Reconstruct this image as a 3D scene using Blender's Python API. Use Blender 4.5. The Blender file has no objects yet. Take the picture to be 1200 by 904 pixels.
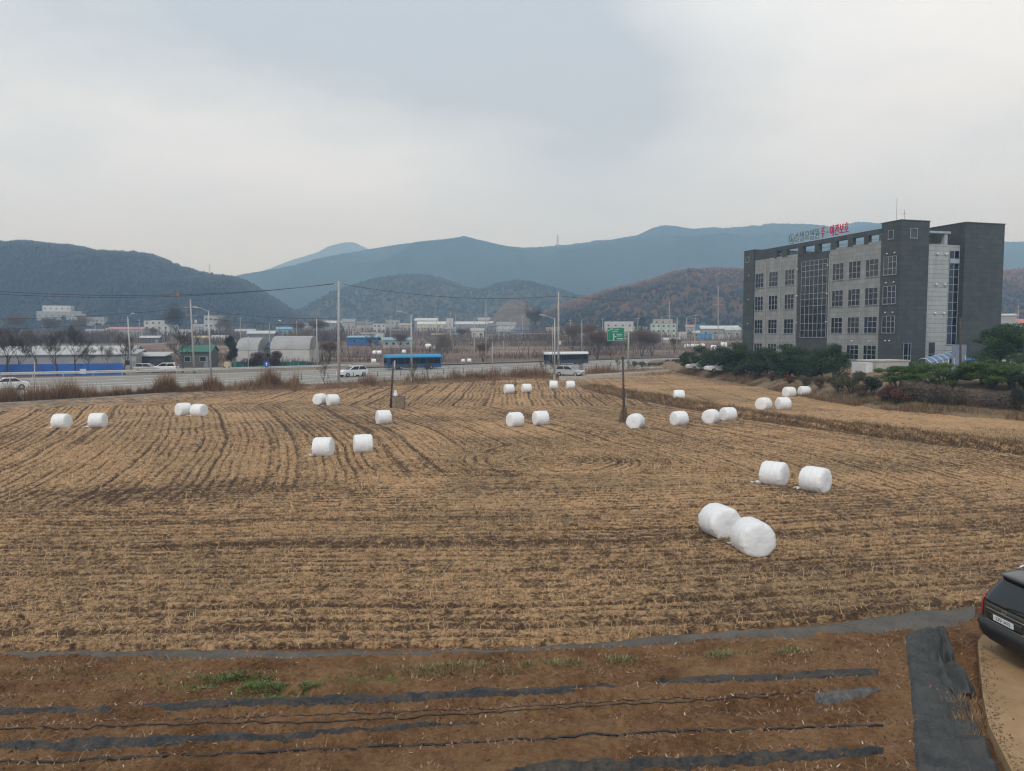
import bpy, math, random
import numpy as np
from mathutils import Vector, Matrix, Euler

random.seed(7)
RNG = np.random.default_rng(11)
SC = bpy.context.scene
COL = SC.collection
PI = math.pi

# ------------------------------------------------------------------ camera
FPX, CX, CY, HOR, CAMZ = 900.0, 600.0, 452.0, 392.0, 7.0
PITCH = math.atan((CY - HOR) / FPX)
SP, CP = math.sin(PITCH), math.cos(PITCH)

def ray(px, py):
    a, b = (px - CX) / FPX, (CY - py) / FPX
    return Vector((a, CP + b * SP, -SP + b * CP))

def G(px, py, z=0.0):
    """point on the level z seen at this place of the photograph"""
    r = ray(px, py)
    t = (z - CAMZ) / r.z
    return Vector((r.x * t, r.y * t, z))

def WD(px, py, d):
    """point at depth d"""
    r = ray(px, py)
    t = d / r.y
    return Vector((r.x * t, d, CAMZ + r.z * t))

cam = bpy.data.cameras.new('camera')
cam.sensor_width = 36.0
cam.lens = 36.0 * FPX / 1200.0
cam.clip_start, cam.clip_end = 0.1, 20000
camo = bpy.data.objects.new('camera', cam)
camo.location = (0, 0, CAMZ)
camo.rotation_euler = (PI / 2 - PITCH, 0, 0)
COL.objects.link(camo)
SC.camera = camo

# ------------------------------------------------------------------ noise
def _hash(ix, iy, seed):
    h = (ix.astype(np.int64) * 374761393 + iy.astype(np.int64) * 668265263 + seed * 974634777) & 0xFFFFFFFF
    h = ((h ^ (h >> 13)) * 1274126177) & 0xFFFFFFFF
    h = h ^ (h >> 16)
    return (h & 0xFFFF) / 65535.0

def vnoise(x, y, seed=0):
    x, y = np.asarray(x, float), np.asarray(y, float)
    ix, iy = np.floor(x), np.floor(y)
    fx, fy = x - ix, y - iy
    fx, fy = fx * fx * (3 - 2 * fx), fy * fy * (3 - 2 * fy)
    a, b = _hash(ix, iy, seed), _hash(ix + 1, iy, seed)
    c, d = _hash(ix, iy + 1, seed), _hash(ix + 1, iy + 1, seed)
    return (a + (b - a) * fx) * (1 - fy) + (c + (d - c) * fx) * fy

def fbm(x, y, seed=0, octv=4):
    s, amp, tot = 0, 1.0, 0
    x, y = np.asarray(x, float), np.asarray(y, float)
    for k in range(octv):
        s = s + amp * vnoise(x, y, seed + 17 * k)
        tot += amp
        amp *= .5
        x, y = x * 2.03 + 5.3, y * 2.03 + 1.7
    return s / tot

def sstep(a, b, x):
    t = np.clip((np.asarray(x, float) - a) / (b - a), 0, 1)
    return t * t * (3 - 2 * t)

# ------------------------------------------------------------------ materials
class NT:
    def __init__(self, mat):
        self.t = mat.node_tree
        self.N, self.L = self.t.nodes, self.t.links
    def new(self, typ, **kw):
        n = self.N.new(typ)
        for k, v in kw.items():
            setattr(n, k, v)
        return n
    def link(self, a, b):
        self.L.new(a, b)
    def noise(self, vec, scale, detail=3, rough=.55):
        n = self.new('ShaderNodeTexNoise')
        n.inputs['Scale'].default_value = scale
        n.inputs['Detail'].default_value = detail
        n.inputs['Roughness'].default_value = rough
        if vec is not None:
            self.link(vec, n.inputs['Vector'])
        return n.outputs['Fac']
    def ramp(self, fac, stops):
        n = self.new('ShaderNodeValToRGB')
        cr = n.color_ramp
        while len(cr.elements) < len(stops):
            cr.elements.new(.5)
        for e, (p, c) in zip(cr.elements, stops):
            e.position = p
            e.color = c if len(c) == 4 else (*c, 1)
        self.link(fac, n.inputs['Fac'])
        return n.outputs['Color']
    def math(self, op, a, b=None, clamp=False):
        n = self.new('ShaderNodeMath', operation=op, use_clamp=clamp)
        for i, v in enumerate((a, b)):
            if v is None:
                continue
            if isinstance(v, (int, float)):
                n.inputs[i].default_value = v
            else:
                self.link(v, n.inputs[i])
        return n.outputs[0]
    def mix(self, fac, a, b, typ='MIX'):
        n = self.new('ShaderNodeMix', data_type='RGBA', blend_type=typ)
        for i, v in ((0, fac), (6, a), (7, b)):
            if isinstance(v, (int, float)):
                n.inputs[i].default_value = v
            elif isinstance(v, tuple):
                n.inputs[i].default_value = (*v, 1) if len(v) == 3 else v
            else:
                self.link(v, n.inputs[i])
        return n.outputs[2]
    def bump(self, h, dist, strength=1.0):
        n = self.new('ShaderNodeBump')
        n.inputs['Distance'].default_value = dist
        n.inputs['Strength'].default_value = strength
        self.link(h, n.inputs['Height'])
        return n.outputs['Normal']

def newmat(name):
    m = bpy.data.materials.new(name)
    m.use_nodes = True
    nt = NT(m)
    p = nt.N['Principled BSDF']
    return m, nt, p

MATS = {}
def M(name, col, rough=.7, metal=0.0, var=.18, scale=3.0, bump=0.0, spec=.5, coat=0.0):
    """plain procedural material: colour broken up by noise, light bump"""
    if name in MATS:
        return MATS[name]
    m, nt, p = newmat(name)
    tc = nt.new('ShaderNodeTexCoord')
    f = nt.noise(tc.outputs['Object'], scale, 5)
    lo = tuple(max(0, c * (1 - var * 1.6)) for c in col)
    hi = tuple(min(1, c * (1 + var * 1.6)) for c in col)
    c = nt.ramp(f, [(.25, lo), (.75, hi)])
    nt.link(c, p.inputs['Base Color'])
    p.inputs['Roughness'].default_value = rough
    p.inputs['Metallic'].default_value = metal
    p.inputs['Specular IOR Level'].default_value = spec
    p.inputs['Coat Weight'].default_value = coat
    if bump:
        nt.link(nt.bump(nt.noise(tc.outputs['Object'], scale * 6, 4), bump), p.inputs['Normal'])
    MATS[name] = m
    return m

# ------------------------------------------------------------------ mesh building
class MB:
    def __init__(self):
        self.v, self.f, self.mi = [], [], []
    def add(self, vs, fs, mi=0):
        o = len(self.v)
        self.v += [tuple(x) for x in vs]
        self.f += [tuple(i + o for i in f) for f in fs]
        self.mi += [mi] * len(fs)
        return self
    def box(self, c, s, rz=0.0, mi=0, rot=None):
        hx, hy, hz = s[0] / 2, s[1] / 2, s[2] / 2
        mt = rot if rot is not None else Matrix.Rotation(rz, 3, 'Z')
        cv = Vector(c)
        vs = [cv + mt @ Vector((x, y, z)) for z in (-hz, hz) for x, y in ((-hx, -hy), (hx, -hy), (hx, hy), (-hx, hy))]
        return self.add(vs, [(3, 2, 1, 0), (4, 5, 6, 7), (0, 1, 5, 4), (1, 2, 6, 5), (2, 3, 7, 6), (3, 0, 4, 7)], mi)
    def box2(self, lo, hi, mi=0):
        return self.box([(a + b) / 2 for a, b in zip(lo, hi)], [abs(b - a) for a, b in zip(lo, hi)], 0, mi)
    def tube(self, pts, rad, n=8, mi=0, cap=True):
        pts = [Vector(p) for p in pts]
        if isinstance(rad, (int, float)):
            rad = [rad] * len(pts)
        vs, fs = [], []
        for i, p in enumerate(pts):
            d = (pts[min(i + 1, len(pts) - 1)] - pts[max(i - 1, 0)])
            d = d.normalized() if d.length > 1e-9 else Vector((0, 0, 1))
            ref = Vector((1, 0, 0)) if abs(d.x) < .8 else Vector((0, 1, 0))
            a = d.cross(ref).normalized()
            b = d.cross(a)
            for k in range(n):
                t = 2 * PI * k / n
                vs.append(p + (a * math.cos(t) + b * math.sin(t)) * rad[i])
        for i in range(len(pts) - 1):
            for k in range(n):
                k2 = (k + 1) % n
                fs.append((i * n + k, i * n + k2, (i + 1) * n + k2, (i + 1) * n + k))
        if cap:
            fs.append(tuple(range(n - 1, -1, -1)))
            fs.append(tuple((len(pts) - 1) * n + k for k in range(n)))
        return self.add(vs, fs, mi)
    def prism(self, poly, axis, a, b, mi=0):
        """polygon (list of 2D points) extruded along an axis from a to b"""
        def P(u, w, t):
            return {'x': (t, u, w), 'y': (u, t, w), 'z': (u, w, t)}[axis]
        n = len(poly)
        vs = [P(u, w, a) for u, w in poly] + [P(u, w, b) for u, w in poly]
        fs = [tuple(range(n))[::-1], tuple(range(n, 2 * n))]
        for k in range(n):
            k2 = (k + 1) % n
            fs.append((k, k2, n + k2, n + k))
        return self.add(vs, fs, mi)
    def grid(self, rows, mi=0, closed=False):
        nr, nc = len(rows), len(rows[0])
        vs = [p for r in rows for p in r]
        fs = []
        for i in range(nr - 1):
            for k in range(nc if closed else nc - 1):
                k2 = (k + 1) % nc
                fs.append((i * nc + k, i * nc + k2, (i + 1) * nc + k2, (i + 1) * nc + k))
        return self.add(vs, fs, mi)
    def ell(self, c, r, mi=0, n=10, m=6):
        rows = []
        for i in range(m + 1):
            t = PI * i / m
            rows.append([(c[0] + r[0] * math.sin(t) * math.cos(2 * PI * k / n),
                          c[1] + r[1] * math.sin(t) * math.sin(2 * PI * k / n),
                          c[2] - r[2] * math.cos(t)) for k in range(n)])
        return self.grid(rows, mi, True)
    def build(self, name, mats, parent=None, smooth=False, bevel=0.0, loc=None):
        me = bpy.data.meshes.new(name)
        me.from_pydata(self.v, [], self.f)
        if not isinstance(mats, (list, tuple)):
            mats = [mats]
        for m in mats:
            me.materials.append(m)
        if len(mats) > 1:
            me.polygons.foreach_set('material_index', self.mi)
        if smooth:
            me.polygons.foreach_set('use_smooth', [True] * len(me.polygons))
        me.update()
        o = bpy.data.objects.new(name, me)
        COL.objects.link(o)
        if bevel:
            bv = o.modifiers.new('bevel', 'BEVEL')
            bv.width, bv.segments, bv.limit_method = bevel, 2, 'ANGLE'
        if parent:
            o.parent = parent
        if loc is not None:
            o.location = loc
        return o

def arr_obj(name, V, F, mat, parent=None, smooth=False, mi=None, attrs=None):
    """mesh object straight from numpy arrays"""
    me = bpy.data.meshes.new(name)
    V = np.asarray(V, np.float32)
    F = np.asarray(F, np.int32)
    k = F.shape[1]
    me.vertices.add(len(V))
    me.vertices.foreach_set('co', V.ravel())
    me.loops.add(F.size)
    me.loops.foreach_set('vertex_index', F.ravel())
    me.polygons.add(len(F))
    me.polygons.foreach_set('loop_start', np.arange(0, F.size, k, dtype=np.int32))
    me.polygons.foreach_set('loop_total', np.full(len(F), k, np.int32))
    for m in (mat if isinstance(mat, (list, tuple)) else [mat]):
        me.materials.append(m)
    if mi is not None:
        me.polygons.foreach_set('material_index', np.asarray(mi, np.int32))
    if smooth:
        me.polygons.foreach_set('use_smooth', np.ones(len(F), bool))
    for nm, (typ, dat) in (attrs or {}).items():
        a = me.attributes.new(nm, typ, 'POINT')
        a.data.foreach_set({'FLOAT': 'value', 'FLOAT_VECTOR': 'vector', 'FLOAT_COLOR': 'color'}[typ], np.asarray(dat, np.float32).ravel())
    me.update(calc_edges=True)
    o = bpy.data.objects.new(name, me)
    COL.objects.link(o)
    if parent:
        o.parent = parent
    return o

def tag(o, label, cat, group=None, kind=None):
    if label: o['label'] = label
    if cat: o['category'] = cat
    if group: o['group'] = group
    if kind: o['kind'] = kind
    return o

def thing(name, label, cat, loc=(0, 0, 0), rz=0.0, group=None):
    o = bpy.data.objects.new(name, None)
    COL.objects.link(o)
    o.empty_display_size = .2
    o.location = loc
    o.rotation_euler = (0, 0, rz)
    return tag(o, label, cat, group)

def dup(o, parent=None):
    c = o.copy()
    COL.objects.link(c)
    if parent:
        c.parent = parent
    for ch in list(o.children):
        dup(ch, c)
    return c

class Kind:
    """a prototype that is used itself the first time and copied after that"""
    def __init__(self, maker):
        self.maker, self.root = maker, None
    def put(self, label, cat, loc, rz=0, sc=1, group=None):
        if self.root is None:
            self.root = o = self.maker()
        else:
            o = dup(self.root)
        o.location = loc
        o.rotation_euler = (0, 0, rz)
        o.scale = (sc, sc, sc) if isinstance(sc, (int, float)) else sc
        for k in ('group',):
            if k in o: del o[k]
        return tag(o, label, cat, group)

def structure(o):
    o['kind'] = 'structure'
    return o

def blades(P, L, Wd, lean, tint_n=None, rng=RNG, az=None):
    """thin grass blades: arrays of base points; returns V,F (triangles as quads strip) and per-vertex tint"""
    n = len(P)
    a = rng.uniform(0, 2 * PI, n) if az is None else az
    dx, dy = np.cos(a), np.sin(a)
    hz = np.cos(lean) * L
    hx = np.sin(lean) * L
    tip = P + np.stack([dx * hx, dy * hx, hz], 1)
    w = np.stack([-dy * Wd / 2, dx * Wd / 2, np.zeros(n)], 1)
    V = np.stack([P - w, P + w, tip + w * .35, tip - w * .35], 1).reshape(-1, 3)
    F = np.arange(4 * n).reshape(n, 4)
    t = np.repeat(rng.uniform(0, 1, n), 4)
    return V, F, t

def tintmat(name, stops, rough=.8, trans=0.0):
    m, nt, p = newmat(name)
    at = nt.new('ShaderNodeAttribute', attribute_name='tint')
    c = nt.ramp(at.outputs['Fac'], stops)
    nt.link(c, p.inputs['Base Color'])
    p.inputs['Roughness'].default_value = rough
    p.inputs['Specular IOR Level'].default_value = .25
    return m

def text_mesh(txt, size, depth, parent, name, mat, mtx, align='CENTER', xs=1.0):
    cu = bpy.data.curves.new('lettering', 'FONT')
    cu.body = txt
    cu.size = size
    cu.extrude = depth
    cu.align_x = align
    cu.align_y = 'CENTER'
    t = bpy.data.objects.new('lettering', cu)
    COL.objects.link(t)
    dg = bpy.context.evaluated_depsgraph_get()
    me = bpy.data.meshes.new_from_object(t.evaluated_get(dg))
    bpy.data.objects.remove(t)
    me.materials.clear()
    me.materials.append(mat)
    me.transform(Matrix.Diagonal((xs, 1, 1, 1)))
    me.transform(mtx)
    o = bpy.data.objects.new(name, me)
    COL.objects.link(o)
    o.parent = parent
    return o
# ------------------------------------------------------------------ world, sun, air
SUN_EL, SUN_AZ = math.radians(48), math.radians(205)     # azimuth clockwise from +Y
w = bpy.data.worlds.new('World')
SC.world = w
w.use_nodes = True
wt = NT(w)
bg = wt.N['Background']
sky = wt.new('ShaderNodeTexSky', sky_type='NISHITA')
sky.sun_disc = False
sky.sun_elevation = SUN_EL
sky.sun_rotation = SUN_AZ
tc = wt.new('ShaderNodeTexCoord')
sep = wt.new('ShaderNodeSeparateXYZ')
wt.link(tc.outputs['Generated'], sep.inputs[0])
zc = wt.math('MAXIMUM', sep.outputs['Z'], 0.0)
den = wt.math('ADD', zc, .16)
u = wt.math('DIVIDE', sep.outputs['X'], den)
v = wt.math('DIVIDE', sep.outputs['Y'], den)
comb = wt.new('ShaderNodeCombineXYZ')
wt.link(wt.math('MULTIPLY', u, .8), comb.inputs[0])
wt.link(wt.math('MULTIPLY', v, 1.0), comb.inputs[1])
comb.inputs[2].default_value = 3.7
def wnoise(scale, off, detail, rough, dist=0.0):
    mp = wt.new('ShaderNodeMapping')
    mp.inputs['Location'].default_value = off
    wt.link(comb.outputs[0], mp.inputs['Vector'])
    n = wt.new('ShaderNodeTexNoise')
    n.inputs['Scale'].default_value = scale
    n.inputs['Detail'].default_value = detail
    n.inputs['Roughness'].default_value = rough
    n.inputs['Distortion'].default_value = dist
    wt.link(mp.outputs[0], n.inputs['Vector'])
    return n.outputs['Fac']
n1 = wnoise(.42, (.3, .9, 0), 6, .52, .35)
n2 = wnoise(1.3, (4.1, 2.2, 0), 6, .55, .2)
n3 = wnoise(3.1, (1.7, 8.2, 0), 7, .6, .5)
cl = wt.math('ADD', wt.math('MULTIPLY', n1, .95), wt.math('SUBTRACT', wt.math('ADD', wt.math('MULTIPLY', n2, .62), wt.math('MULTIPLY', n3, .30)), .435))
# a broad thin place in the cloud layer towards the left of the valley, thick cloud overhead and right
def lobe(direction, width, gain):
    d = wt.new('ShaderNodeVectorMath', operation='DISTANCE')
    wt.link(tc.outputs['Generated'], d.inputs[0])
    d.inputs[1].default_value = Vector(direction).normalized()
    g = wt.math('SUBTRACT', 1.0, wt.math('DIVIDE', d.outputs['Value'], width), clamp=True)
    g = wt.math('MULTIPLY', wt.math('MULTIPLY', g, g), wt.math('SUBTRACT', 3.0, wt.math('MULTIPLY', g, 2.0)))
    return wt.math('MULTIPLY', g, gain)
for d_, w_, g_ in (((-.50, 1, .25), .42, .16), ((-.17, 1, .22), .30, .13), ((.50, 1, .30), .42, .15), ((-.62, 1, .47), .30, -.15), ((-.42, 1, .42), .27, -.22), ((-.20, 1, .38), .28, -.23), ((.02, 1, .33), .26, -.22), ((.17, 1, .25), .24, -.17), ((.06, 1, .52), .30, -.12)):
    cl = wt.math('ADD', cl, lobe(d_, w_, g_))
ccol = wt.ramp(cl, [(.26, (.43, .49, .56)), (.40, (.535, .595, .655)), (.53, (.61, .67, .72)), (.66, (.70, .765, .81)), (.82, (.80, .855, .89))])
# warmer, paler air low over the ridges
lowf = wt.math('SUBTRACT', 1.0, wt.math('DIVIDE', zc, .26), clamp=True)
ccol = wt.mix(wt.math('MULTIPLY', lowf, .95), ccol, (.565, .775, 1.06))
SKYK = 11.0
cc = wt.new('ShaderNodeVectorMath', operation='SCALE')
wt.link(ccol, cc.inputs[0])
cc.inputs['Scale'].default_value = SKYK
mixs = wt.mix(.94, sky.outputs[0], cc.outputs[0])
wt.link(mixs, bg.inputs['Color'])
bg.inputs['Strength'].default_value = .1

sl = bpy.data.lights.new('sun', 'SUN')
sl.energy = 1.35
sl.angle = math.radians(16)
sl.color = (1, .955, .9)
so = bpy.data.objects.new('sun', sl)
so.rotation_euler = Euler((PI / 2 - SUN_EL, 0, -SUN_AZ + PI), 'XYZ')
so.location = (-30, -60, 90)
COL.objects.link(so)

SC.view_settings.view_transform = 'Standard'
SC.view_settings.look = 'None'
SC.view_settings.gamma = 1
SC.view_settings.exposure = .27
SC.render.engine = 'CYCLES'
SC.cycles.use_denoising = True
SC.cycles.filter_width = 1.2
SC.cycles.max_bounces = 5
SC.cycles.diffuse_bounces = 3
SC.cycles.glossy_bounces = 3
SC.cycles.volume_bounces = 2

hz = MB().box2((-5000, -300, -2.5), (5000, 4950, 640))
hm = bpy.data.materials.new('haze')
hm.use_nodes = True
ht = NT(hm)
ht.N.remove(ht.N['Principled BSDF'])
pv = ht.new('ShaderNodeVolumePrincipled')
pv.inputs['Color'].default_value = (.42, .70, 1.0, 1)
pv.inputs['Absorption Color'].default_value = (1, 1, 1, 1)
pv.inputs['Density'].default_value = .00046
pv.inputs['Anisotropy'].default_value = .1
ht.link(pv.outputs[0], ht.N['Material Output'].inputs['Volume'])
hob = hz.build('haze', hm)
hob['kind'] = 'stuff'
hob['label'] = 'thin blue autumn haze filling the whole valley air'

# ------------------------------------------------------------------ ground sheet
def zg(y):
    y = np.asarray(y, float)
    return .0 + np.clip(y - 190, 0, 620) * .0195
def ground_z(x, y):
    z = np.where(np.asarray(y) < 92, -.45, zg(y) - .05)
    return z
def B2(px, pyb):
    """depth on the rising valley floor whose foot shows at row pyb"""
    lo, hi = 100.0, 790.0
    for _ in range(50):
        m = (lo + hi) / 2
        py = CY - FPX * ((float(zg(m)) - CAMZ) * CP + m * SP) / (m * CP - (float(zg(m)) - CAMZ) * SP)
        if py > pyb: lo = m
        else: hi = m
    d = (lo + hi) / 2
    return WD(px, pyb, d)

ys = np.concatenate([np.arange(-200, 80, 40), np.linspace(80, 100, 5), np.arange(110, 900, 12), np.arange(900, 5001, 200)])
xs = np.concatenate([np.arange(-4800, -600, 300), np.arange(-600, 601, 12), np.arange(900, 4801, 300)])
XX, YY = np.meshgrid(xs, ys)
ZZ = ground_z(XX, YY) + np.where(YY > 150, (fbm(XX / 40, YY / 40, 3) - .5) * .6, 0)
nr, nc = XX.shape
def gridfaces(nr, nc):
    i = np.arange(nr * nc).reshape(nr, nc)
    return np.stack([i[:-1, :-1], i[:-1, 1:], i[1:, 1:], i[1:, :-1]], -1).reshape(-1, 4)
gm, nt, p = newmat('valley_ground')
tcn = nt.new('ShaderNodeTexCoord')
mp = nt.new('ShaderNodeMapping')
mp.inputs['Scale'].default_value = (.016, .06, 1)
mp.inputs['Rotation'].default_value = (0, 0, .22)
nt.link(tcn.outputs['Object'], mp.inputs['Vector'])
vo = nt.new('ShaderNodeTexVoronoi')
vo.inputs['Scale'].default_value = 1.0
nt.link(mp.outputs[0], vo.inputs['Vector'])
sepc = nt.new('ShaderNodeSeparateColor')
nt.link(vo.outputs['Color'], sepc.inputs[0])
patch = nt.ramp(sepc.outputs[0], [(0, (.11, .068, .05)), (.25, (.17, .105, .072)), (.42, (.25, .175, .115)), (.6, (.14, .08, .066)), (.78, (.095, .075, .048)), (.9, (.30, .225, .15)), (1, (.18, .13, .085))])
fine = nt.noise(tcn.outputs['Object'], .35, 6, .65)
c = nt.mix(nt.math('MULTIPLY', nt.math('SUBTRACT', fine, .42), 2.6, clamp=True), patch, (.10, .070, .052))
nt.link(c, p.inputs['Base Color'])
p.inputs['Roughness'].default_value = .95
structure(arr_obj('ground', np.stack([XX, YY, ZZ], -1).reshape(-1, 3), gridfaces(nr, nc), gm, smooth=True))

# ------------------------------------------------------------------ hills
def forest_mat(name, stops, dark, seed, s1=.006, s2=.03, bias=.5, grey=(.13, .115, .105), bd=5.0):
    m, nt, p = newmat(name)
    t = nt.new('ShaderNodeTexCoord')
    mp = nt.new('ShaderNodeMapping')
    mp.inputs['Location'].default_value = (seed * 31.7, seed * 11.1, 0)
    nt.link(t.outputs['Object'], mp.inputs['Vector'])
    a = nt.noise(mp.outputs[0], s1, 6, .6)
    b = nt.noise(mp.outputs[0], s2, 5, .7)
    cr = nt.noise(mp.outputs[0], .16, 4, .75)
    col = nt.ramp(nt.math('ADD', nt.math('MULTIPLY', a, .6), nt.math('MULTIPLY', b, .4)), stops)
    pine = nt.math('MULTIPLY', nt.math('SUBTRACT', nt.noise(mp.outputs[0], s1 * 1.7, 7, .65), bias), 9.0, clamp=True)
    col = nt.mix(pine, col, dark)
    col = nt.mix(nt.math('MULTIPLY', nt.math('SUBTRACT', cr, .45), 1.6, clamp=True), col, grey)
    nt.link(col, p.inputs['Base Color'])
    p.inputs['Roughness'].default_value = 1
    p.inputs['Specular IOR Level'].default_value = 0
    nt.link(nt.bump(nt.math('ADD', nt.math('ADD', cr, b), nt.math('MULTIPLY', a, bd * .3)), bd), p.inputs['Normal'])
    return m

HILLS = {}
def hill(name, pts, D, wf, wb, mat, seed, na=420, nd=70, spur=.30, fuzz=1.2, base=None):
    px = np.linspace(pts[0][0], pts[-1][0], na)
    py = np.interp(px, [q[0] for q in pts], [q[1] for q in pts])
    k = np.ones(9) / 9
    pys = np.convolve(np.pad(py, 4, mode='edge'), k, 'valid')
    zc_ = np.array([WD(a, b, D).z for a, b in zip(px, pys)])
    t = (px - CX) / FPX / CP
    s = np.concatenate([np.linspace(0, 1, nd), 1 + np.linspace(0, 1, nd // 3)[1:]])
    S, T = np.meshgrid(s, t, indexing='ij')
    Z0 = np.broadcast_to(zc_, S.shape)
    Y = np.where(S <= 1, D - wf * (1 - S), D + wb * (S - 1))
    X = T * D + (T * (Y - D)) * .55
    prof = np.where(S <= 1, .5 - .5 * np.cos(PI * np.clip(S, 0, 1) ** .9), .5 + .5 * np.cos(PI * (S - 1)))
    zb = (zg(Y) if base is None else base) - 6
    sc = wf / 3.2
    rid = 1 - np.abs(2 * fbm(X / sc, Y / (sc * 1.8), seed, 5) - 1)
    damp = np.clip(1.06 - S, 0, 1) * np.clip(S * 3, 0, 1)
    Z = zb + (Z0 - zb) * np.clip(prof * (1 + spur * 1.6 * (rid - .72) * damp * 2.2), 0, 1.02)
    Z = np.where(S < 1, np.minimum(Z, CAMZ + (Z0 - CAMZ) * Y / D - (1 - S) * D * .004), Z)
    Z = Z + (vnoise(X / 7, Y / 7, seed + 5) - .5) * fuzz * 2 * np.clip(S * 4, 0, 1) * D / 900
    o = structure(arr_obj(name, np.stack([X, Y, Z], -1).reshape(-1, 3), gridfaces(len(s), na)[:, ::-1], mat, smooth=True))
    HILLS[name] = (X, Y, Z, S)
    return o

m_bare = forest_mat('forest_bare', [(.3, (0.016, 0.022, 0.033)), (.5, (0.025, 0.031, 0.044)), (.7, (0.031, 0.043, 0.055))], (0.008, 0.019, 0.021), 1, .007, .03, .58, (0.027, 0.038, 0.058))
m_mid = forest_mat('forest_mixed', [(.3, (.055, .058, .045)), (.5, (.085, .078, .058)), (.7, (.12, .10, .08))], (.035, .048, .034), 3, .008, .03, .52, (.10, .092, .082))
m_red = forest_mat('forest_larch', [(.25, (0.043, 0.049, 0.043)), (.45, (0.086, 0.061, 0.048)), (.6, (0.180, 0.098, 0.059)), (.8, (0.115, 0.070, 0.052))], (0.024, 0.041, 0.032), 5, .010, .04, .55, (0.108, 0.082, 0.067))
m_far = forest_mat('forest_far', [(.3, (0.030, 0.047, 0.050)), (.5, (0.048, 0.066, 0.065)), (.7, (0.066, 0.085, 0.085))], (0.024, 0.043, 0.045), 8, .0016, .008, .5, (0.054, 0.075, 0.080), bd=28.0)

terr, nt, p = newmat('terraced_slope')
tcn = nt.new('ShaderNodeTexCoord')
mp = nt.new('ShaderNodeMapping'); mp.inputs['Scale'].default_value = (.004, .004, .30)
nt.link(tcn.outputs['Object'], mp.inputs['Vector'])
n_ = nt.noise(mp.outputs[0], 1.0, 4, .6)
n2_ = nt.noise(tcn.outputs['Object'], .06, 5, .7)
nt.link(nt.ramp(nt.math('ADD', nt.math('MULTIPLY', n_, .6), nt.math('MULTIPLY', n2_, .4)), [(.35, (.06, .05, .042)), (.48, (.10, .078, .062)), (.58, (.17, .13, .10)), (.66, (.12, .085, .07))]), p.inputs['Base Color'])
p.inputs['Roughness'].default_value = 1
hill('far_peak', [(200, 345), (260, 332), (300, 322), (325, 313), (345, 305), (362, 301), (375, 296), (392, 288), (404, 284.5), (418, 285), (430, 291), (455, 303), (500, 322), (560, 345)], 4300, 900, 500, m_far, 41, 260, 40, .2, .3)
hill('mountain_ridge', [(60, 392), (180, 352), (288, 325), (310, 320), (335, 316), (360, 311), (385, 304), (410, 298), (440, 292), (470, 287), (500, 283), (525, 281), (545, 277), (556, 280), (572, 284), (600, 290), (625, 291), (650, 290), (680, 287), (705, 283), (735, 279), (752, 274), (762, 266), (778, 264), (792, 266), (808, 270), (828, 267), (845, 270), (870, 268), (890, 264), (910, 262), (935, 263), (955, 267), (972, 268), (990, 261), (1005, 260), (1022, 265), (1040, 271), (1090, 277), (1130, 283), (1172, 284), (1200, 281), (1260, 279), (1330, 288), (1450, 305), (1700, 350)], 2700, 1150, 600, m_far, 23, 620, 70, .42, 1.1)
hill('wooded_hill', [(300, 392), (335, 380), (362, 366), (385, 352), (405, 342), (425, 335), (445, 329), (468, 325.5), (492, 324.5), (512, 327), (530, 333), (548, 340), (566, 342), (582, 335), (600, 331), (618, 332), (640, 338), (672, 347), (700, 354), (740, 366), (800, 388)], 1450, 520, 260, m_mid, 57, 360, 60, .35, 1.1)
hill('wooded_ridge', [(-560, 392), (-420, 350), (-300, 318), (-180, 300), (-90, 296), (-20, 291), (8, 288.5), (30, 285), (52, 286), (75, 289), (98, 291), (118, 296), (140, 297), (165, 299.5), (188, 302), (205, 309), (222, 317), (240, 321), (258, 322.5), (274, 325), (288, 329), (304, 338), (322, 350), (338, 361), (356, 371), (382, 382), (410, 391)], 1020, 430, 240, m_bare, 77, 520, 80, .34, 1.5)
hill('larch_hill', [(560, 392), (610, 380), (650, 364), (680, 353), (700, 347), (722, 341), (745, 336), (765, 330), (785, 322), (800, 319), (822, 317.5), (845, 318), (868, 320), (890, 323), (930, 328), (980, 332), (1030, 332), (1080, 328), (1130, 324), (1165, 321), (1200, 318), (1250, 314), (1330, 320), (1420, 335), (1520, 360), (1600, 390)], 860, 330, 220, m_red, 91, 460, 70, .30, 1.4)
hill('terraced_hill', [(540, 395), (565, 383), (578, 371), (590, 358), (600, 352), (612, 352), (624, 361), (645, 377), (668, 392)], 720, 120, 90, terr, 13, 140, 50, .25, .9)

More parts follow.
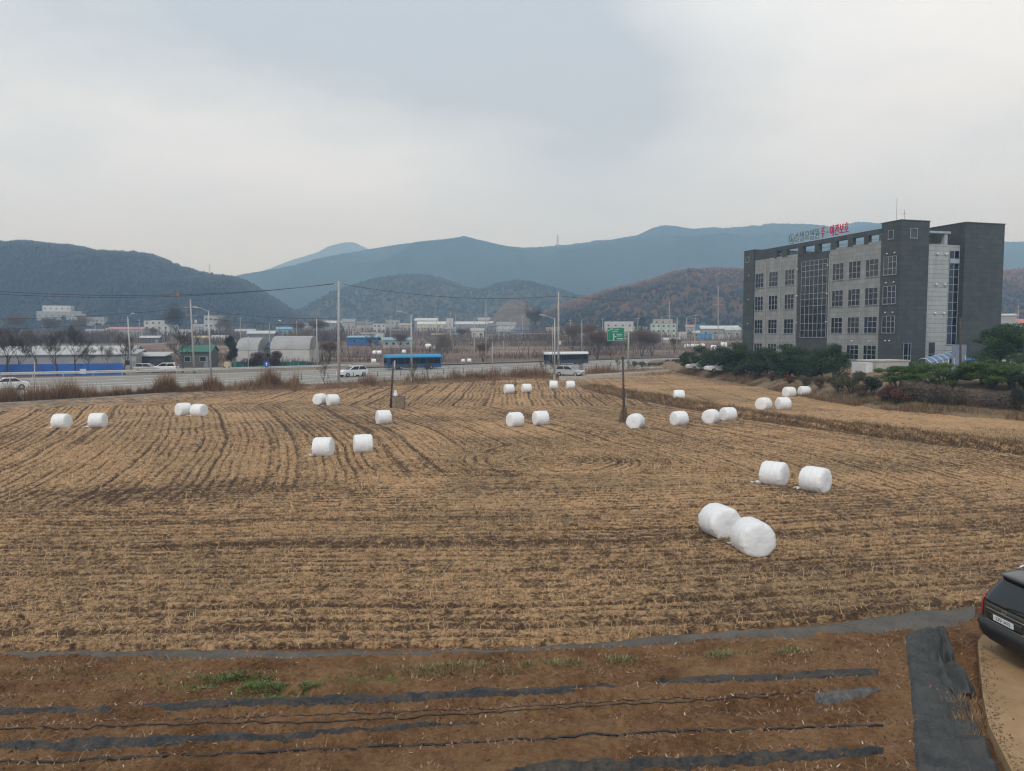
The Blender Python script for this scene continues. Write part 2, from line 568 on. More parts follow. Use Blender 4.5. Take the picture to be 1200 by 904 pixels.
# woods standing on the near hills
def forest(seed, hills):
    rng = np.random.default_rng(seed)
    # one low crown: squashed 5-sided spindle
    k = np.arange(5) * 2 * PI / 5
    ring = np.stack([np.cos(k), np.sin(k)], 1)
    base = np.concatenate([np.c_[ring * .55, np.full(5, .15)], np.c_[ring * 1.0, np.full(5, .55)], [[0, 0, 1.0]]])
    tri = []
    for i in range(5):
        j = (i + 1) % 5
        tri += [(i, j, 5 + j), (i, 5 + j, 5 + i), (5 + i, 5 + j, 10)]
    tri = np.array(tri)
    Vs, Fs, Ts, off = [], [], [], 0
    for nm, n, h0, smin, tlo, thi in hills:
        X, Y, Z, S = HILLS[nm]
        ok = np.argwhere((S > smin) & (S < 1.12))
        pick = ok[rng.integers(0, len(ok), n)]
        # many on the skyline
        sk = np.argwhere((S > .90) & (S < 1.03))
        pick[: n // 3] = sk[rng.integers(0, len(sk), n // 3)]
        i, j = pick[:, 0], pick[:, 1]
        i2, j2 = np.minimum(i + 1, X.shape[0] - 1), np.minimum(j + 1, X.shape[1] - 1)
        a, b = rng.uniform(0, 1, n), rng.uniform(0, 1, n)
        def lerp(A):
            return (A[i, j] * (1 - a) + A[i2, j] * a) * (1 - b) + (A[i, j2] * (1 - a) + A[i2, j2] * a) * b
        x, y, z = lerp(X), lerp(Y), lerp(Z)
        h = rng.uniform(.6, 1.25, n) * h0
        r = h * rng.uniform(.22, .42, n)
        rot = rng.uniform(0, 2 * PI, n)
        bx = base[None, :, 0] * np.cos(rot)[:, None] - base[None, :, 1] * np.sin(rot)[:, None]
        by = base[None, :, 0] * np.sin(rot)[:, None] + base[None, :, 1] * np.cos(rot)[:, None]
        jit = 1 + rng.uniform(-.3, .3, bx.shape)
        V = np.stack([x[:, None] + bx * r[:, None] * jit, y[:, None] + by * r[:, None] * jit, z[:, None] - 1.0 + base[None, :, 2] * h[:, None] * (1 + rng.uniform(-.12, .12, bx.shape))], -1)
        Vs.append(V.reshape(-1, 3))
        F = (tri[None] + (np.arange(n) * 11)[:, None, None]).reshape(-1, 3) + off
        off += n * 11
        Fs.append(F)
        pat = fbm(x / 60, y / 60, seed + 3)
        if nm == 'larch_hill':
            tlo_, thi_ = .06 + .60 * sstep(.34, .74, S[i, j] + .4 * (pat - .5)), .45 + .48 * sstep(.34, .74, S[i, j] + .4 * (pat - .5))
        else:
            tlo_, thi_ = tlo, thi
        tt = np.clip(tlo_ + (thi_ - tlo_) * (.55 * rng.uniform(0, 1, n) + .45 * sstep(.35, .65, pat)), 0, 1)
        Ts.append(np.repeat(tt, 11))
    mt = tintmat('woodland', [(0, (.014, .022, .020)), (.2, (.022, .027, .027)), (.32, (.030, .030, .034)), (.55, (.052, .046, .047)), (.7, (.105, .064, .050)), (.85, (.155, .088, .064)), (1, (.20, .115, .08))], .95)
    o = arr_obj('woodland', np.concatenate(Vs), np.concatenate(Fs), mt, attrs={'tint': ('FLOAT', np.concatenate(Ts))})
    return tag(o, 'mixed woods of bare and evergreen trees covering the near hillsides', 'woodland', kind='stuff')
forest(5, [('wooded_ridge', 24000, 4.6, .08, .34, .58), ('larch_hill', 19000, 5.0, .10, .0, 1.0), ('wooded_hill', 11000, 6, .12, .10, .6)])
# ------------------------------------------------------------------ the harvested field
def pxline(pts, z):
    return np.array([tuple(G(a, b, z))[:2] for a, b in pts])
_b = pxline([(690, 455), (720, 461), (760, 467.5), (800, 475.5), (870, 487), (950, 498.5), (1050, 511.5), (1200, 529.5), (1400, 553)], .1)
_b = _b[::-1]
def Xbund(y):
    y = np.asarray(y, float)
    return np.interp(y, _b[:, 1], _b[:, 0]) + np.where(y < _b[0, 1], (_b[0, 1] - y) * .46, 0)
_k = pxline([(800, 438.5), (870, 450), (960, 470), (1010, 478), (1100, 487), (1200, 493.5), (1350, 506), (1600, 530)], .35)[::-1]
def Xbank(y):
    y = np.asarray(y, float)
    return np.interp(y, _k[:, 1], _k[:, 0]) + np.where(y < _k[0, 1], (_k[0, 1] - y) * .55, 0)
_f = pxline([(-250, 484), (0, 476), (100, 470), (200, 465), (300, 460), (400, 455), (500, 450), (600, 445), (690, 441), (760, 438.5), (830, 436)], 0)
def Yfar(x):
    return np.interp(x, _f[:, 0], _f[:, 1])
_n = pxline([(-300, 776), (0, 774), (200, 774), (450, 773), (600, 769), (700, 764), (830, 753), (960, 741), (1060, 731), (1140, 724), (1300, 706)], .12)
def Ymat(x):
    return np.interp(x, _n[:, 0], _n[:, 1])

def field_coords(X, Y):
    yb = np.interp(X, [-40, -22, -12, -4, 2, 9, 12, 16, 22, 32], [24, 27.5, 34, 38.5, 41, 41.5, 38, 34.5, 32, 27])
    wob = (fbm(X / 7, Y / 7, 21, 3) - .5) + .07 * (fbm(X / 1.1, Y / 1.1, 22, 2) - .5)
    mF = sstep(-3.2, 3.2, Y - yb + wob * 7 + 3.5 * (fbm(X / 2.2, Y / 2.2, 27, 2) - .5))
    xr = np.clip(X, 0, 40)
    vN = Y - .045 * X - .0062 * xr * xr + wob * .55 + .05 * np.sin(X * .35)
    q = np.clip(Y - 30, 0, 45)
    uF = X + .20 * q + .0035 * q * q + np.clip(X, 0, 30) * np.clip(45 - Y, 0, 20) * .006 + wob * .9
    ta = np.hypot(X - 2.4, (Y - 42.5) * 1.05)
    tm = sstep(7.0, 4.6, ta + 1.2 * wob)
    uF = uF * (1 - tm) + (ta + 2.2 * wob + .25 * X) * tm
    mF = np.maximum(mF, tm)
    # turning arcs where the machine swung round in mid-field
    return vN, uF, mF

def field_height(X, Y):
    vN, uF, mF = field_coords(X, Y)
    right = sstep(-.25, .65, X - Xbund(Y)) * sstep(104, 96, Y)
    def prof(u, s, seed):
        kf = u / .50
        fl = np.abs(kf - np.round(kf))
        fine = 1 - np.exp(-(fl / .17) ** 2) * (.35 + .65 * sstep(.2, .7, vnoise(np.round(kf) * 2.3, s * .22, seed + 11)))
        k = u / 1.5 + .35 * (vnoise(u * .31, s * .02, seed) - .5)
        fr = np.abs(k - np.round(k))                      # 0 in a furrow
        dep = vnoise(np.round(k) * 3.7, s * .045 + np.round(k) * 1.3, seed + 2)
        fur = np.exp(-(fr / .10) ** 2) * sstep(.25, .80, dep)
        lug = .5 + .5 * np.sin(2 * PI * (s / .26 + u * 1.4))
        trk = sstep(.55, .75, vnoise(u * .42, s * .012, seed + 7))
        return fine, fur, lug * trk
    f1, r1, l1 = prof(vN, X, 31)
    f2, r2, l2 = prof(uF, Y, 47)
    fine = f1 * (1 - mF) + f2 * mF
    fur = r1 * (1 - mF) + r2 * mF * .85
    lug = l1 * (1 - mF) + l2 * mF * .35
    rough = fbm(X * 3.1, Y * 3.1, 61, 3) - .5
    clod = fbm(X * 9, Y * 9, 63, 2) - .5
    Z = .065 * fine * (.3 + 1.0 * vnoise(X * .8, Y * .8, 83)) + .05 * rough + .05 * clod - .11 * fur - .06 * lug + .05 * (fbm(X / 5, Y / 5, 9) - .5)
    d = X - Xbund(Y)
    gate = sstep(104, 96, Y)
    nb = fbm(X * .9, Y * .9, 71, 3)
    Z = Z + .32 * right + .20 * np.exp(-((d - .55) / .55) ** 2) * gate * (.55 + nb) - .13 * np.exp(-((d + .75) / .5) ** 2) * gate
    patch = fbm(X / 6.5, Y / 4.5, 81, 4)
    brk = sstep(.30, .66, fbm(X * .9, Y * .9, 83, 3))
    cov = .70 - .70 * (1 - fine) * (.45 + .55 * brk) - .72 * fur - .55 * lug + .60 * (patch - .5) + .75 * rough + .5 * clod
    band = sstep(.56, .72, vnoise(vN * .55, X * .035, 84)) * (1 - mF) * sstep(31, 26, Y)
    cov = cov - .30 * band
    # damp oval where the rows turn back, and other dark scuffs
    for ox, oy, rx, ry, k in ((4.4, 41.8, 3.6, 1.5, .38), (-10, 34.5, 7, 1.8, .2), (9.5, 22.5, 9, .9, .25), (14, 30.5, 3, 1.2, .18), (-17, 33, 5, 2, .2), (13.5, 36.5, 4.5, 1.3, -.15), (-2.5, 36.3, 6, 1.2, -.15)):
        e = ((X - ox) / rx) ** 2 + ((Y - oy) / ry) ** 2
        cov = cov - k * np.exp(-e) * (.5 + fbm(X * 1.3, Y * 1.3, 88, 3))
    cov = np.where(d > .9, cov * .7 + .34, cov)                                # upper paddy: paler, closer straw
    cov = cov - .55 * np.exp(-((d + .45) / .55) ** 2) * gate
    edge = sstep(1.3, .1, Y - Ymat(X))
    cov = cov * (1 - edge * .7) - .10 * sstep(36, 24, Y)
    grn = np.clip(sstep(.54, .74, fbm(X / 9 + 4, Y / 7, 95, 3)), 0, 1) * .6
    return Z, np.clip(cov, 0, 1), vN * (1 - mF) + uF * mF, X * (1 - mF) + Y * mF, grn

near = np.arange(14.6, 44, .055)
far = [44.0]
while far[-1] < 140:
    far.append(far[-1] + .06 + (far[-1] - 44) * .0075)
yy = np.concatenate([near, np.array(far)])
tt = np.linspace(-.86, .92, 1500)
T, Y = np.meshgrid(tt, yy)
X = T * Y
Z, COV, RU, RS, GRN = field_height(X, Y)
keep = (Y > Ymat(X) + .55) & (Y < Yfar(X) + .6) & (X < Xbank(Y) + .8)
Z = np.where(Y < Ymat(X) + 1.0, Z - .10, Z)
F = gridfaces(*X.shape)
kf = keep.ravel()[F].all(1)
F = F[kf]
used = np.zeros(X.size, bool)
used[F.ravel()] = True
remap = np.cumsum(used) - 1
F = remap[F]
V = np.stack([X, Y, Z], -1).reshape(-1, 3)[used]

fm, nt, p = newmat('stubble_field')
tcn = nt.new('ShaderNodeTexCoord')
ac = nt.new('ShaderNodeAttribute', attribute_name='cov')
ar = nt.new('ShaderNodeAttribute', attribute_name='row')
ag = nt.new('ShaderNodeAttribute', attribute_name='green')
mp = nt.new('ShaderNodeMapping')
mp.inputs['Scale'].default_value = (7, 1.1, 1)
nt.link(ar.outputs['Vector'], mp.inputs['Vector'])
streak = nt.noise(mp.outputs[0], 1.0, 5, .6)
g1 = nt.noise(tcn.outputs['Object'], 3.2, 6, .7)
g2 = nt.noise(tcn.outputs['Object'], 10, 5, .72)
g3 = nt.noise(tcn.outputs['Object'], .16, 4, .55)
f = nt.math('ADD', ac.outputs['Fac'], nt.math('MULTIPLY', nt.math('SUBTRACT', streak, .5), .75))
f = nt.math('ADD', f, nt.math('MULTIPLY', nt.math('SUBTRACT', g1, .5), 1.3))
f = nt.math('ADD', f, nt.math('MULTIPLY', nt.math('SUBTRACT', g2, .5), 2.9))
straw = nt.ramp(g3, [(.3, (0.425, 0.269, 0.141)), (.5, (0.494, 0.309, 0.159)), (.7, (0.375, 0.244, 0.129))])
straw = nt.mix(nt.math('MULTIPLY', ag.outputs['Fac'], .55), straw, (.185, .15, .085))
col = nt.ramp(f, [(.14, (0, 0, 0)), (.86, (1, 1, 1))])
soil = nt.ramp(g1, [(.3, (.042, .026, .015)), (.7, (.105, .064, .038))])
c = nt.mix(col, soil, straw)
nt.link(c, p.inputs['Base Color'])
p.inputs['Roughness'].default_value = .92
p.inputs['Specular IOR Level'].default_value = .2
nt.link(nt.bump(nt.math('ADD', nt.math('ADD', g2, nt.math('MULTIPLY', streak, .8)), nt.math('MULTIPLY', g1, 1.5)), .05), p.inputs['Normal'])
row = np.stack([RU, RS, RU * 0], -1).reshape(-1, 3)[used]
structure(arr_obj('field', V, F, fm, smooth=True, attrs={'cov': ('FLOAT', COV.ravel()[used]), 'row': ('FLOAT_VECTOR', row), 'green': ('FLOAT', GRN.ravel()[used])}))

# loose straw and stubble stalks
def straw(n, d0, d1, Lr, Wr, tilt, seed):
    rng = np.random.default_rng(seed)
    y = np.sqrt(rng.uniform(d0 * d0, d1 * d1, n))
    x = rng.uniform(-.76, .80, n) * y
    ok = (y > Ymat(x) + .75) & (x < Xbank(y) - .3)
    x, y = x[ok], y[ok]
    z, cov, ru, rs, gr = field_height(x, y)
    k = rng.uniform(0, 1, len(x)) < .06 + .75 * np.clip(cov, 0, 1) ** 1.2
    x, y, z, cov = x[k], y[k], z[k], cov[k]
    n = len(x)
    P = np.stack([x, y, z + .004], 1)
    V, F, t = blades(P, rng.uniform(*Lr, n), rng.uniform(*Wr, n), rng.uniform(*tilt, n), rng=rng)
    return V, F, t
VV, FF, TT, off = [], [], [], 0
for a in ((80000, 15.5, 30, (.08, .32), (.009, .018), (1.0, 1.5), 1), (60000, 15.5, 30, (.06, .17), (.012, .022), (.05, .9), 2), (60000, 30, 54, (.14, .40), (.018, .034), (.8, 1.4), 3), (9000, 15.5, 34, (.3, .55), (.006, .012), (.9, 1.4), 4)):
    v_, f_, t_ = straw(*a)
    VV.append(v_); FF.append(f_ + off); TT.append(t_); off += len(v_)
sm = tintmat('straw', [(0, (0.062, 0.036, 0.018)), (.30, (0.208, 0.127, 0.062)), (.7, (0.416, 0.267, 0.136)), (1, (0.603, 0.426, 0.246))], .7)
tag(arr_obj('straw_stubble', np.concatenate(VV), np.concatenate(FF), sm, attrs={'tint': ('FLOAT', np.concatenate(TT))}),
    'chopped rice straw and cut stubble lying over the field', 'straw', kind='stuff')

# ragged dry grass along the step between the two paddies and round the field
def grass_strip(name, label, xy, zf, n_, Lr, Wr, lean, stops, seed):
    rng = np.random.default_rng(seed)
    x, y = xy
    n = len(x)
    P = np.stack([x, y, zf], 1)
    V, F, t = blades(P, rng.uniform(*Lr, n) * (.4 + 1.2 * fbm(x / 1.7, y / 1.7, seed, 2)), rng.uniform(*Wr, n), rng.uniform(*lean, n), rng=rng)
    return tag(arr_obj(name, V, F, tintmat(name + '_blades', stops, .9), attrs={'tint': ('FLOAT', t)}), label, 'grass', kind='stuff')
rng = np.random.default_rng(6)
n = 26000
y = rng.uniform(38, 104, n)
x = Xbund(y) + .55 + rng.normal(0, .42, n)
grass_strip('bund_grass', 'dry tan grass along the low bank between the two paddies', (x, y), field_height(x, y)[0] - .02, n, (.14, .42), (.012, .03), (.2, 1.2), [(0, (.12, .08, .05)), (.5, (.25, .17, .10)), (1, (.36, .26, .15))], 8)

# ------------------------------------------------------------------ road, verges, path
EN = [(-260, 490), (-120, 481), (0, 472.5), (100, 467), (200, 460), (300, 454), (400, 449), (500, 445), (600, 440), (700, 435), (800, 430), (860, 427)]
EF = [(-260, 451), (-120, 447), (0, 443.5), (100, 441.5), (200, 439), (300, 436), (400, 432.5), (500, 428.5), (600, 425), (700, 422), (800, 419), (860, 417)]
ZR = .5
def resample(pts, z, n):
    P = np.array([tuple(G(a, b, z)) for a, b in pts])
    s = np.r_[0, np.cumsum(np.linalg.norm(np.diff(P, axis=0), axis=1))]
    q = np.linspace(0, s[-1], n)
    out = np.stack([np.interp(q, s, P[:, i]) for i in range(3)], 1)
    k = np.ones(15) / 15
    for i in range(2):
        out[:, i] = np.convolve(np.pad(out[:, i], 7, mode='reflect', reflect_type='odd'), k, 'valid')
    return out
RN, RF = resample(EN, ZR, 160), resample(EF, ZR, 160)
def R(f, i, dz=0.0):
    q = RN[i] * (1 - f) + RF[i] * f
    return Vector((q[0], q[1], ZR + dz))
def Rpx(px, f, dz=0.0):
    """point of the road at cross fraction f that shows in column px"""
    best = min(range(160), key=lambda i: abs(CX + FPX * R(f, i).x / R(f, i).y - px))
    p_ = R(f, best, dz)
    i2 = min(best + 1, 159)
    d_ = (R(f, i2) - R(f, max(best - 1, 0))).normalized()
    return p_, math.atan2(d_.y, d_.x)
def ribbon(name, mat, fr, dzs, i0=0, i1=160):
    mb = MB()
    mb.grid([[tuple(R(f, i, dz)) for f, dz in zip(fr, dzs)] for i in range(i0, i1)][::-1])
    return mb.build(name, mat, smooth=False)
asph = M('asphalt', (.235, .22, .195), .9, var=.12, scale=.6)
structure(ribbon('road', asph, (-.02, 0, 0.001, .999, 1, 1.03), (-.25, 0, 0, 0, 0, -.5)))
mk = M('road_paint', (.62, .62, .58), .7, var=.1)
mb = MB()
for f in (.06, .43, .55, .94):
    mb.grid([[tuple(R(f - .006, i, .006)), tuple(R(f + .006, i, .006))] for i in range(160)][::-1])
for f in (.245, .74):
    for i in range(0, 158, 4):
        mb.grid([[tuple(R(f - .005, k, .006)), tuple(R(f + .005, k, .006))] for k in (i, i + 1, i + 2)][::-1])
structure(mb.build('road_markings', mk))
# grassy verge between road and field, and the farm path along it
vm = M('verge_soil', (.23, .16, .10), .95, var=.5, scale=1.6, bump=.05)
rows = []
for i in range(160):
    a = R(-.02, i)
    b = Vector((a.x, 0, 0))
    yf = float(Yfar(a.x)) + .0
    q0 = Vector((a.x * .985, min(yf - .4, a.y - 3), .02))
    rows.append([tuple(q0.lerp(Vector((R(-.005, i).x, R(-.005, i).y, ZR - .03)), k / 10) + Vector((0, 0, .25 * float(fbm(a.x / 3, k * .7, 4)) * .4 * math.sin(PI * k / 10)))) for k in range(11)])
structure(MB().grid(rows[::-1]).build('road_verge', vm, smooth=True))
rows = []
for i in range(160):
    a, b = R(1.02, i), R(1.02, i)
    dv = Vector((a.x, a.y, 0)).normalized()
    rows.append([(a + dv * k * 2.2 + Vector((0, 0, -.03 - .09 * k)))[:] for k in range(8)])
structure(MB().grid(rows[::-1]).build('far_verge', M('far_verge_grass', (.15, .11, .07), .95, var=.4, scale=.5), smooth=True))
pc = [(655, 443.0), (690, 441.2), (735, 438.3), (775, 435.5), (805, 432.6), (840, 429.5), (880, 426)]
PA = resample([(a, b) for a, b in pc], .42, 40)
PB = resample([(a, b - 2.2) for a, b in pc], .42, 40)
structure(MB().grid([[(a[0] * 1.002, a[1] - .8, -.1), tuple(a), tuple(b), (b[0], b[1] + .5, .1)] for a, b in zip(PA, PB)][::-1]).build('farm_path', M('old_concrete', (.30, .265, .21), .9, var=.15, scale=.7)))

# ------------------------------------------------------------------ raised yard on the right
yv = np.concatenate([np.arange(26, 120, 1.0), np.arange(120, 172, 3)])
sv = np.concatenate([np.linspace(-.6, 6, 23), np.linspace(7, 16, 10), np.linspace(20, 130, 12)])
def yard_z(x, y):
    s = x - Xbank(y)
    lift = 1.15 * sstep(.2, 3.4, s) + 1.15 * sstep(5, 13, s)
    return .32 + lift * (1 - .12 * sstep(120, 160, y)) + .12 * (fbm(np.asarray(x) * .8, np.asarray(y) * .8, 14, 3) - .5) * sstep(6, 4, s)
S_, Y_ = np.meshgrid(sv, yv)
X_ = Xbank(Y_) + S_
Z_ = yard_z(X_, Y_)
Z_[:, 0] = -.3
ym, nt, p = newmat('yard_ground')
tcn = nt.new('ShaderNodeTexCoord')
at = nt.new('ShaderNodeAttribute', attribute_name='bank')
n1_ = nt.noise(tcn.outputs['Object'], .7, 5, .65)
n2_ = nt.noise(tcn.outputs['Object'], 5, 4, .7)
gr_ = nt.ramp(nt.math('ADD', nt.math('MULTIPLY', n1_, .7), nt.math('MULTIPLY', n2_, .3)), [(.3, (.085, .055, .035)), (.45, (.17, .115, .07)), (.58, (.21, .15, .085)), (.7, (.085, .09, .045))])
pv_ = nt.ramp(n2_, [(.3, (.20, .195, .185)), (.7, (.26, .25, .235))])
nt.link(nt.mix(at.outputs['Fac'], pv_, gr_), p.inputs['Base Color'])
p.inputs['Roughness'].default_value = .95
structure(arr_obj('yard', np.stack([X_, Y_, Z_], -1).reshape(-1, 3), gridfaces(*X_.shape), ym, smooth=True, attrs={'bank': ('FLOAT', sstep(17, 13, S_))}))
# ------------------------------------------------------------------ vegetable patch in front
def garden_z(x, y):
    x, y = np.asarray(x, float), np.asarray(y, float)
    v = y - .082 * x + .10 * (fbm(x / 2.5, y / 2.5, 5, 2) - .5)
    r = .5 + .5 * np.cos(2 * PI * (v - 11.8) / .6)
    left = sstep(8.2, 7.4, x + .35 * (y - 14) * .6)
    z = .45 + (.075 * r - .03) * left
    z = z + .06 * (fbm(x * 2.2, y * 2.2, 15, 3) - .5) + .075 * (fbm(x * 6, y * 6, 16, 3) - .5) + .05 * (fbm(x * 17, y * 17, 18, 2) - .5)
    z = z + .10 * sstep(7.5, 9, x)
    # dug pit at the end of the slab
    pit = sstep(.0, .3, x - (8.25 + (y - 14) * .15)) * sstep(12.5, 13.2, y) * sstep(15.5, 14.7, y)
    z = z - .26 * pit + .12 * pit * (.5 + .5 * np.sin(y * 11 + np.sin(x * 4)))
    e = sstep(-.7, .95, y - Ymat(x))
    return z * (1 - e) - .06 * e
gy = np.arange(6.5, 20.6, .032)
gx = np.arange(-17, 14.2, .036)
X, Y = np.meshgrid(gx, gy)
Z = garden_z(X, Y)
keep = (Y < Ymat(X) + 1.3)
F = gridfaces(*X.shape)
F = F[keep.ravel()[F].all(1)]
used = np.zeros(X.size, bool); used[F.ravel()] = True
F = (np.cumsum(used) - 1)[F]
gm, nt, p = newmat('garden_soil')
tcn = nt.new('ShaderNodeTexCoord')
a = nt.noise(tcn.outputs['Object'], .9, 5, .6)
b = nt.noise(tcn.outputs['Object'], 9, 6, .7)
c3 = nt.noise(tcn.outputs['Object'], 45, 4, .7)
f = nt.math('ADD', nt.math('MULTIPLY', a, .45), nt.math('ADD', nt.math('MULTIPLY', b, .35), nt.math('MULTIPLY', c3, .25)))
col = nt.ramp(f, [(.36, (0.059, 0.026, 0.009)), (.46, (0.166, 0.083, 0.036)), (.57, (0.291, 0.163, 0.078)), (.72, (0.408, 0.261, 0.137))])
nt.link(col, p.inputs['Base Color'])
p.inputs['Roughness'].default_value = .95
p.inputs['Specular IOR Level'].default_value = .2
nt.link(nt.bump(nt.math('ADD', b, nt.math('MULTIPLY', c3, .8)), .09), p.inputs['Normal'])
structure(arr_obj('garden_soil', np.stack([X, Y, Z], -1).reshape(-1, 3)[used], F, gm, smooth=True))

film, nt, p = newmat('black_film')
tcn = nt.new('ShaderNodeTexCoord')
n_ = nt.noise(tcn.outputs['Object'], 2.2, 6, .7)
n2_ = nt.noise(tcn.outputs['Object'], 14, 4, .7)
dust = nt.math('MULTIPLY', nt.math('SUBTRACT', nt.math('ADD', nt.math('MULTIPLY', n_, .6), nt.math('MULTIPLY', n2_, .4)), .46), 4.0, clamp=True)
nt.link(nt.mix(dust, (.018, .020, .021), (.12, .092, .066)), p.inputs['Base Color'])
nt.link(nt.math('ADD', .40, nt.math('MULTIPLY', dust, .45)), p.inputs['Roughness'])
p.inputs['Specular IOR Level'].default_value = .28
nt.link(nt.bump(n2_, .03), p.inputs['Normal'])
def cloth_mat(name, a_, b_, sc):
    m, nt, p = newmat(name)
    tcn = nt.new('ShaderNodeTexCoord')
    n_ = nt.noise(tcn.outputs['Object'], sc, 6, .65)
    n2_ = nt.noise(tcn.outputs['Object'], sc * 9, 3, .7)
    nt.link(nt.ramp(nt.math('ADD', nt.math('MULTIPLY', n_, .65), nt.math('MULTIPLY', n2_, .35)), [(.35, a_), (.52, tuple((x + y) / 2 for x, y in zip(a_, b_))), (.72, b_)]), p.inputs['Base Color'])
    wv = nt.new('ShaderNodeTexWave')
    wv.inputs['Scale'].default_value = 30
    nt.link(tcn.outputs['Object'], wv.inputs['Vector'])
    p.inputs['Roughness'].default_value = .75
    p.inputs['Specular IOR Level'].default_value = .12
    nt.link(nt.bump(nt.math('ADD', n2_, nt.math('MULTIPLY', wv.outputs['Fac'], .15)), .02), p.inputs['Normal'])
    return m

def soil_ribbon(name, label, cat, top, bot, mat, z0, lift, nu=260, nv=7, seed=1, ragged=.25, wr=.02, group=None, zf=garden_z, bury=0.0):
    """sheet lying on the soil between two photo lines, its edges uneven and here and there under soil"""
    x0, x1 = max(top[0][0], bot[0][0]), min(top[-1][0], bot[-1][0])
    q = np.linspace(x0, x1, nu)
    A = np.array([tuple(G(a, b, z0))[:2] for a, b in zip(q, np.interp(q, [t[0] for t in top], [t[1] for t in top]))])
    B = np.array([tuple(G(a, b, z0))[:2] for a, b in zip(q, np.interp(q, [t[0] for t in bot], [t[1] for t in bot]))])
    k = np.linspace(0, 1, nv)
    s = np.arange(nu) * .09
    ea = (fbm(s, s * 0, seed, 4) - .5) * ragged
    eb = (fbm(s, s * 0 + 9, seed + 1, 4) - .5) * ragged
    K = k[None, :] * (1 + eb - ea)[:, None] + ea[:, None]
    P = A[:, None, :] * (1 - K[..., None]) + B[:, None, :] * K[..., None]
    z = zf(P[..., 0], P[..., 1])
    edge = np.minimum(k, 1 - k)[None, :] * 2
    z = z + lift + wr * (fbm(P[..., 0] * 3, P[..., 1] * 9, seed + 2, 3) - .42) * 2 - (1 - sstep(0, .45, edge)) * lift * 1.5 - bury * lift * 2.6 * sstep(.61, .72, fbm(P[..., 0] * .55, P[..., 1] * 2.6, seed + 6, 4))
    V = np.stack([P[..., 0], P[..., 1], z], -1).reshape(-1, 3)
    o = arr_obj(name, V, gridfaces(nu, nv)[:, ::-1], mat, smooth=True)
    return tag(o, label, cat, group)

grp = 'black plastic mulch film strips in the vegetable patch'
soil_ribbon('mulch_film', 'long black plastic mulch strip at the far side of the patch, below the green weeds', 'mulch film',
            [(-240, 838), (0, 829), (130, 825), (260, 819), (400, 813), (530, 808), (700, 799), (850, 789), (1030, 781)], [(-240, 846), (0, 836), (130, 832), (260, 828), (400, 823), (530, 818), (700, 808), (850, 799), (1030, 790)], film, .5, .035, seed=4, ragged=.55, group=grp, bury=.6, wr=.035)
soil_ribbon('mulch_film', 'dusty black plastic mulch strip that ends half way along the lower left of the patch', 'mulch film',
            [(-240, 876), (0, 866), (120, 864), (250, 858), (380, 851), (500, 846), (560, 843)], [(-240, 890), (0, 879), (120, 876), (250, 868), (380, 862), (500, 852), (560, 846)], film, .5, .035, seed=9, ragged=.55, group=grp, bury=.6, wr=.035)
soil_ribbon('mulch_film', 'short black plastic mulch strip at the very bottom of the picture', 'mulch film',
            [(560, 905), (640, 893), (760, 887), (860, 884), (930, 879), (1035, 876)], [(560, 916), (640, 906), (760, 899), (860, 892), (930, 889), (1035, 882)], film, .5, .03, seed=14, ragged=.7, group=grp, bury=.6, wr=.035)
def line_strip(label, pts, r, z0=.5, seed=0, gap=None):
    q = np.linspace(pts[0][0], pts[-1][0], 150)
    ypx = np.interp(q, [a for a, b in pts], [b for a, b in pts]) + (fbm(q / 35, q * 0, seed, 3) - .5) * 2.5
    P = [G(a, b, z0) for a, b in zip(q, ypx)]
    P = [Vector((a.x, a.y, float(garden_z(a.x, a.y)) + r * .8)) for a in P]
    o = MB().tube(P, [r * (.6 + .8 * float(fbm(i * .11, 0, seed + 1, 3))) for i in range(150)], 6).build('drip_hose', film, smooth=True)
    return tag(o, label, 'drip hose', 'black drip hoses lying along the ridges')
line_strip('thick black drip hose across the lowest third of the patch', [(-240, 905), (0, 892), (120, 888), (260, 882), (420, 874), (560, 866), (700, 856), (850, 852), (1035, 851)], .022, seed=3)
line_strip('thin black drip hose between the two long plastic strips', [(-240, 860), (0, 854), (130, 851), (240, 847), (420, 842), (600, 832), (760, 824), (900, 818)], .013, seed=8)
line_strip('thin black drip hose just below the far plastic strip', [(200, 841), (340, 839), (520, 833), (700, 823), (860, 812), (960, 807)], .010, seed=12)
soil_ribbon('film_scrap', 'crumpled grey scrap of plastic film lying on the soil at right', 'plastic scrap',
            [(955, 815), (985, 808), (1015, 804), (1032, 803)], [(955, 823), (985, 819), (1015, 813), (1032, 808)], cloth_mat('grey_scrap', (.06, .06, .06), (.22, .21, .2), 9), .5, .05, nu=40, nv=8, seed=33, ragged=.8, wr=.06)
matm = cloth_mat('weed_mat', (.085, .082, .076), (.17, .15, .125), 1.6)
soil_ribbon('weed_mat', 'long faded grey weed mat dividing the stubble field from the vegetable patch', 'weed mat',
            [(-260, 774), (0, 773), (180, 774), (320, 774), (470, 773), (600, 769), (700, 762), (830, 752), (940, 743), (1010, 734), (1085, 726), (1142, 722)],
            [(-260, 787), (0, 784), (180, 784), (320, 784), (470, 782), (600, 777), (700, 771), (830, 763), (940, 758), (1010, 757), (1085, 756), (1142, 744)], matm, .22, .05, nu=420, nv=12, seed=21, ragged=.55, wr=.02)

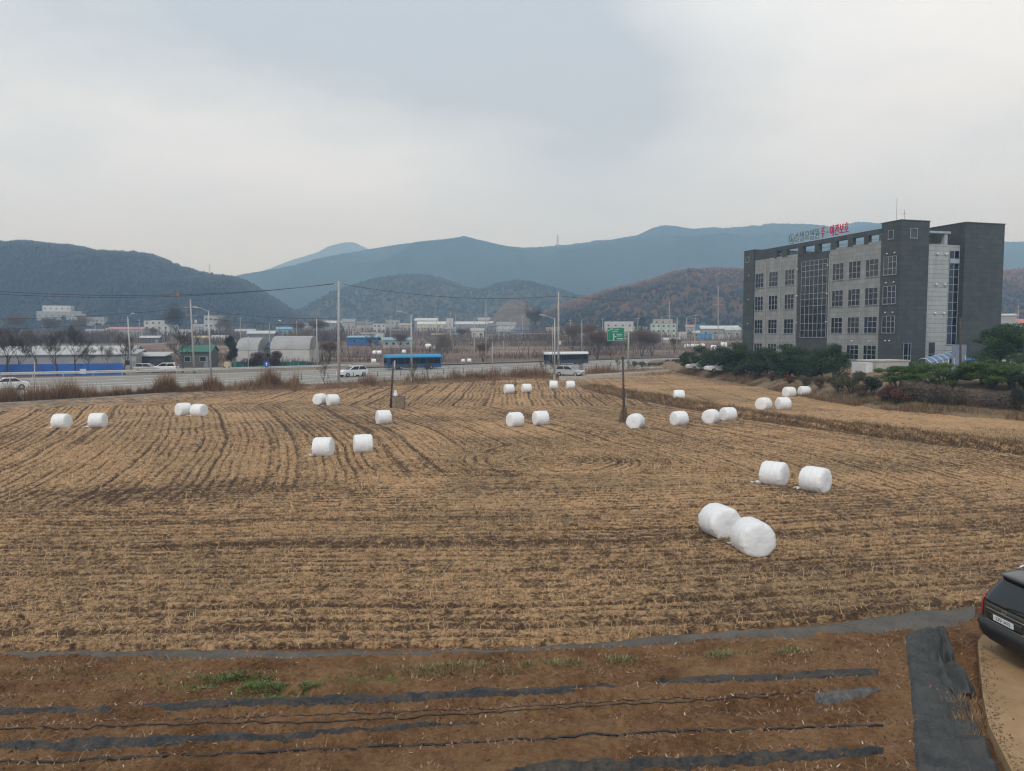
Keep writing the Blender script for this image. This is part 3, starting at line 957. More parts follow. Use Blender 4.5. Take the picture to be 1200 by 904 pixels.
blk = cloth_mat('ground_cloth', (.044, .048, .049), (.105, .107, .102), 2.4)
def quadsheet(name, L_, R_, z0, lift, nu, nv, seed, wr, mat, label, cat):
    tl = np.linspace(0, 1, nu)
    def along(pts):
        y = np.linspace(pts[0][1], pts[-1][1], nu)
        x = np.interp(y, [b for a, b in pts], [a for a, b in pts])
        return np.array([tuple(G(a, b, z0))[:2] for a, b in zip(x, y)])
    A, B = along(L_), along(R_)
    k = np.linspace(0, 1, nv)[None, :, None]
    P = A[:, None] * (1 - k) + B[:, None] * k
    z = np.maximum(garden_z(P[..., 0], P[..., 1]), .40) + lift + wr * (fbm(P[..., 0] * 2.2, P[..., 1] * 1.1, seed, 4) - .45) * 2
    z = z + .03 * np.exp(-((np.linspace(0, 1, nv)[None, :] - .62 + .06 * np.sin(np.linspace(0, 6, nu))[:, None]) / .02) ** 2)
    e = np.minimum(np.linspace(0, 1, nv), np.linspace(1, 0, nv))
    z = z - (1 - sstep(0, .06, e))[None, :] * lift
    o = arr_obj(name, np.stack([P[..., 0], P[..., 1], z], -1).reshape(-1, 3), gridfaces(nu, nv)[:, ::-1], mat, smooth=True)
    return tag(o, label, cat)
quadsheet('ground_cloth', [(1060, 747), (1066, 790), (1070, 840), (1073, 904), (1076, 1010)], [(1108, 741), (1124, 790), (1140, 830), (1172, 904), (1215, 1010)], .5, .05, 150, 90, 31, .065, blk,
          'black woven ground cloth running down beside the concrete slab', 'ground cloth')
# rumpled fold of the same cloth thrown up along its upper end
def fold():
    c = [(1092, 742), (1099, 752), (1103, 765), (1108, 780), (1116, 795), (1126, 808), (1134, 816)]
    q = np.linspace(744, 816, 60)
    px = np.interp(q, [b for a, b in c], [a for a, b in c])
    rows = []
    for i, (a, b) in enumerate(zip(px, q)):
        t = i / 59
        g = G(a, b, .55)
        w_ = .30 * (.7 + .6 * float(fbm(t * 4, 3, 8, 2))) * (1 if t < .8 else 1 - (t - .8) * 3) * (.3 + .7 * min(1, t / .35))
        row = []
        for k in range(26):
            u = k / 25
            s = (u - .5) * 2
            hgt = (1 if t > .12 else .3 + t * 5.8) * (1 if t < .75 else 1 - (t - .75) * 3.9) * .25 * (1 - s * s) * (.6 + .7 * float(fbm(t * 3.2, s * 1.5 + 4, 18, 2))) + min(1, t / .4) * (.09 * math.sin(s * 6 + t * 9) + .04 * math.sin(s * 13 - t * 11)) * (1 - s * s)
            row.append((g.x + s * w_ + .05 * math.sin(t * 9), g.y + .06 * math.sin(s * 5 + t * 4), max(float(garden_z(g.x + s * w_, g.y)), .42) + .055 + max(0, hgt)))
        rows.append(row)
    o = MB().grid(rows[::-1]).build('rumpled_cloth', blk, smooth=True)
    tag(o, 'rumpled fold of black ground cloth heaped near the rear of the dark car', 'ground cloth')
fold()

# concrete slab of the drive
slab_poly = [G(a, b, .68) for a, b in ((1146, 752), (1148, 780), (1152, 815), (1159, 850), (1186, 904), (1230, 1010))]
pol = [(q.x, q.y) for q in slab_poly] + [(7.0, 4.0), (22, 4.0), (22, 17.4), (slab_poly[0].x + .3, slab_poly[0].y + .35)]
conc, nt, p = newmat('drive_concrete')
tcn = nt.new('ShaderNodeTexCoord')
a = nt.noise(tcn.outputs['Object'], .8, 6, .65)
b = nt.noise(tcn.outputs['Object'], 30, 4, .8)
nt.link(nt.ramp(nt.math('ADD', nt.math('MULTIPLY', a, .7), nt.math('MULTIPLY', b, .3)), [(.32, (0.198, 0.121, 0.056)), (.5, (0.310, 0.195, 0.094)), (.7, (0.409, 0.267, 0.133))]), p.inputs['Base Color'])
p.inputs['Roughness'].default_value = .9
nt.link(nt.bump(b, .012), p.inputs['Normal'])
drv = MB().prism(pol[::-1], 'z', .0, .68).build('driveway', conc)
structure(drv)

# weeds, litter
def clump(name, label, xy, n_, Lr, Wr, lean, stops, seed, zf=garden_z, cat='weeds'):
    rng = np.random.default_rng(seed)
    x, y = xy
    P = np.stack([x, y, zf(x, y) - .01], 1)
    V, F, t = blades(P, rng.uniform(*Lr, n_), rng.uniform(*Wr, n_), rng.uniform(*lean, n_), rng=rng)
    return tag(arr_obj(name, V, F, tintmat(name + '_leaf', stops, .75), attrs={'tint': ('FLOAT', t)}), label, cat, kind='stuff')
rng = np.random.default_rng(77)
pts = []
for px, py, sx, sy, n_ in ((300, 803, 36, 7, 5200), (355, 806, 26, 5, 2200), (270, 797, 18, 5, 1200), (380, 795, 60, 4, 700), (225, 793, 60, 4, 500), (430, 793, 40, 3, 400)):
    for _ in range(n_):
        g = G(px + rng.normal(0, sx), py + rng.normal(0, sy), .5)
        pts.append((g.x, g.y))
pts = np.array(pts)
pts = pts[fbm(pts[:, 0] * 2.1, pts[:, 1] * 2.1, 3, 3) > .43]
clump('green_weeds', 'low patch of fresh green weeds growing on the soil at left', (pts[:, 0], pts[:, 1]), len(pts), (.03, .085), (.012, .028), (.7, 1.45), [(0, (.045, .07, .02)), (.5, (.085, .13, .035)), (1, (.16, .20, .07))], 5)
q = []
for px0, px1, y0, y1, n_, sy in ((470, 700, 790, 779, 2600, 3.5), (690, 850, 779, 771, 2600, 3.2), (840, 985, 770, 763, 1800, 3), (900, 950, 766, 764, 700, 3), (0, 470, 789, 790, 1500, 3)):
    t = rng.uniform(0, 1, n_)
    for a in t:
        g = G(px0 + (px1 - px0) * a, y0 + (y1 - y0) * a + rng.normal(0, sy), .42)
        q.append((g.x, g.y))
q = np.array(q)
q = q[fbm(q[:, 0] * 1.4, q[:, 1] * 1.4, 9, 3) > .52]
clump('edge_weeds', 'green and yellowed grass tufts along the lower edge of the grey weed mat', (q[:, 0], q[:, 1]), len(q), (.04, .13), (.008, .018), (.4, 1.4), [(0, (.06, .08, .025)), (.45, (.12, .14, .045)), (.7, (.25, .20, .10)), (1, (.38, .30, .17))], 6)
# dead leaves and stalks strewn on the soil
n = 30000
y = np.sqrt(rng.uniform(9.5 ** 2, 17.2 ** 2, n)); x = rng.uniform(-.78, .62, n) * y
ok = (fbm(x * .9, y * .9, 44, 3) > .40) & (y < Ymat(x) - .1)
x, y = x[ok], y[ok]
clump('leaf_litter', 'dead leaves and dry stalks strewn over the vegetable patch', (x, y), len(x), (.03, .10), (.016, .04), (.9, 1.5), [(0, (.06, .03, .02)), (.35, (.17, .075, .045)), (.7, (.27, .145, .085)), (.96, (.36, .24, .15)), (1, (.55, .48, .40))], 12, cat='leaf litter')
n = 9000
y = np.sqrt(rng.uniform(9.5 ** 2, 18 ** 2, n)); x = rng.uniform(-.78, .60, n) * y
ok = (fbm(x * .7 + 4, y * 1.5, 45, 3) > .5) & (y < Ymat(x) + .9)
x, y = x[ok], y[ok]
clump('dry_stalks', 'pale dry straw stalks scattered on the garden soil', (x, y), len(x), (.08, .28), (.004, .008), (1.25, 1.55), [(0, (.22, .15, .09)), (1, (.48, .38, .24))], 13, cat='straw')
n = 700
px_ = np.abs(rng.normal(0, .13, n)) ** 1.0; y = rng.uniform(9.5, 15.2, n)
x0_ = np.interp(y, [q.y for q in slab_poly[::-1]], [q.x for q in slab_poly[::-1]])
clump('spilled_soil', 'crumbs of soil and dead leaves spilled along the slab edge', (x0_ + .02 + px_, y), n, (.012, .05), (.012, .03), (.9, 1.5), [(0, (.05, .03, .018)), (.6, (.14, .085, .05)), (1, (.28, .2, .12))], 19, zf=lambda a, b: np.full(len(a), .69), cat='soil')
n = 1500
y = rng.uniform(12.0, 13.3, n); x = 8.0 + rng.normal(0, .16, n) - (13 - y) * .35
clump('bank_grass', 'small tuft of reddish dry grass beside the concrete slab edge', (x, y), n, (.05, .22), (.005, .010), (.4, 1.4), [(0, (.14, .08, .04)), (1, (.38, .25, .13))], 15, cat='grass')

# ------------------------------------------------------------------ dark sport utility car, rear corner towards us
def rr(a, b, t): return a + (b - a) * t
class Car:
    """body defined level by level: rear/front extent and half width at each height"""
    Zs = [.24, .34, .46, .62, .70, .74, .90, 1.02, 1.08, 1.30, 1.50, 1.60, 1.66, 1.70]
    SR = [.34, .12, .03, .00, .02, .05, .045, .05, .075, .25, .42, .42, .70, 1.15]
    SF = [4.42, 4.58, 4.64, 4.66, 4.65, 4.63, 4.50, 4.30, 3.72, 3.12, 2.66, 2.44, 2.25, 1.95]
    HW = [.80, .90, .935, .94, .94, .935, .945, .94, .92, .85, .765, .70, .61, .42]
    n = 5.5
    def lv(s, z):
        return [float(np.interp(z, s.Zs, a)) for a in (s.SR, s.SF, s.HW)]
    def rear(s, w, z, off=0.0):
        sr, sf, hw = s.lv(z)
        hl, sc = (sf - sr) / 2, (sf + sr) / 2
        q = min(.999, abs(w) / hw)
        return Vector((sc - hl * (1 - q ** s.n) ** (1 / s.n) - off, w, z))
    def side(s, x, z, sgn, off=0.0):
        sr, sf, hw = s.lv(z)
        hl, sc = (sf - sr) / 2, (sf + sr) / 2
        q = min(.999, abs(x - sc) / hl)
        return Vector((x, sgn * (hw * (1 - q ** s.n) ** (1 / s.n) + off), z))
CAR = Car()
paint, nt, p = newmat('car_paint')
tcn = nt.new('ShaderNodeTexCoord')
nt.link(nt.ramp(nt.noise(tcn.outputs['Object'], 2.5, 5), [(.3, (.052, .050, .042)), (.7, (.070, .066, .056))]), p.inputs['Base Color'])
p.inputs['Metallic'].default_value = .55
p.inputs['Roughness'].default_value = .38
p.inputs['Coat Weight'].default_value = .6
p.inputs['Coat Roughness'].default_value = .12
cglass = M('car_glass', (.012, .016, .018), .06, var=.05)
cplast = M('car_plastic', (.022, .023, .023), .6, var=.1, scale=8)
chrome = M('car_chrome', (.55, .55, .54), .22, .9, var=.05)
redl, nt, p = newmat('tail_lens')
tcn = nt.new('ShaderNodeTexCoord')
nt.link(nt.ramp(nt.noise(tcn.outputs['Object'], 20, 3), [(.3, (.20, .008, .010)), (.7, (.36, .015, .018))]), p.inputs['Base Color'])
p.inputs['Roughness'].default_value = .12
rubber = M('tyre_rubber', (.02, .02, .02), .85, var=.1)
alloy = M('alloy', (.42, .43, .44), .35, .8, var=.06)
whitep = M('plate_white', (.72, .73, .72), .5, var=.04)
blackp = M('letter_black', (.02, .02, .02), .6, var=.05)

def big_car():
    root = thing('parked_car', 'dark grey sport utility car standing on the concrete slab at the right edge', 'car')
    c = CAR
    # body shell
    mb = MB()
    N = 72
    zl = []
    for a, b in zip(c.Zs[:-1], c.Zs[1:]):
        zl += [a, rr(a, b, .5)]
    zl.append(c.Zs[-1])
    rows = []
    for z in zl:
        sr, sf, hw = c.lv(z)
        hl, sc = (sf - sr) / 2, (sf + sr) / 2
        row = []
        for k in range(N):
            t = 2 * PI * k / N
            ct, st = math.cos(t), math.sin(t)
            row.append((sc - hl * math.copysign(abs(ct) ** (2 / c.n), ct), hw * math.copysign(abs(st) ** (2 / c.n), st), z))
        rows.append(row)
    top = [tuple(Vector(q).lerp(Vector((1.6, 0, 1.725)), .5)) for q in rows[-1]]
    mb.grid([r[::-1] for r in rows + [top]], 0, True)
    mb.add(top, [tuple(range(N))[::-1]])
    mb.add(rows[0], [tuple(range(N))])
    mb.build('body', paint, root, smooth=True)
    def rpatch(name, mat, w0, w1, z0, z1, off, nw=14, nz=8, parent=root, shape=None):
        rws = []
        for i in range(nz + 1):
            z = rr(z0, z1, i / nz)
            a, b = (w0, w1) if shape is None else shape(i / nz)
            rws.append([tuple(c.rear(rr(a, b, k / nw), z, off)) for k in range(nw + 1)])
        o = MB().grid([r[::-1] for r in rws]).build(name, mat, parent, smooth=True)
        sd = o.modifiers.new('thick', 'SOLIDIFY'); sd.thickness, sd.offset = .012, 0
        return o
    rpatch('rear_window', cglass, 0, 0, 1.06, 1.52, .004, 18, 8, shape=lambda t: (-.80 + .13 * t + .05 * (1 - t) ** 2, .80 - .13 * t - .05 * (1 - t) ** 2))
    # roof spoiler
    mb = MB()
    rws = []
    for i, (x, z) in enumerate(((.95, 1.672), (.62, 1.65), (.40, 1.615), (.335, 1.588), (.36, 1.565), (.48, 1.545))):
        rws.append([(x + .10 * (abs(w) / .70) ** 4 + (.0 if abs(w) < .6 else .05), w * (1 if i < 4 else .98), z - .035 * (abs(w) / .70) ** 3) for w in np.linspace(-.70, .70, 15)])
    mb.grid(rws).build('spoiler', paint, root, smooth=True)
    # rear bumper cover, dark plastic
    rws = [[tuple(c.rear(w, z, .022 + (.018 if .56 < z < .70 else 0))) for w in np.linspace(-.90, .90, 31)] for z in (.26, .32, .40, .48, .56, .60, .66, .70, .735)]
    b = MB().grid([r[::-1] for r in rws]).build('rear_bumper', cplast, root, smooth=True)
    sd = b.modifiers.new('thick', 'SOLIDIFY'); sd.thickness, sd.offset = .03, 0
    for s in (-1, 1):
        o = rpatch('reflector', redl, s * .70, s * .83, .60, .675, .06, 5, 2, b)
    # painted tailgate lower panel with plate recess, chrome garnish
    rpatch('plate_recess', M('recess_paint', (.03, .029, .026), .5, var=.1), -.44, .44, .75, .915, .003, 10, 4)
    rpatch('garnish', M('garnish_grey', (.20, .195, .18), .35, .5, var=.06), -.50, .50, .945, .975, .014, 12, 2)
    rpatch('tailgate_lip', M('garnish_grey', (.2, .2, .2)), -.50, .50, .725, .745, .02, 12, 2)
    for s in (-1, 1):
        zz = np.linspace(.80, 1.16, 9)
        rws = []
        for i, z in enumerate(zz):
            t = i / 8
            ins = .60 + .07 * t
            hw = c.lv(z)[2]
            row = [tuple(c.rear(s * rr(ins, hw * .985, k / 5), z, .014)) for k in range(6)]
            sr, sf, _ = c.lv(z)
            x0 = c.rear(s * hw * .985, z).x
            row += [tuple(c.side(x0 + .05 + .11 * k * (1 if t > .3 else .6), z, s, .012)) for k in (0, 1, 2)]
            rws.append(row)
        tl = MB().grid([r[::-1] for r in rws] if s > 0 else rws).build('tail_light', redl, root, smooth=True)
        sd = tl.modifiers.new('thick', 'SOLIDIFY'); sd.thickness, sd.offset = .02, 0
        rws = [[tuple(c.rear(s * w, z, .027)) for w in np.linspace(.67, .80, 6)] for z in (.805, .83, .855)]
        MB().grid([r[::-1] for r in rws] if s > 0 else rws).build('reverse_lens', M('clear_lens', (.6, .58, .55), .2), tl, smooth=True)
    # number plate
    x = c.rear(0, .83).x - .022
    rake = Matrix.Translation((x, 0, .835)) @ Matrix.Rotation(-.10, 4, 'Y')
    pl = MB().box((0, 0, 0), (.012, .52, .112)).build('number_plate', whitep, root, bevel=.004)
    pl.matrix_local = rake
    tm = Matrix(((0, 0, -1, -.0065), (-1, 0, 0, 0), (0, 1, 0, 0), (0, 0, 0, 1)))
    text_mesh('23무 3470', .098, .0012, pl, 'lettering', blackp, tm, xs=.92)
    # oval badge with three letters
    x = c.rear(0, 1.015).x - .012
    em = MB()
    ring = []
    for k in range(28):
        t = 2 * PI * k / 28
        ring.append(((0, .068 * math.cos(t), .033 * math.sin(t))))
    em.tube([Vector(q) for q in ring + ring[:1]], .0045, 5, cap=False)
    e = em.build('badge', chrome, root, smooth=True)
    e.location = (x, 0, 1.015)
    text_mesh('KIA', .042, .002, e, 'lettering', chrome, Matrix(((0, 0, -1, 0), (-1, 0, 0, 0), (0, 1, 0, 0), (0, 0, 0, 1))))
    for s in (-1, 1):
        MB().tube([c.rear(s * .60, z, .006) for z in (.75, .85, .95, 1.05)], .006, 5).build('tailgate_seam', cplast, root)
    # wiper
    mb = MB()
    mb.tube([c.rear(.0, 1.10, .03), c.rear(-.10, 1.13, .035), c.rear(-.42, 1.15, .03)], [.012, .008, .005], 6)
    mb.tube([c.rear(-.06, 1.105, .022), c.rear(-.46, 1.135, .022)], .006, 5)
    mb.build('wiper', cplast, root, smooth=True)
    # side windows
    for s in (-1, 1):
        for x0, x1 in ((.62, 1.10), (1.16, 2.00), (2.06, 3.02)):
            rws = []
            for i in range(6):
                z = rr(1.10, 1.50, i / 5)
                a = x0 + (.10 * i / 5 if x0 < .7 else 0)
                b = x1 - (.62 * i / 5 if x1 > 2.5 else 0)
                rws.append([tuple(c.side(rr(a, b, k / 8), z, s, .004)) for k in range(9)])
            MB().grid(rws if s < 0 else [r[::-1] for r in rws]).build('side_window', cglass, root, smooth=True)
        # roof rail
        mb = MB()
        mb.tube([(.78, s * .60, 1.655), (.86, s * .60, 1.715), (1.2, s * .605, 1.745), (1.9, s * .60, 1.75), (2.3, s * .58, 1.725), (2.42, s * .57, 1.67)], [.018, .022, .022, .022, .022, .016], 8)
        mb.build('roof_rail', M('rail_silver', (.62, .63, .64), .3, .6, var=.04), root, smooth=True)
        # door handles, mirror
        for x in (1.25, 2.2):
            q = c.side(x, .98, s, .02)
            MB().box(q, (.20, .03, .035)).build('door_handle', paint, root, bevel=.01)
        q = c.side(3.05, 1.08, s, .10)
        MB().ell(q, (.07, .11, .08)).build('mirror', paint, root, smooth=True)
        hl_ = [[tuple(Vector((rr(4.33, 4.60, k / 5) + .01, s * rr(.86, .62, k / 5), z))) for k in range(6)] for z in (.80, .88, .93)]
        MB().grid(hl_).build('headlight', M('clear_lens', (.6, .58, .55)), root, smooth=True)
    rws = []
    for i in range(6):
        z = rr(1.12, 1.56, i / 5)
        sr, sf, hw = c.lv(z)
        rws.append([(sf - .25 * (abs(w)) ** 3 + .01, w * hw * .92, z) for w in np.linspace(-1, 1, 11)])
    MB().grid(rws).build('windscreen', cglass, root, smooth=True)
    # wheels
    for x in (.88, 3.60):
        for s in (-1, 1):
            wh = MB()
            prof = [(.20, -.11), (.30, -.12), (.345, -.10), (.355, -.05), (.355, .05), (.345, .10), (.30, .12), (.20, .11)]
            wh.grid([[(r * math.cos(2 * PI * k / 28), y_, r * math.sin(2 * PI * k / 28)) for k in range(28)] for r, y_ in prof], 0, True)
            w_ = wh.build('wheel', rubber, root, smooth=True, loc=(x, s * .80, .355))
            rm = MB()
            rm.tube([(0, s * .085, 0), (0, s * .10, 0)], [.24, .235], 28)
            for k in range(5):
                t = 2 * PI * k / 5
                rm.box((.12 * math.cos(t), s * .105, .12 * math.sin(t)), (.22, .02, .05), rot=Matrix.Rotation(-t, 3, 'Y'))
            rm.build('rim', alloy, w_)
            mb = MB()
            mb.grid([[(.41 * math.cos(t), s * yy_, .03 + .41 * math.sin(t)) for t in np.linspace(0, PI, 15)] for yy_ in (.10, .135)])
            mb.build('wheel_arch', cplast, w_, smooth=True)
    mb = MB(); mb.tube([(.16, -.55, .27), (.45, -.55, .29)], .035, 10)
    mb.build('exhaust_pipe', chrome, root, smooth=True)
    return root
bc = big_car()
bc.location = (9.36, 14.34, .68)
bc.rotation_euler = (0, 0, math.radians(6))
# ------------------------------------------------------------------ wrapped silage bales
wrap, nt, p = newmat('bale_wrap')
tcn = nt.new('ShaderNodeTexCoord')
n_ = nt.noise(tcn.outputs['Object'], 3.0, 5, .6)
nt.link(nt.ramp(n_, [(.3, (.74, .745, .74)), (.7, (.83, .83, .825))]), p.inputs['Base Color'])
p.inputs['Roughness'].default_value = .42
mp = nt.new('ShaderNodeMapping'); mp.inputs['Scale'].default_value = (14, 2.5, 2.5)
nt.link(tcn.outputs['Object'], mp.inputs['Vector'])
wv = nt.new('ShaderNodeTexWave'); wv.inputs['Scale'].default_value = 2.3; wv.inputs['Distortion'].default_value = 2.5; wv.inputs['Detail'].default_value = 3
nt.link(tcn.outputs['Object'], wv.inputs['Vector'])
nt.link(nt.bump(nt.math('ADD', nt.math('MULTIPLY', nt.noise(mp.outputs[0], 1.0, 5, .7), 1.2), nt.math('MULTIPLY', wv.outputs['Fac'], .35)), .035), p.inputs['Normal'])
def bale_kind(seed, tail, sag=1.0, r=.60, L=1.08):
    def make():
        rng = np.random.default_rng(seed)
        root = bpy.data.objects.new('silage_bale', None); COL.objects.link(root); root.empty_display_size = .3
        nu, nv = 64, 34
        prof = [(-L / 2 + .00, 0), (-L / 2 - .015, r * .25), (-L / 2 - .012, r * .5), (-L / 2, r * .72), (-L / 2 + .018, r * .85), (-L / 2 + .055, r * .935), (-L / 2 + .12, r * .985), (-L / 2 + .22, r * 1.0)]
        half = prof + [(x, r * (1.0 + .018 * math.cos(PI * x / L))) for x in np.linspace(-L / 2 + .32, -.06, 5)]
        prof = half + [(-x, q) for x, q in half[::-1]]
        rows = []
        for i, (x, q) in enumerate(prof):
            row = []
            for k in range(nu):
                t = 2 * PI * k / nu
                edge = math.exp(-((abs(x) - L / 2 + .04) / .09) ** 2)
                pleat = edge * .040 * (float(vnoise(k * .55, i * .05 + (3 if x > 0 else 9), seed)) - .5) * 2 * min(1, q / r * 1.3)
                band = .007 * math.sin(x * 24 + .7 * math.sin(t + seed)) + .026 * (float(fbm(x * 3 + 7, math.cos(t) * 1.3 + math.sin(t) * 1.9, seed, 3)) - .5)
                rad = q + (pleat + band if q > r * .4 else 0)
                y_, z_ = rad * math.cos(t), rad * math.sin(t)
                if z_ < -r * .80:                                  # settles on the ground
                    z_ = -r * .80 + (z_ + r * .80) * .35
                    y_ *= 1.02
                z_ *= (.965 if z_ > 0 else 1.0) * sag
                xx = x + .02 * (float(fbm(y_ * 3, z_ * 3, seed + 2, 2)) - .5) * (1 if abs(x) > L * .4 else 0)
                row.append((xx, y_, z_ + r * .87 - .02))
            rows.append(row)
        mb = MB().grid(rows, 0, True)
        mb.add(rows[0], [tuple(range(nu))]); mb.add(rows[-1], [tuple(range(nu))[::-1]])
        mb.build('wrapped_roll', wrap, root, smooth=True)
        if tail:
            mb = MB()
            rr_ = []
            for i in range(9):
                t = i / 8
                wd = .16 * (1 - .55 * t) + .05 * math.sin(i * 2.1 + seed)
                cx, cy = -L * .45 - .05 - .42 * t * tail, -r * .35 - .16 * t
                zz = .05 + .075 * math.sin(t * 4 + seed) ** 2
                rr_.append([(cx + .02 * math.sin(k * 3 + i), cy + (k / 5 - .5) * wd * 2, max(.03, zz + .035 * math.sin(k * 2.2 + i * 1.7))) for k in range(6)])
            o = mb.grid(rr_).build('film_tail', wrap, root, smooth=True)
            sd = o.modifiers.new('thick', 'SOLIDIFY'); sd.thickness = .012
        return root
    return make
BK = [Kind(bale_kind(3, 1.0)), Kind(bale_kind(8, 0)), Kind(bale_kind(15, .7)), Kind(bale_kind(22, 0, .97, .60))]
BALES = [  # px, bottom py, axis angle, kind, label
    (72.5, 502.5, 4, 0, 'white wrapped bale at the far left edge, left one of a spaced pair'),
    (115, 501.5, -3, 0, 'white wrapped bale at the far left, right one of a spaced pair'),
    (215, 487.5, 128, 1, 'left bale of the touching pair by the dry weeds at left'),
    (233.5, 488.5, 18, 0, 'right bale of the touching pair by the dry weeds at left, film end trailing'),
    (375, 474.5, 112, 1, 'small round ended bale, left of the pair below the white road car'),
    (390, 475.5, 145, 2, 'small bale, right of the pair in front of the white car on the road'),
    (379, 535.5, 3, 0, 'left one of the two larger bales in mid-field left of centre'),
    (425.5, 531.5, 163, 1, 'right one of the two larger bales in mid-field left of centre'),
    (449.5, 497.5, 155, 2, 'single bale just below the leaning timber post with the crate'),
    (596.5, 461.5, 160, 1, 'first from the left in the row of four small far bales at the centre'),
    (617, 460.5, 165, 3, 'second from the left in the row of four small far bales at the centre'),
    (649, 456.3, 8, 1, 'third from the left in the row of four small far bales at the centre'),
    (668.5, 456.3, -6, 3, 'last in the row of four small far bales, below the white jeep'),
    (603.5, 500.5, 150, 2, 'left bale of the pair in the middle of the field, below the row of four'),
    (633.5, 498.5, 158, 0, 'right bale of the pair in the middle of the field, below the row of four'),
    (744.5, 502.5, 118, 2, 'bale standing beside the foot of the dark pole bound with straw'),
    (795.5, 499.0, 155, 1, 'single bale between the dark pole and the touching pair at right'),
    (795.5, 469.5, 2, 3, 'small bale alone on the upper paddy behind the grassy step'),
    (833, 496.5, 132, 2, 'left bale of the touching pair at the foot of the grassy step'),
    (853, 493.5, 156, 0, 'right bale of the touching pair at the foot of the grassy step'),
    (894.5, 480.5, 140, 1, 'left one of the nearer two bales on the upper paddy below the office block'),
    (917.5, 480.0, 170, 2, 'right one of the nearer two bales on the upper paddy below the office block'),
    (924.5, 465.5, 158, 1, 'left one of the two farthest bales against the shrubs on the upper paddy'),
    (942.5, 464.5, 165, 0, 'right one of the two farthest bales against the shrubs on the upper paddy'),
    (907, 569.5, 42, 0, 'left bale of the spaced pair in the right half, film end trailing to its left'),
    (955, 577.0, 50, 2, 'right bale of the spaced pair in the right half, round end facing right'),
    (843.0, 630.0, 74, 3, 'rear one of the two nearest bales, partly hidden by its neighbour'),
    (881.5, 651, 84, 0, 'nearest and largest bale, its round end facing the camera'),
]
for i, (px, py, ang, kd, lab) in enumerate(BALES):
    z = 0.0
    g = G(px, py, z)
    dv = Vector((g.x, g.y, 0)).normalized()
    c = g + dv * .30
    up = float(sstep(-.2, .6, c.x - Xbund(c.y)) * (c.y < 103))
    if up > .5:
        g = G(px, py, .33); c = g + Vector((g.x, g.y, 0)).normalized() * .30
        z = .31
    BK[kd].put(lab, 'silage bale', (c.x, c.y, z + .0), -math.radians(ang), (1, 1, 1) if i != 3 else (1.02, 1, .98), 'white silage bales lying on the stubble field')

# ------------------------------------------------------------------ posts standing in the field
wood = M('weathered_wood', (.075, .06, .05), .9, var=.35, scale=5, bump=.01)
steel = M('galvanised_steel', (.36, .37, .37), .5, .25, var=.12, scale=2)
concp = M('pole_concrete', (.36, .35, .335), .85, var=.12, scale=2)
b = G(457.5, 478.5, 0)
t = thing('timber_post', 'dark leaning timber post with a pale capped top beside the brown crate', 'post', b)
tp = WD(461, 424.5, b.y) - b
MB().tube([(0, 0, -.2), tuple(tp * .5), tuple(tp)], [.11, .10, .085], 8).build('post_shaft', wood, t, smooth=True)
MB().tube([tuple(tp * .88 + Vector((.12, 0, 0))), tuple(tp * 1.03 + Vector((.12, 0, 0)))], .07, 8).build('post_cap', M('cap_grey', (.45, .46, .46), .6), t)
MB().tube([(.22, 0, 1.2), (.23, 0, 2.6)], .03, 6).build('side_rod', steel, t)
b2 = G(466, 478.8, 0) + Vector((.05, .35, 0))
t = thing('crate', 'low brown crate filled with dark soil at the foot of the leaning post', 'crate', b2)
mb = MB()
for q, s in (((0, -.45, .55), (1.15, .06, 1.1)), ((0, .45, .55), (1.15, .06, 1.1)), ((-.55, 0, .55), (.06, .84, 1.1)), ((.55, 0, .55), (.06, .84, 1.1))):
    mb.box(q, s)
mb.build('crate_wall', M('crate_board', (.20, .155, .105), .9, var=.25, scale=4), t)
mb = MB()
mb.grid([[(x, y, 1.02 + .14 * math.exp(-(x * x + y * y) * 6) + .05 * float(vnoise(x * 9, y * 9, 3))) for x in np.linspace(-.52, .52, 10)] for y in np.linspace(-.42, .42, 8)])
mb.build('soil_heap', M('dark_soil', (.06, .042, .032), .95), t, smooth=True)
mb = MB()
mb.grid([[((r_ + .02 * math.sin(k * 2.1)) * math.cos(2 * PI * k / 14), r_ * .8 * math.sin(2 * PI * k / 14), z_) for k in range(14)] for r_, z_ in ((.06, 0), (.20, .03), (.22, .18), (.16, .34), (.10, .46), (.11, .55), (.02, .62))], 0, True)
o = mb.build('white_bag', M('bag_white', (.75, .75, .74), .5), None, smooth=True, loc=(b2.x - .28, b2.y - .1, 1.09))
tag(o, 'knotted white plastic bag sitting on the brown crate', 'bag')
b = G(731.5, 494.5, 0)
t = thing('field_pole', 'tall thin dark pole standing in the field with straw bound round its foot', 'pole', b)
tp = WD(729.8, 418.5, b.y) - b
MB().tube([(0, 0, -.2), tuple(tp * .5), tuple(tp)], [.10, .09, .075], 8).build('pole_shaft', wood, t, smooth=True)
MB().box(tp + Vector((0, 0, -.08)), (.22, .2, .22)).build('pole_top', wood, t)
mb = MB(); rng_ = random.Random(4)
for k in range(90):
    a = rng_.uniform(0, 2 * PI); r_ = rng_.uniform(.15, .42)
    q = Vector((math.cos(a), math.sin(a), 0))
    mb.tube([q * r_ + Vector((-.08, 0, -.02)), q * (.10 + .05 * rng_.random()) + Vector((rng_.uniform(-.04, .04), 0, rng_.uniform(.7, 1.25)))], [.022, .012], 3)
mb.build('straw_bundle', M('old_straw', (.15, .105, .07), .95, var=.4, scale=6), t)
b = Vector((b.x - .0, b.y + .55, 0))
o = MB().tube([(b.x - .05, b.y, -.2), (b.x + .28, b.y, 2.3)], .022, 6).build('thin_rod', steel)
tag(o, 'short thin grey rod leaning beside the dark field pole', 'rod')

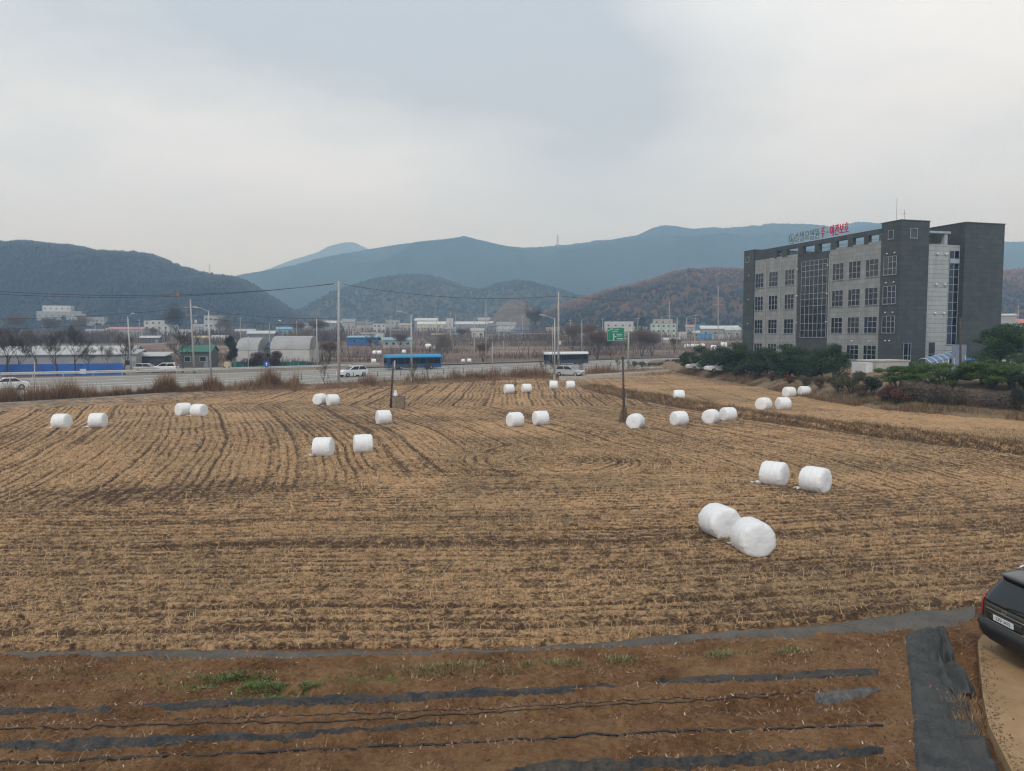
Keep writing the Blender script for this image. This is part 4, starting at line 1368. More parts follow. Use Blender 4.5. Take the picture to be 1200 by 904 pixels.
# ------------------------------------------------------------------ street lamps, utility poles, cables
POLE_TOP = {}
def lamp(px, pyb, pyt, arm, label, z=.45, pxt=None, h2=None):
    b = G(px, pyb, z)
    h = WD(px, pyt, b.y).z - z
    t = thing('street_lamp', label, 'street lamp', b, 0, 'grey street lamps along the road')
    r0 = .12
    lean = ((pxt or px) - px) * b.y / FPX
    MB().tube([(0, 0, -.6), (lean * .5, 0, h * .5), (lean, 0, h)], [r0 * 1.25, r0, r0 * .8], 10).build('lamp_pole', steel, t, smooth=True)
    MB().tube([(0, 0, -.3), (0, 0, .5)], .2, 10).build('pole_base', steel, t)
    L_ = arm * b.y / FPX
    if arm:
        sg = 1 if arm > 0 else -1
        MB().tube([(lean, 0, h - .15), (lean + L_ * .5, -.2, h + .28), (lean + L_ * .85, -.35, h + .45)], [.075, .06, .05], 8).build('lamp_arm', steel, t, smooth=True)
        MB().box((lean + L_ * .93, -.38, h + .47), (abs(L_) * .28 + .2, .28, .13), rot=Matrix.Rotation(-sg * .12, 3, 'Y')).build('lamp_head', M('lamp_housing', (.5, .51, .51), .5), t, bevel=.03)
    return t
lamp(154, 440.5, 371, 8, 'street lamp in front of the blue fence, arm pointing right', z=.3, pxt=152)
lamp(247.5, 445.5, 364, -15, 'street lamp on the near side of the road at left, long arm pointing left', pxt=246.5)
lamp(482.5, 447, 369, -15, 'street lamp standing in front of the blue bus, arm pointing left')
lamp(649.8, 443, 373, -16, 'street lamp beside the tall pole before the white bus, arm pointing left')
lamp(793, 418, 372, -11, 'first of two facing street lamps left of the pines, arm pointing left', z=.6)
lamp(804.2, 415, 371.5, 11, 'second of two facing street lamps left of the pines, arm pointing right', z=.6)

def upole(px, pyb, pyt, label, z=.3, arms=(), lean=0.0, r=.16, box=None, name='utility_pole', mat=None):
    b = G(px, pyb, z)
    top = WD(px + lean, pyt, b.y) - b
    t = thing(name, label, 'utility pole', b)
    MB().tube([(0, 0, -.6), tuple(top * .5), tuple(top)], [r * 1.15, r * .95, r * .7], 10)  .build('pole_shaft', mat or concp, t, smooth=True)
    for py, wpx in arms:
        q = WD(px + lean * (pyb - py) / (pyb - pyt), py, b.y) - b
        w_ = wpx * b.y / FPX
        a = MB().box(q, (w_, .09, .09), .15).build('cross_arm', steel, t)
        for sx in (-.45, 0, .45):
            MB().tube([q + Vector((w_ * sx, w_ * sx * .15, .04)), q + Vector((w_ * sx, w_ * sx * .15, .28))], [.05, .035], 6).build('insulator', M('porcelain', (.35, .33, .31), .3), a)
    if box:
        q = WD(px, box, b.y) - b
        MB().box(q + Vector((.25, -.1, 0)), (.35, .3, .6)).build('control_box', M('box_grey', (.5, .5, .48), .6), t, bevel=.02)
    return t
upole(228, 438, 351, 'left utility pole with two cross arms and cables, slightly leaning', arms=((361, 14), (370.5, 12)), lean=-5, box=377)
upole(397, 449, 329, 'tallest concrete utility pole beside the road, cross arm at its top', z=.35, arms=((333, 11),), r=.19)
upole(654.5, 439.5, 342, 'tall grey pole right of the street lamp before the white bus', z=.3, r=.17, box=402, arms=((349, 6),))
upole(372, 434, 372.5, 'plain grey pole beyond the road, between the maples and the tallest pole', z=.2, r=.13, lean=-1)
upole(555.8, 427.5, 373, 'plain pale pole beyond the road, right of the blue bus', z=.2, r=.12)
upole(569.5, 424.5, 352, 'thin taller pole beyond the road at the terraced hill', z=.3, r=.12, arms=((377, 5),))
upole(577, 441, 401, 'short thin pole at the near edge of the road', z=.45, r=.06)
upole(590, 421, 399, 'thin short pole in the far fields left of centre', z=.3, r=.07)
upole(681.8, 422, 375, 'plain pale pole standing behind the white bus', z=.3, r=.12)
upole(647.5, 431, 381, 'thin dark pole left of the lamp before the white bus', z=.4, r=.06)
upole(784.5, 417.5, 351, 'pole with cross arm beside the lamps left of the pines', z=.5, r=.13, arms=((368, 5),))
upole(841.5, 413, 335, 'pole with two wide cross arms left of the office block', z=.6, r=.17, arms=((349, 12), (357, 13)))
upole(291, 432, 394, 'plain short grey pole before the dark purple maples', z=.1, r=.10)
upole(40.5, 457, 424, 'thin white marker post before the blue fence', z=.4, r=.07)
# wooden pole at the hedge on the right
upole(1125.5, 462, 372, 'dark weathered pole standing in the hedge before the blue canopy', z=1.1, r=.11, mat=wood)

for px, pyb, pyt, lab in ((112, 398, 376, 'thin far pole on the slope left of the first street lamp'), (164, 400, 374, 'thin far pole by the white stepped house'), (282, 402, 372, 'thin far pole above the left arched warehouse'), (316, 404, 378, 'thin far pole at the white roof hall'), (348, 403, 376, 'thin far pole above the right arched warehouse'), (430, 404, 374, 'thin far pole behind the blue workshop'), (458, 402, 370, 'thin far pole above the teal roof'), (512, 398, 370, 'thin far pole at the cream factory'), (528, 397, 366, 'left one of two thin poles by the small white hut'), (534, 397, 368, 'right one of two thin poles by the small white hut'), (598, 400, 372, 'thin far pole above the left open greenhouse'), (612, 399, 371, 'thin far pole left of the big bare tree'), (668, 404, 374, 'thin far pole right of the tall centre pole'), (706, 400, 373, 'thin far pole left of the green sign'), (747, 403, 372, 'thin far pole just right of the sign post'), (775, 404, 371, 'thin far pole at the pale green flats'), (814, 405, 372, 'thin far pole between the lamps and the wide armed pole'), (1192, 396, 358, 'thin far pole above the big pine at the right edge')):
    p_ = B2(px, pyb)
    hh = WD(px, pyt, p_.y).z - p_.z
    t = thing('utility_pole', lab, 'utility pole', p_)
    MB().tube([(0, 0, -.5), (.1, 0, hh)], [.22, .15], 7).build('pole_shaft', concp, t)
    MB().box((.08, 0, hh - .6), (2.0, .16, .14), .3).build('cross_arm', steel, t)

def cable(pts, label, r=.014, sag=None):
    o = MB().tube(pts, r, 5, cap=False).build('power_cable', M('cable_black', (.03, .03, .032), .7), None, smooth=True)
    return tag(o, label, 'power cable')
def wire(a, b, sag, label, r=.03, n=14):
    pts = []
    for i in range(n + 1):
        t = i / n
        q = Vector(a).lerp(Vector(b), t)
        q.z -= sag * 4 * t * (1 - t)
        pts.append(q)
    return cable(pts, label, r)
dA = G(397, 449, .35).y
dL = G(228, 438, .3).y
dR = G(841.5, 413, .6).y
wire(WD(-220, 319, 95), WD(397, 332.5, dA), 2.2, 'upper power cable from the left edge to the tallest pole, carrying an orange ball')
wire(WD(-220, 322.5, 95.6), WD(392, 332.5, dA + .4), 2.3, 'lower parallel power cable from the left edge to the tallest pole')
wire(WD(397, 332.5, dA), WD(654, 347, G(654.5, 439.5, .3).y), 1.1, 'power cable sagging from the tallest pole to the pole at centre')
wire(WD(654, 347, G(654.5, 439.5, .3).y), WD(841, 349, dR), 1.2, 'power cable from the centre pole to the wide armed pole')
wire(WD(-200, 372, 110), WD(223.5, 361, dL), 1.0, 'cable from the left edge to the upper arm of the left pole')
wire(WD(-200, 386, 110), WD(224, 370.5, dL), 1.0, 'cable from the left edge to the lower arm of the left pole')
wire(WD(223.5, 361, dL), WD(397, 373, dA), .6, 'cable from the upper arm of the left pole to the tallest pole')
wire(WD(224, 370.5, dL), WD(397, 381, dA), .5, 'cable from the lower arm of the left pole to the tallest pole')
q = WD(210, 341.0, 101)
a_, b_ = WD(-220, 319, 95), WD(397, 332.5, dA)
s_ = min(range(1001), key=lambda k: abs(CX + FPX * (Vector(a_).lerp(Vector(b_), k / 1000)).x / (Vector(a_).lerp(Vector(b_), k / 1000)).y - 210)) / 1000
q = Vector(a_).lerp(Vector(b_), s_); q.z -= 2.2 * 4 * s_ * (1 - s_)
o = MB().ell(q, (.20, .20, .20), n=14, m=8).build('marker_ball', M('marker_orange', (.5, .17, .06), .6), None, smooth=True)
tag(o, 'orange marker ball hanging on the upper power cable', 'marker ball')
# masts on the ridges
def mast(px, pyb, pyt, d, label, col=(.4, .25, .24), wd=1.2):
    b = WD(px, pyb + 2, d); h = WD(px, pyt, d).z - b.z
    t = thing('radio_mast', label, 'radio mast', b)
    mb = MB()
    for sx, sy in ((-1, -1), (1, -1), (0, 1)):
        mb.tube([(sx * wd, sy * wd, -4), (sx * wd * .25, sy * wd * .25, h)], wd * .13, 4)
    for k in range(8):
        z0, z1 = h * k / 8, h * (k + 1) / 8
        w0, w1 = wd * (1 - .75 * k / 8), wd * (1 - .75 * (k + 1) / 8)
        mb.tube([(-w0, -w0, z0), (w1, -w1, z1)], wd * .07, 4)
        mb.tube([(w0, -w0, z0), (-w1, -w1, z1)], wd * .07, 4)
    mb.build('lattice', M('mast_' + str(px), col, .6, var=.1), t)
mast(653.5, 290, 275.5, 2650, 'tall reddish lattice mast on the saddle of the far mountain', (.35, .18, .16), 4.5)
mast(246, 321.5, 310, 1010, 'small thin lattice mast on the ridge of the dark left hill', (.35, .33, .33), 1.0)

# ------------------------------------------------------------------ guard rails, road sign
def rail(name, label, f, i0, i1, step, hgt, mat, w_=.3):
    t = thing(name, label, 'guardrail', (0, 0, 0))
    pts = [R(f, i) for i in range(i0, i1)]
    mb = MB()
    mb.grid([[tuple(q + Vector((0, 0, hgt - w_))), tuple(q + Vector((0, -.06, hgt - w_ * .72))), tuple(q + Vector((0, 0, hgt - w_ * .5))), tuple(q + Vector((0, -.06, hgt - w_ * .28))), tuple(q + Vector((0, 0, hgt)))] for q in pts])
    o = mb.build('rail_beam', mat, t)
    sd = o.modifiers.new('thick', 'SOLIDIFY'); sd.thickness = .02
    for i in range(i0, i1 - 1, step):
        q = R(f, i)
        MB().box(q + Vector((0, .07, hgt / 2 - .1)), (.11, .11, hgt + .2)).build('rail_post', steel, t)
    return t
railm = M('rail_grey', (.46, .46, .44), .6, .1, var=.12)
rail('guardrail', 'pale guardrail along the far side of the road at the blue fence', 1.01, 18, 66, 3, .85, railm, .42)
rail('median_barrier', 'dark low median barrier running along the middle of the road', .66, 60, 156, 3, .80, M('barrier_grey', (.085, .08, .075), .7), .22)
delm = M('delineator', (.10, .10, .10), .6)
deli = None
for k, i in enumerate(range(48, 150, 4)):
    q = R(.30, i)
    if deli is None:
        deli = MB().tube([(0, 0, 0), (0, 0, .12), (0, 0, .14), (0, 0, .75)], [.16, .15, .055, .055], 8).build('delineator_post', delm)
        o = deli
    else:
        o = dup(deli)
    o.location = q
    tag(o, 'short dark delineator post standing on the lane line of the road', 'delineator', 'delineator posts along the near lanes')

b = G(736.2, 432.5, .5)
d = b.y
t = thing('road_sign', 'green overhead direction sign with white arrow on a grey cantilever post', 'road sign', b)
h = WD(736, 385, d).z - .5
MB().tube([(0, 0, -.5), (0, 0, h)], [.17, .14], 10).build('sign_post', M('sign_post_paint', (.30, .34, .30), .6), t, smooth=True)
mb = MB()
for py in (386.5, 389.8, 393, 397):
    q = WD(736, py, d) - b
    e_ = WD(729, py, d) - b
    mb.tube([tuple(q), tuple(e_ + Vector((-.4, .06, 0)))], .06, 6)
mb.build('sign_bracket', steel, t)
p0, p1 = WD(711.6, 384.2, d) - b, WD(731.6, 399.8, d) - b
sw, sh = p1.x - p0.x, p0.z - p1.z
pc_ = (p0 + p1) / 2
pn = MB().box((0, 0, 0), (sw, .06, sh)).build('sign_panel', M('sign_green', (.0, .20, .115), .45, var=.06), t, loc=pc_)
wsg = M('sign_white', (.72, .75, .74), .5, var=.03)
mb = MB()
fr = .05
for q, s in (((0, -.036, sh / 2 - fr), (sw - .04, .006, fr)), ((0, -.036, -sh / 2 + fr), (sw - .04, .006, fr)), ((-sw / 2 + fr, -.036, 0), (fr, .006, sh - .2)), ((sw / 2 - fr, -.036, 0), (fr, .006, sh - .2))):
    mb.box(q, s)
mb.build('border_line', M('sign_edge', (.35, .55, .45), .5), pn)
def SG(u, v):  # 0..1 across, 0..1 down
    return Vector((-sw / 2 + u * sw, -.037, sh / 2 - v * sh))
mb = MB()
def bar(u0, v0, u1, v1, wd):
    a, b_ = SG(u0, v0), SG(u1, v1)
    dv = (b_ - a).normalized(); nn = Vector((-dv.z, 0, dv.x)) * wd / 2
    mb.add([a - nn, b_ - nn, b_ + nn, a + nn], [(0, 1, 2, 3)])
bar(.385, .96, .385, .62, sw * .045); bar(.385, .72, .53, .64, sw * .035)
bar(.385, .70, .385, .50, sw * .03)
mb.add([SG(.33, .58), SG(.44, .58), SG(.385, .40)], [(0, 1, 2)])
mb.add([SG(.05, .22), SG(.12, .17), SG(.12, .28)], [(0, 1, 2)])
mb.build('arrow_mark', wsg, pn)
# rows of place names, too small to be read: broken glyph-like strokes
rg = random.Random(3)
for u0, u1, v_, hh in ((.17, .36, .09, .075), (.43, .66, .13, .06), (.26, .62, .29, .05), (.55, .86, .48, .07), (.58, .88, .61, .05), (.57, .96, .80, .085)):
    u_ = u0
    mb = MB()
    while u_ < u1 - .02:
        cw = .055
        bar(u_, v_, u_ + cw * .8, v_, sh * hh * .35)
        bar(u_ + cw * .4, v_, u_ + cw * .4, v_ + hh * .6, sh * .02)
        bar(u_, v_ + hh * .7, u_ + cw * .7, v_ + hh * .7, sh * hh * .3)
        u_ += cw * 1.15
    mb.build('place_name', wsg, pn)
b = G(313, 449, .45)
t = thing('round_sign', 'small blue road sign on a thin post at the near road edge', 'road sign', b)
h = WD(313, 424, b.y).z - .45
MB().tube([(0, 0, -.3), (0, 0, h)], .04, 6).build('sign_post', steel, t)
pn = MB().tube([(0, -.06, h - .35), (0, -.03, h - .35)], .42, 20).build('sign_panel', M('sign_blue', (.02, .09, .36), .45), t)
mb = MB(); mb.add([(-.05, -.066, h - .58), (.05, -.066, h - .58), (.05, -.066, h - .3), (-.05, -.066, h - .3)], [(0, 1, 2, 3)]); mb.add([(-.14, -.066, h - .3), (.14, -.066, h - .3), (0, -.066, h - .1)], [(0, 1, 2)])
mb.build('arrow_mark', wsg, pn)

# ------------------------------------------------------------------ vehicles farther away
def small_car(profile, cabin, L_, W_, H_, col, name, wheels, tall=False, pickup=False):
    """profile: side outline of the lower body; cabin: side outline of the glass house"""
    def make():
        root = bpy.data.objects.new(name, None); COL.objects.link(root)
        pm = M('car_' + '_'.join(f'{int(c*100)}' for c in col), col, .3, var=.03, coat=.6)
        b = MB().prism(profile[::-1], 'y', -W_ / 2, W_ / 2).build('body', pm, root, bevel=.09)
        # cabin narrows towards the roof
        mb = MB()
        zc0 = min(z for x, z in cabin)
        def ww(z): return W_ / 2 - .03 - .17 * (z - zc0) / max(.1, H_ - zc0)
        n = len(cabin)
        vs = [(x, -ww(z), z) for x, z in cabin] + [(x, ww(z), z) for x, z in cabin]
        mb.add(vs, [tuple(range(n)), tuple(range(n, 2 * n))[::-1]] + [(k, k + n, (k + 1) % n + n, (k + 1) % n) for k in range(n)])
        cb = mb.build('cabin', pm, root, bevel=.05)
        xs_ = [x for x, z in cabin]; zt = max(z for x, z in cabin)
        # glazing set proud of the cabin sides, front and back
        def edge_x(z, front):
            pts = sorted(cabin, key=lambda q: q[1])
            lo = [q for q in cabin if abs(q[1] - zc0) < .03]; hi = [q for q in cabin if q[1] > zt - .12]
            f = (z - zc0) / (zt - zc0)
            a = (max if front else min)(q[0] for q in lo); b_ = (max if front else min)(q[0] for q in hi)
            return a + (b_ - a) * f
        z0, z1 = zc0 + .06, zt - .09
        for s in (-1, 1):
            x00, x01 = edge_x(z0, False) + .16, edge_x(z0, True) - .16
            x10, x11 = edge_x(z1, False) + .16, edge_x(z1, True) - .16
            m0, m1 = (x00 + x01) / 2, (x10 + x11) / 2
            for a0, a1, b0, b1 in ((x00, m0 - .04, x10, m1 - .04), (m0 + .04, x01, m1 + .04, x11)):
                mb = MB()
                q = [(a0, s * (ww(z0) + .006), z0), (a1, s * (ww(z0) + .006), z0), (b1, s * (ww(z1) + .006), z1), (b0, s * (ww(z1) + .006), z1)]
                mb.add(q, [(0, 1, 2, 3) if s < 0 else (3, 2, 1, 0)])
                mb.build('side_window', cglass, root)
        for fr_ in (False, True):
            sg = 1 if fr_ else -1
            mb = MB()
            q = [(edge_x(z0, fr_) + sg * .012, -ww(z0) + .1, z0), (edge_x(z0, fr_) + sg * .012, ww(z0) - .1, z0), (edge_x(z1, fr_) + sg * .012, ww(z1) - .1, z1), (edge_x(z1, fr_) + sg * .012, -ww(z1) + .1, z1)]
            mb.add(q, [(0, 1, 2, 3) if fr_ else (3, 2, 1, 0)])
            mb.build('windscreen' if fr_ else 'rear_window', cglass, root)
        for x in wheels:
            for s in (-1, 1):
                w_ = MB().tube([(0, -.11, 0), (0, .11, 0)], .33, 18).build('wheel', rubber, root, loc=(x, s * (W_ / 2 - .09), .33))
                MB().tube([(0, s * .112, 0), (0, s * .118, 0)], .20, 14).build('rim', alloy, w_)
        x0, x1 = min(x for x, z in profile), max(x for x, z in profile)
        for s in (-1, 1):
            MB().box((x1 - .05, s * (W_ / 2 - .28), .72), (.14, .40, .16)).build('headlight', M('clear_lens', (.6, .58, .55)), root, bevel=.03)
            MB().box((x0 + .05, s * (W_ / 2 - .22), .86), (.14, .26, .24)).build('tail_light', redl, root, bevel=.03)
        MB().box2((x0 - .02, -W_ / 2 + .1, .28), (x0 + .1, W_ / 2 - .1, .45)).build('bumper', cplast, root)
        return root
    return make
sedan_p = [(0, .32), (0, .80), (.08, .93), (.75, .97), (3.4, .93), (4.35, .80), (4.68, .66), (4.7, .32), (4.2, .24), (.4, .24)]
sedan_c = [(.55, .94), (1.35, 1.40), (1.7, 1.45), (2.5, 1.43), (3.5, .92)]
suv_p = [(0, .38), (0, .95), (.06, 1.05), (3.5, 1.04), (4.35, .95), (4.55, .78), (4.6, .38), (4.2, .28), (.35, .28)]
suv_c = [(.06, 1.04), (.42, 1.58), (.8, 1.68), (2.4, 1.66), (3.45, 1.04)]
pick_p = [(0, .5), (0, 1.05), (2.0, 1.05), (3.9, 1.05), (4.75, .98), (4.95, .82), (5.0, .42), (4.6, .32), (.4, .36)]
pick_c = [(1.75, 1.05), (1.95, 1.70), (2.3, 1.76), (3.0, 1.74), (3.85, 1.05)]
WHITE, DARK, SILV = (.72, .73, .73), (.025, .027, .03), (.42, .43, .43)
K_sedw = Kind(small_car(sedan_p, sedan_c, 4.7, 1.82, 1.45, WHITE, 'sedan_car', (.85, 3.75)))
K_suvw = Kind(small_car(suv_p, suv_c, 4.6, 1.85, 1.68, WHITE, 'suv_car', (.85, 3.65)))
K_suvd = Kind(small_car(suv_p, suv_c, 4.6, 1.85, 1.68, DARK, 'suv_car', (.85, 3.65)))
K_pick = Kind(small_car(pick_p, pick_c, 5.0, 1.9, 1.76, WHITE, 'pickup_car', (.95, 4.0)))
K_sedd = Kind(small_car(sedan_p, sedan_c, 4.7, 1.82, 1.45, DARK, 'sedan_car', (.85, 3.75)))
K_sils = Kind(small_car(suv_p, suv_c, 4.6, 1.85, 1.68, SILV, 'suv_car', (.85, 3.65)))
def car_at(kind, px, py, z, head, label, sc=1.0):
    """centre of the car at this column, wheels on row py"""
    g = G(px, py, z)
    c_ = Vector((math.cos(head), math.sin(head), 0))
    kind.put(label, 'car', g - c_ * 2.3 * sc + Vector((0, .6, 0)), head, sc)
def roadcar(kind, px, py, label, rev=False, sc=1.0):
    g = G(px, py, ZR)
    i = min(range(160), key=lambda k: (RN[k][0] + RF[k][0] - 2 * g.x) ** 2 + (RN[k][1] + RF[k][1] - 2 * g.y) ** 2)
    d_ = R(.5, min(i + 3, 159)) - R(.5, max(i - 3, 0))
    h_ = math.atan2(d_.y, d_.x) + (PI if rev else 0)
    car_at(kind, px, py, ZR + .01, h_, label, sc)
    return h_
roadcar(K_sedw, 3, 457.5, 'white saloon car driving on the road at the left edge', True)
roadcar(K_suvw, 412, 441.8, 'white estate car driving on the road beside the tallest pole', True)
car_at(K_sils, 668, 441.2, .32, math.radians(-28), 'pale jeep parked on the farm path right of the tall grey pole')
yz = lambda px, py, d: d
def yardcar(kind, px, py, head, label, sc=1.0, dz=0.0):
    lo, hi = 60.0, 150.0
    for _ in range(40):
        m_ = (lo + hi) / 2
        q = WD(px, py, m_)
        if q.z > float(yard_z(q.x, q.y)): lo = m_
        else: hi = m_
    q = WD(px, py, lo)
    c_ = Vector((math.cos(head), math.sin(head), 0))
    kind.put(label, 'car', Vector((q.x, q.y + .6, float(yard_z(q.x, q.y + .8)) + .02)) - c_ * 2.3 * sc, head, sc)
hd = math.radians(185)
yardcar(K_pick, 848, 437.0, hd, 'white pickup parked behind the pines, left of the dark parked car')
yardcar(K_sedd, 884, 437.5, hd, 'dark car parked between the white pickup and the white van under the pines')
yardcar(K_suvw, 921, 439.5, math.radians(180), 'white car parked behind the pines below the dark glass bay')
yardcar(K_sils, 822, 434.5, hd, 'silver car at the left end of the parked row behind the pines')
yardcar(K_suvd, 950, 441.5, math.radians(182), 'dark car at the right end of the parked row behind the pines')
def along(px, py):
    g = G(px, py, ZR)
    i = min(range(160), key=lambda k: (RN[k][0] + RF[k][0] - 2 * g.x) ** 2 + (RN[k][1] + RF[k][1] - 2 * g.y) ** 2)
    d_ = R(.5, min(i + 3, 159)) - R(.5, max(i - 3, 0))
    return g, math.atan2(d_.y, d_.x)
def bus(px, py, label, roofc, sidec, lowc, L_=11.0, tw=0.0, sc=.87):
    g, h_ = along(px, py)
    h_ += tw
    t = thing('city_bus', label, 'bus', g + Vector((0, 1.2, 0)), h_ + PI)
    t.scale = (sc, sc, sc)
    W_, H_ = 2.5, 3.15
    rm = M(f'bus_roof_{int(roofc[2]*100)}', roofc, .4, var=.04)
    sm_ = M(f'bus_side_{int(sidec[2]*1000)}', sidec, .35, var=.05)
    prof = [(-W_ / 2, .32), (-W_ / 2, 2.62), (W_ / 2, 2.62), (W_ / 2, .32)]
    MB().prism(prof[::-1], 'x', -L_ / 2, L_ / 2).build('body', sm_, t, bevel=.1)
    MB().prism([(-W_ / 2 - .01, 2.55), (-W_ / 2 + .02, 2.85), (-W_ / 2 + .2, H_), (W_ / 2 - .2, H_), (W_ / 2 - .02, 2.85), (W_ / 2 + .01, 2.55)][::-1], 'x', -L_ / 2 - .02, L_ / 2 + .02).build('roof', rm, t, bevel=.05)
    for s in (-1, 1):
        n = 7
        for k in range(n):
            x0 = -L_ / 2 + .35 + k * (L_ - .9) / n
            MB().box2((x0, s * (W_ / 2 + .004), 1.25), (x0 + (L_ - .9) / n - .09, s * (W_ / 2 + .016), 2.45)).build('side_window', cglass, t)
        MB().box2((-L_ / 2 + .1, s * (W_ / 2 + .003), .34), (L_ / 2 - .1, s * (W_ / 2 + .012), .85)).build('skirt', M('bus_skirt_' + str(int(lowc[0] * 100)), lowc, .5), t)
        for x in (-L_ / 2 + 2.4, L_ / 2 - 3.0):
            w_ = MB().tube([(0, -.14, 0), (0, .14, 0)], .48, 18).build('wheel', rubber, t, loc=(x, s * (W_ / 2 - .12), .48))
            MB().tube([(0, s * .142, 0), (0, s * .15, 0)], .26, 12).build('rim', alloy, w_)
    for s in (-1, 1):
        MB().box2((s * (L_ / 2 + .005), -1.05, 1.15), (s * (L_ / 2 + .02), 1.05, 2.5)).build('windscreen' if s > 0 else 'rear_window', cglass, t)
        for y_ in (-.95, .95):
            MB().box((s * (L_ / 2 + .01), y_, .75), (.05, .3, .2)).build('headlight' if s > 0 else 'tail_light', M('clear_lens', (.6, .58, .55)) if s > 0 else redl, t)
    return t
bus(483, 433.2, 'long blue city bus driving on the far lanes of the road', (.03, .31, .62), (.018, .06, .17), (.02, .08, .24), 12.2, -.28)
bus(664, 427.6, 'white city bus with a dark window band on the far lanes', (.72, .74, .76), (.035, .042, .075), (.05, .055, .085), 11.6, -.22)
# ------------------------------------------------------------------ office block on the right
def stone(name, lo, hi, mortar, bw, bh, msz=.012):
    m, nt, p = newmat(name)
    tcn = nt.new('ShaderNodeTexCoord')
    # courses run along the walls: horizontal coordinate = x + y, vertical = z
    sp = nt.new('ShaderNodeSeparateXYZ'); nt.link(tcn.outputs['Object'], sp.inputs[0])
    cb = nt.new('ShaderNodeCombineXYZ')
    nt.link(nt.math('ADD', sp.outputs[0], sp.outputs[1]), cb.inputs[0]); nt.link(sp.outputs[2], cb.inputs[1])
    br = nt.new('ShaderNodeTexBrick')
    br.inputs['Scale'].default_value = 1
    br.inputs['Brick Width'].default_value = bw
    br.inputs['Row Height'].default_value = bh
    br.inputs['Mortar Size'].default_value = msz
    br.inputs['Color1'].default_value = (*lo, 1); br.inputs['Color2'].default_value = (*hi, 1); br.inputs['Mortar'].default_value = (*mortar, 1)
    nt.link(cb.outputs[0], br.inputs['Vector'])
    st = nt.new('ShaderNodeMapping'); st.inputs['Scale'].default_value = (1.2, 1.2, .12); nt.link(tcn.outputs['Object'], st.inputs['Vector'])
    d1 = nt.noise(st.outputs[0], .8, 5, .65)
    d2 = nt.noise(tcn.outputs['Object'], 2.2, 5, .7)
    dirt = nt.ramp(nt.math('ADD', nt.math('MULTIPLY', d1, .6), nt.math('MULTIPLY', d2, .4)), [(.3, (.74, .74, .72)), (.65, (1.08, 1.08, 1.08))])
    nt.link(nt.mix(1.0, br.outputs['Color'], dirt, 'MULTIPLY'), p.inputs['Base Color'])
    p.inputs['Roughness'].default_value = .7
    return m
light = stone('light_stone', (0.244, 0.252, 0.247), (0.296, 0.305, 0.298), (0.156, 0.161, 0.159), 1.2, .62, .018)
dark = stone('dark_stone', (0.046, 0.057, 0.060), (0.068, 0.078, 0.079), (0.033, 0.040, 0.043), 1.2, .62, .02)
panel = stone('pale_panel', (0.347, 0.367, 0.356), (0.398, 0.421, 0.405), (0.204, 0.216, 0.208), 6.0, .58, .03)
frame = M('window_frame', (.34, .36, .38), .5, .1, var=.06)
glass, nt, p = newmat('tinted_glass')
tcn = nt.new('ShaderNodeTexCoord')
nt.link(nt.ramp(nt.noise(tcn.outputs['Object'], .8, 2), [(.35, (.008, .012, .022)), (.65, (.022, .030, .048))]), p.inputs['Base Color'])
p.inputs['Roughness'].default_value = .10
p.inputs['Specular IOR Level'].default_value = .45
GL = [glass]
for k_, (a_, b_, sc_) in enumerate((((.012, .016, .022), (.032, .036, .042), 1.6), ((.006, .009, .014), (.02, .025, .034), 2.4), ((.02, .022, .026), (.052, .053, .052), 1.1))):
    m_, nt, p = newmat('tinted_glass_curtained')
    tcn = nt.new('ShaderNodeTexCoord')
    nt.link(nt.ramp(nt.noise(tcn.outputs['Object'], sc_, 2), [(.42, a_), (.58, b_)]), p.inputs['Base Color'])
    p.inputs['Roughness'].default_value = .12
    GL.append(m_)
pipem = M('downpipe', (.34, .34, .335), .5, .2, var=.08)
lampw = M('lamp_white', (.70, .71, .71), .5, var=.04)

BLD = thing('office_block', 'four storey grey stone office block with dark corner tower and red rooftop letters', 'building', (48.6, 97.0, 2.6), math.atan2(.28, .96))
Lf, Ws = 34.5, 16.5
def wall(name, lo, hi, m): return MB().box2(lo, hi).build(name, m, BLD)
# main volumes (local x runs along the right hand side, y along the long front)
wall('wall', (.25, 3.3, -2.5), (Ws - .3, 13.4, 16.5), light)
wall('wall', (.25, 20.6, -2.5), (Ws - .3, 31.6, 16.5), light)
wall('wall', (.36, 13.4, -2.5), (Ws - .4, 20.6, 16.3), dark)
tower = wall('corner_tower', (0, 0, -2.5), (4.4, 3.3, 18.6), dark)
wall('end_pier', (.05, 31.6, -2.5), (Ws - .3, Lf, 18.2), dark)
wall('pale_wall', (4.4, .7, -2.5), (10.05, 3.3, 15.9), panel)
wall('side_block', (10.05, -.05, -2.5), (Ws, 9.5, 18.7), dark)
wall('coping', (-.06, -.06, 18.6), (4.46, 3.36, 18.72), M('coping_dark', (.06, .068, .07), .6), )
wall('coping', (9.99, -.11, 18.7), (Ws + .06, 9.56, 18.82), M('coping_dark', (.06, .068, .07)))
wall('coping', (-.01, 31.54, 18.2), (Ws - .24, Lf + .06, 18.31), M('coping_dark', (.06, .068, .07)))
wall('penthouse', (4.9, 5.2, 15.6), (10.0, 9.2, 18.1), dark)
cn = wall('roof_canopy', (4.46, .8, 17.35), (8.6, 5.0, 17.62), M('canopy_grey', (.33, .35, .36), .6))
wall('canopy_column', (7.75, .95, 15.9), (8.25, 1.45, 17.35), M('canopy_grey', (.33, .35, .36)))
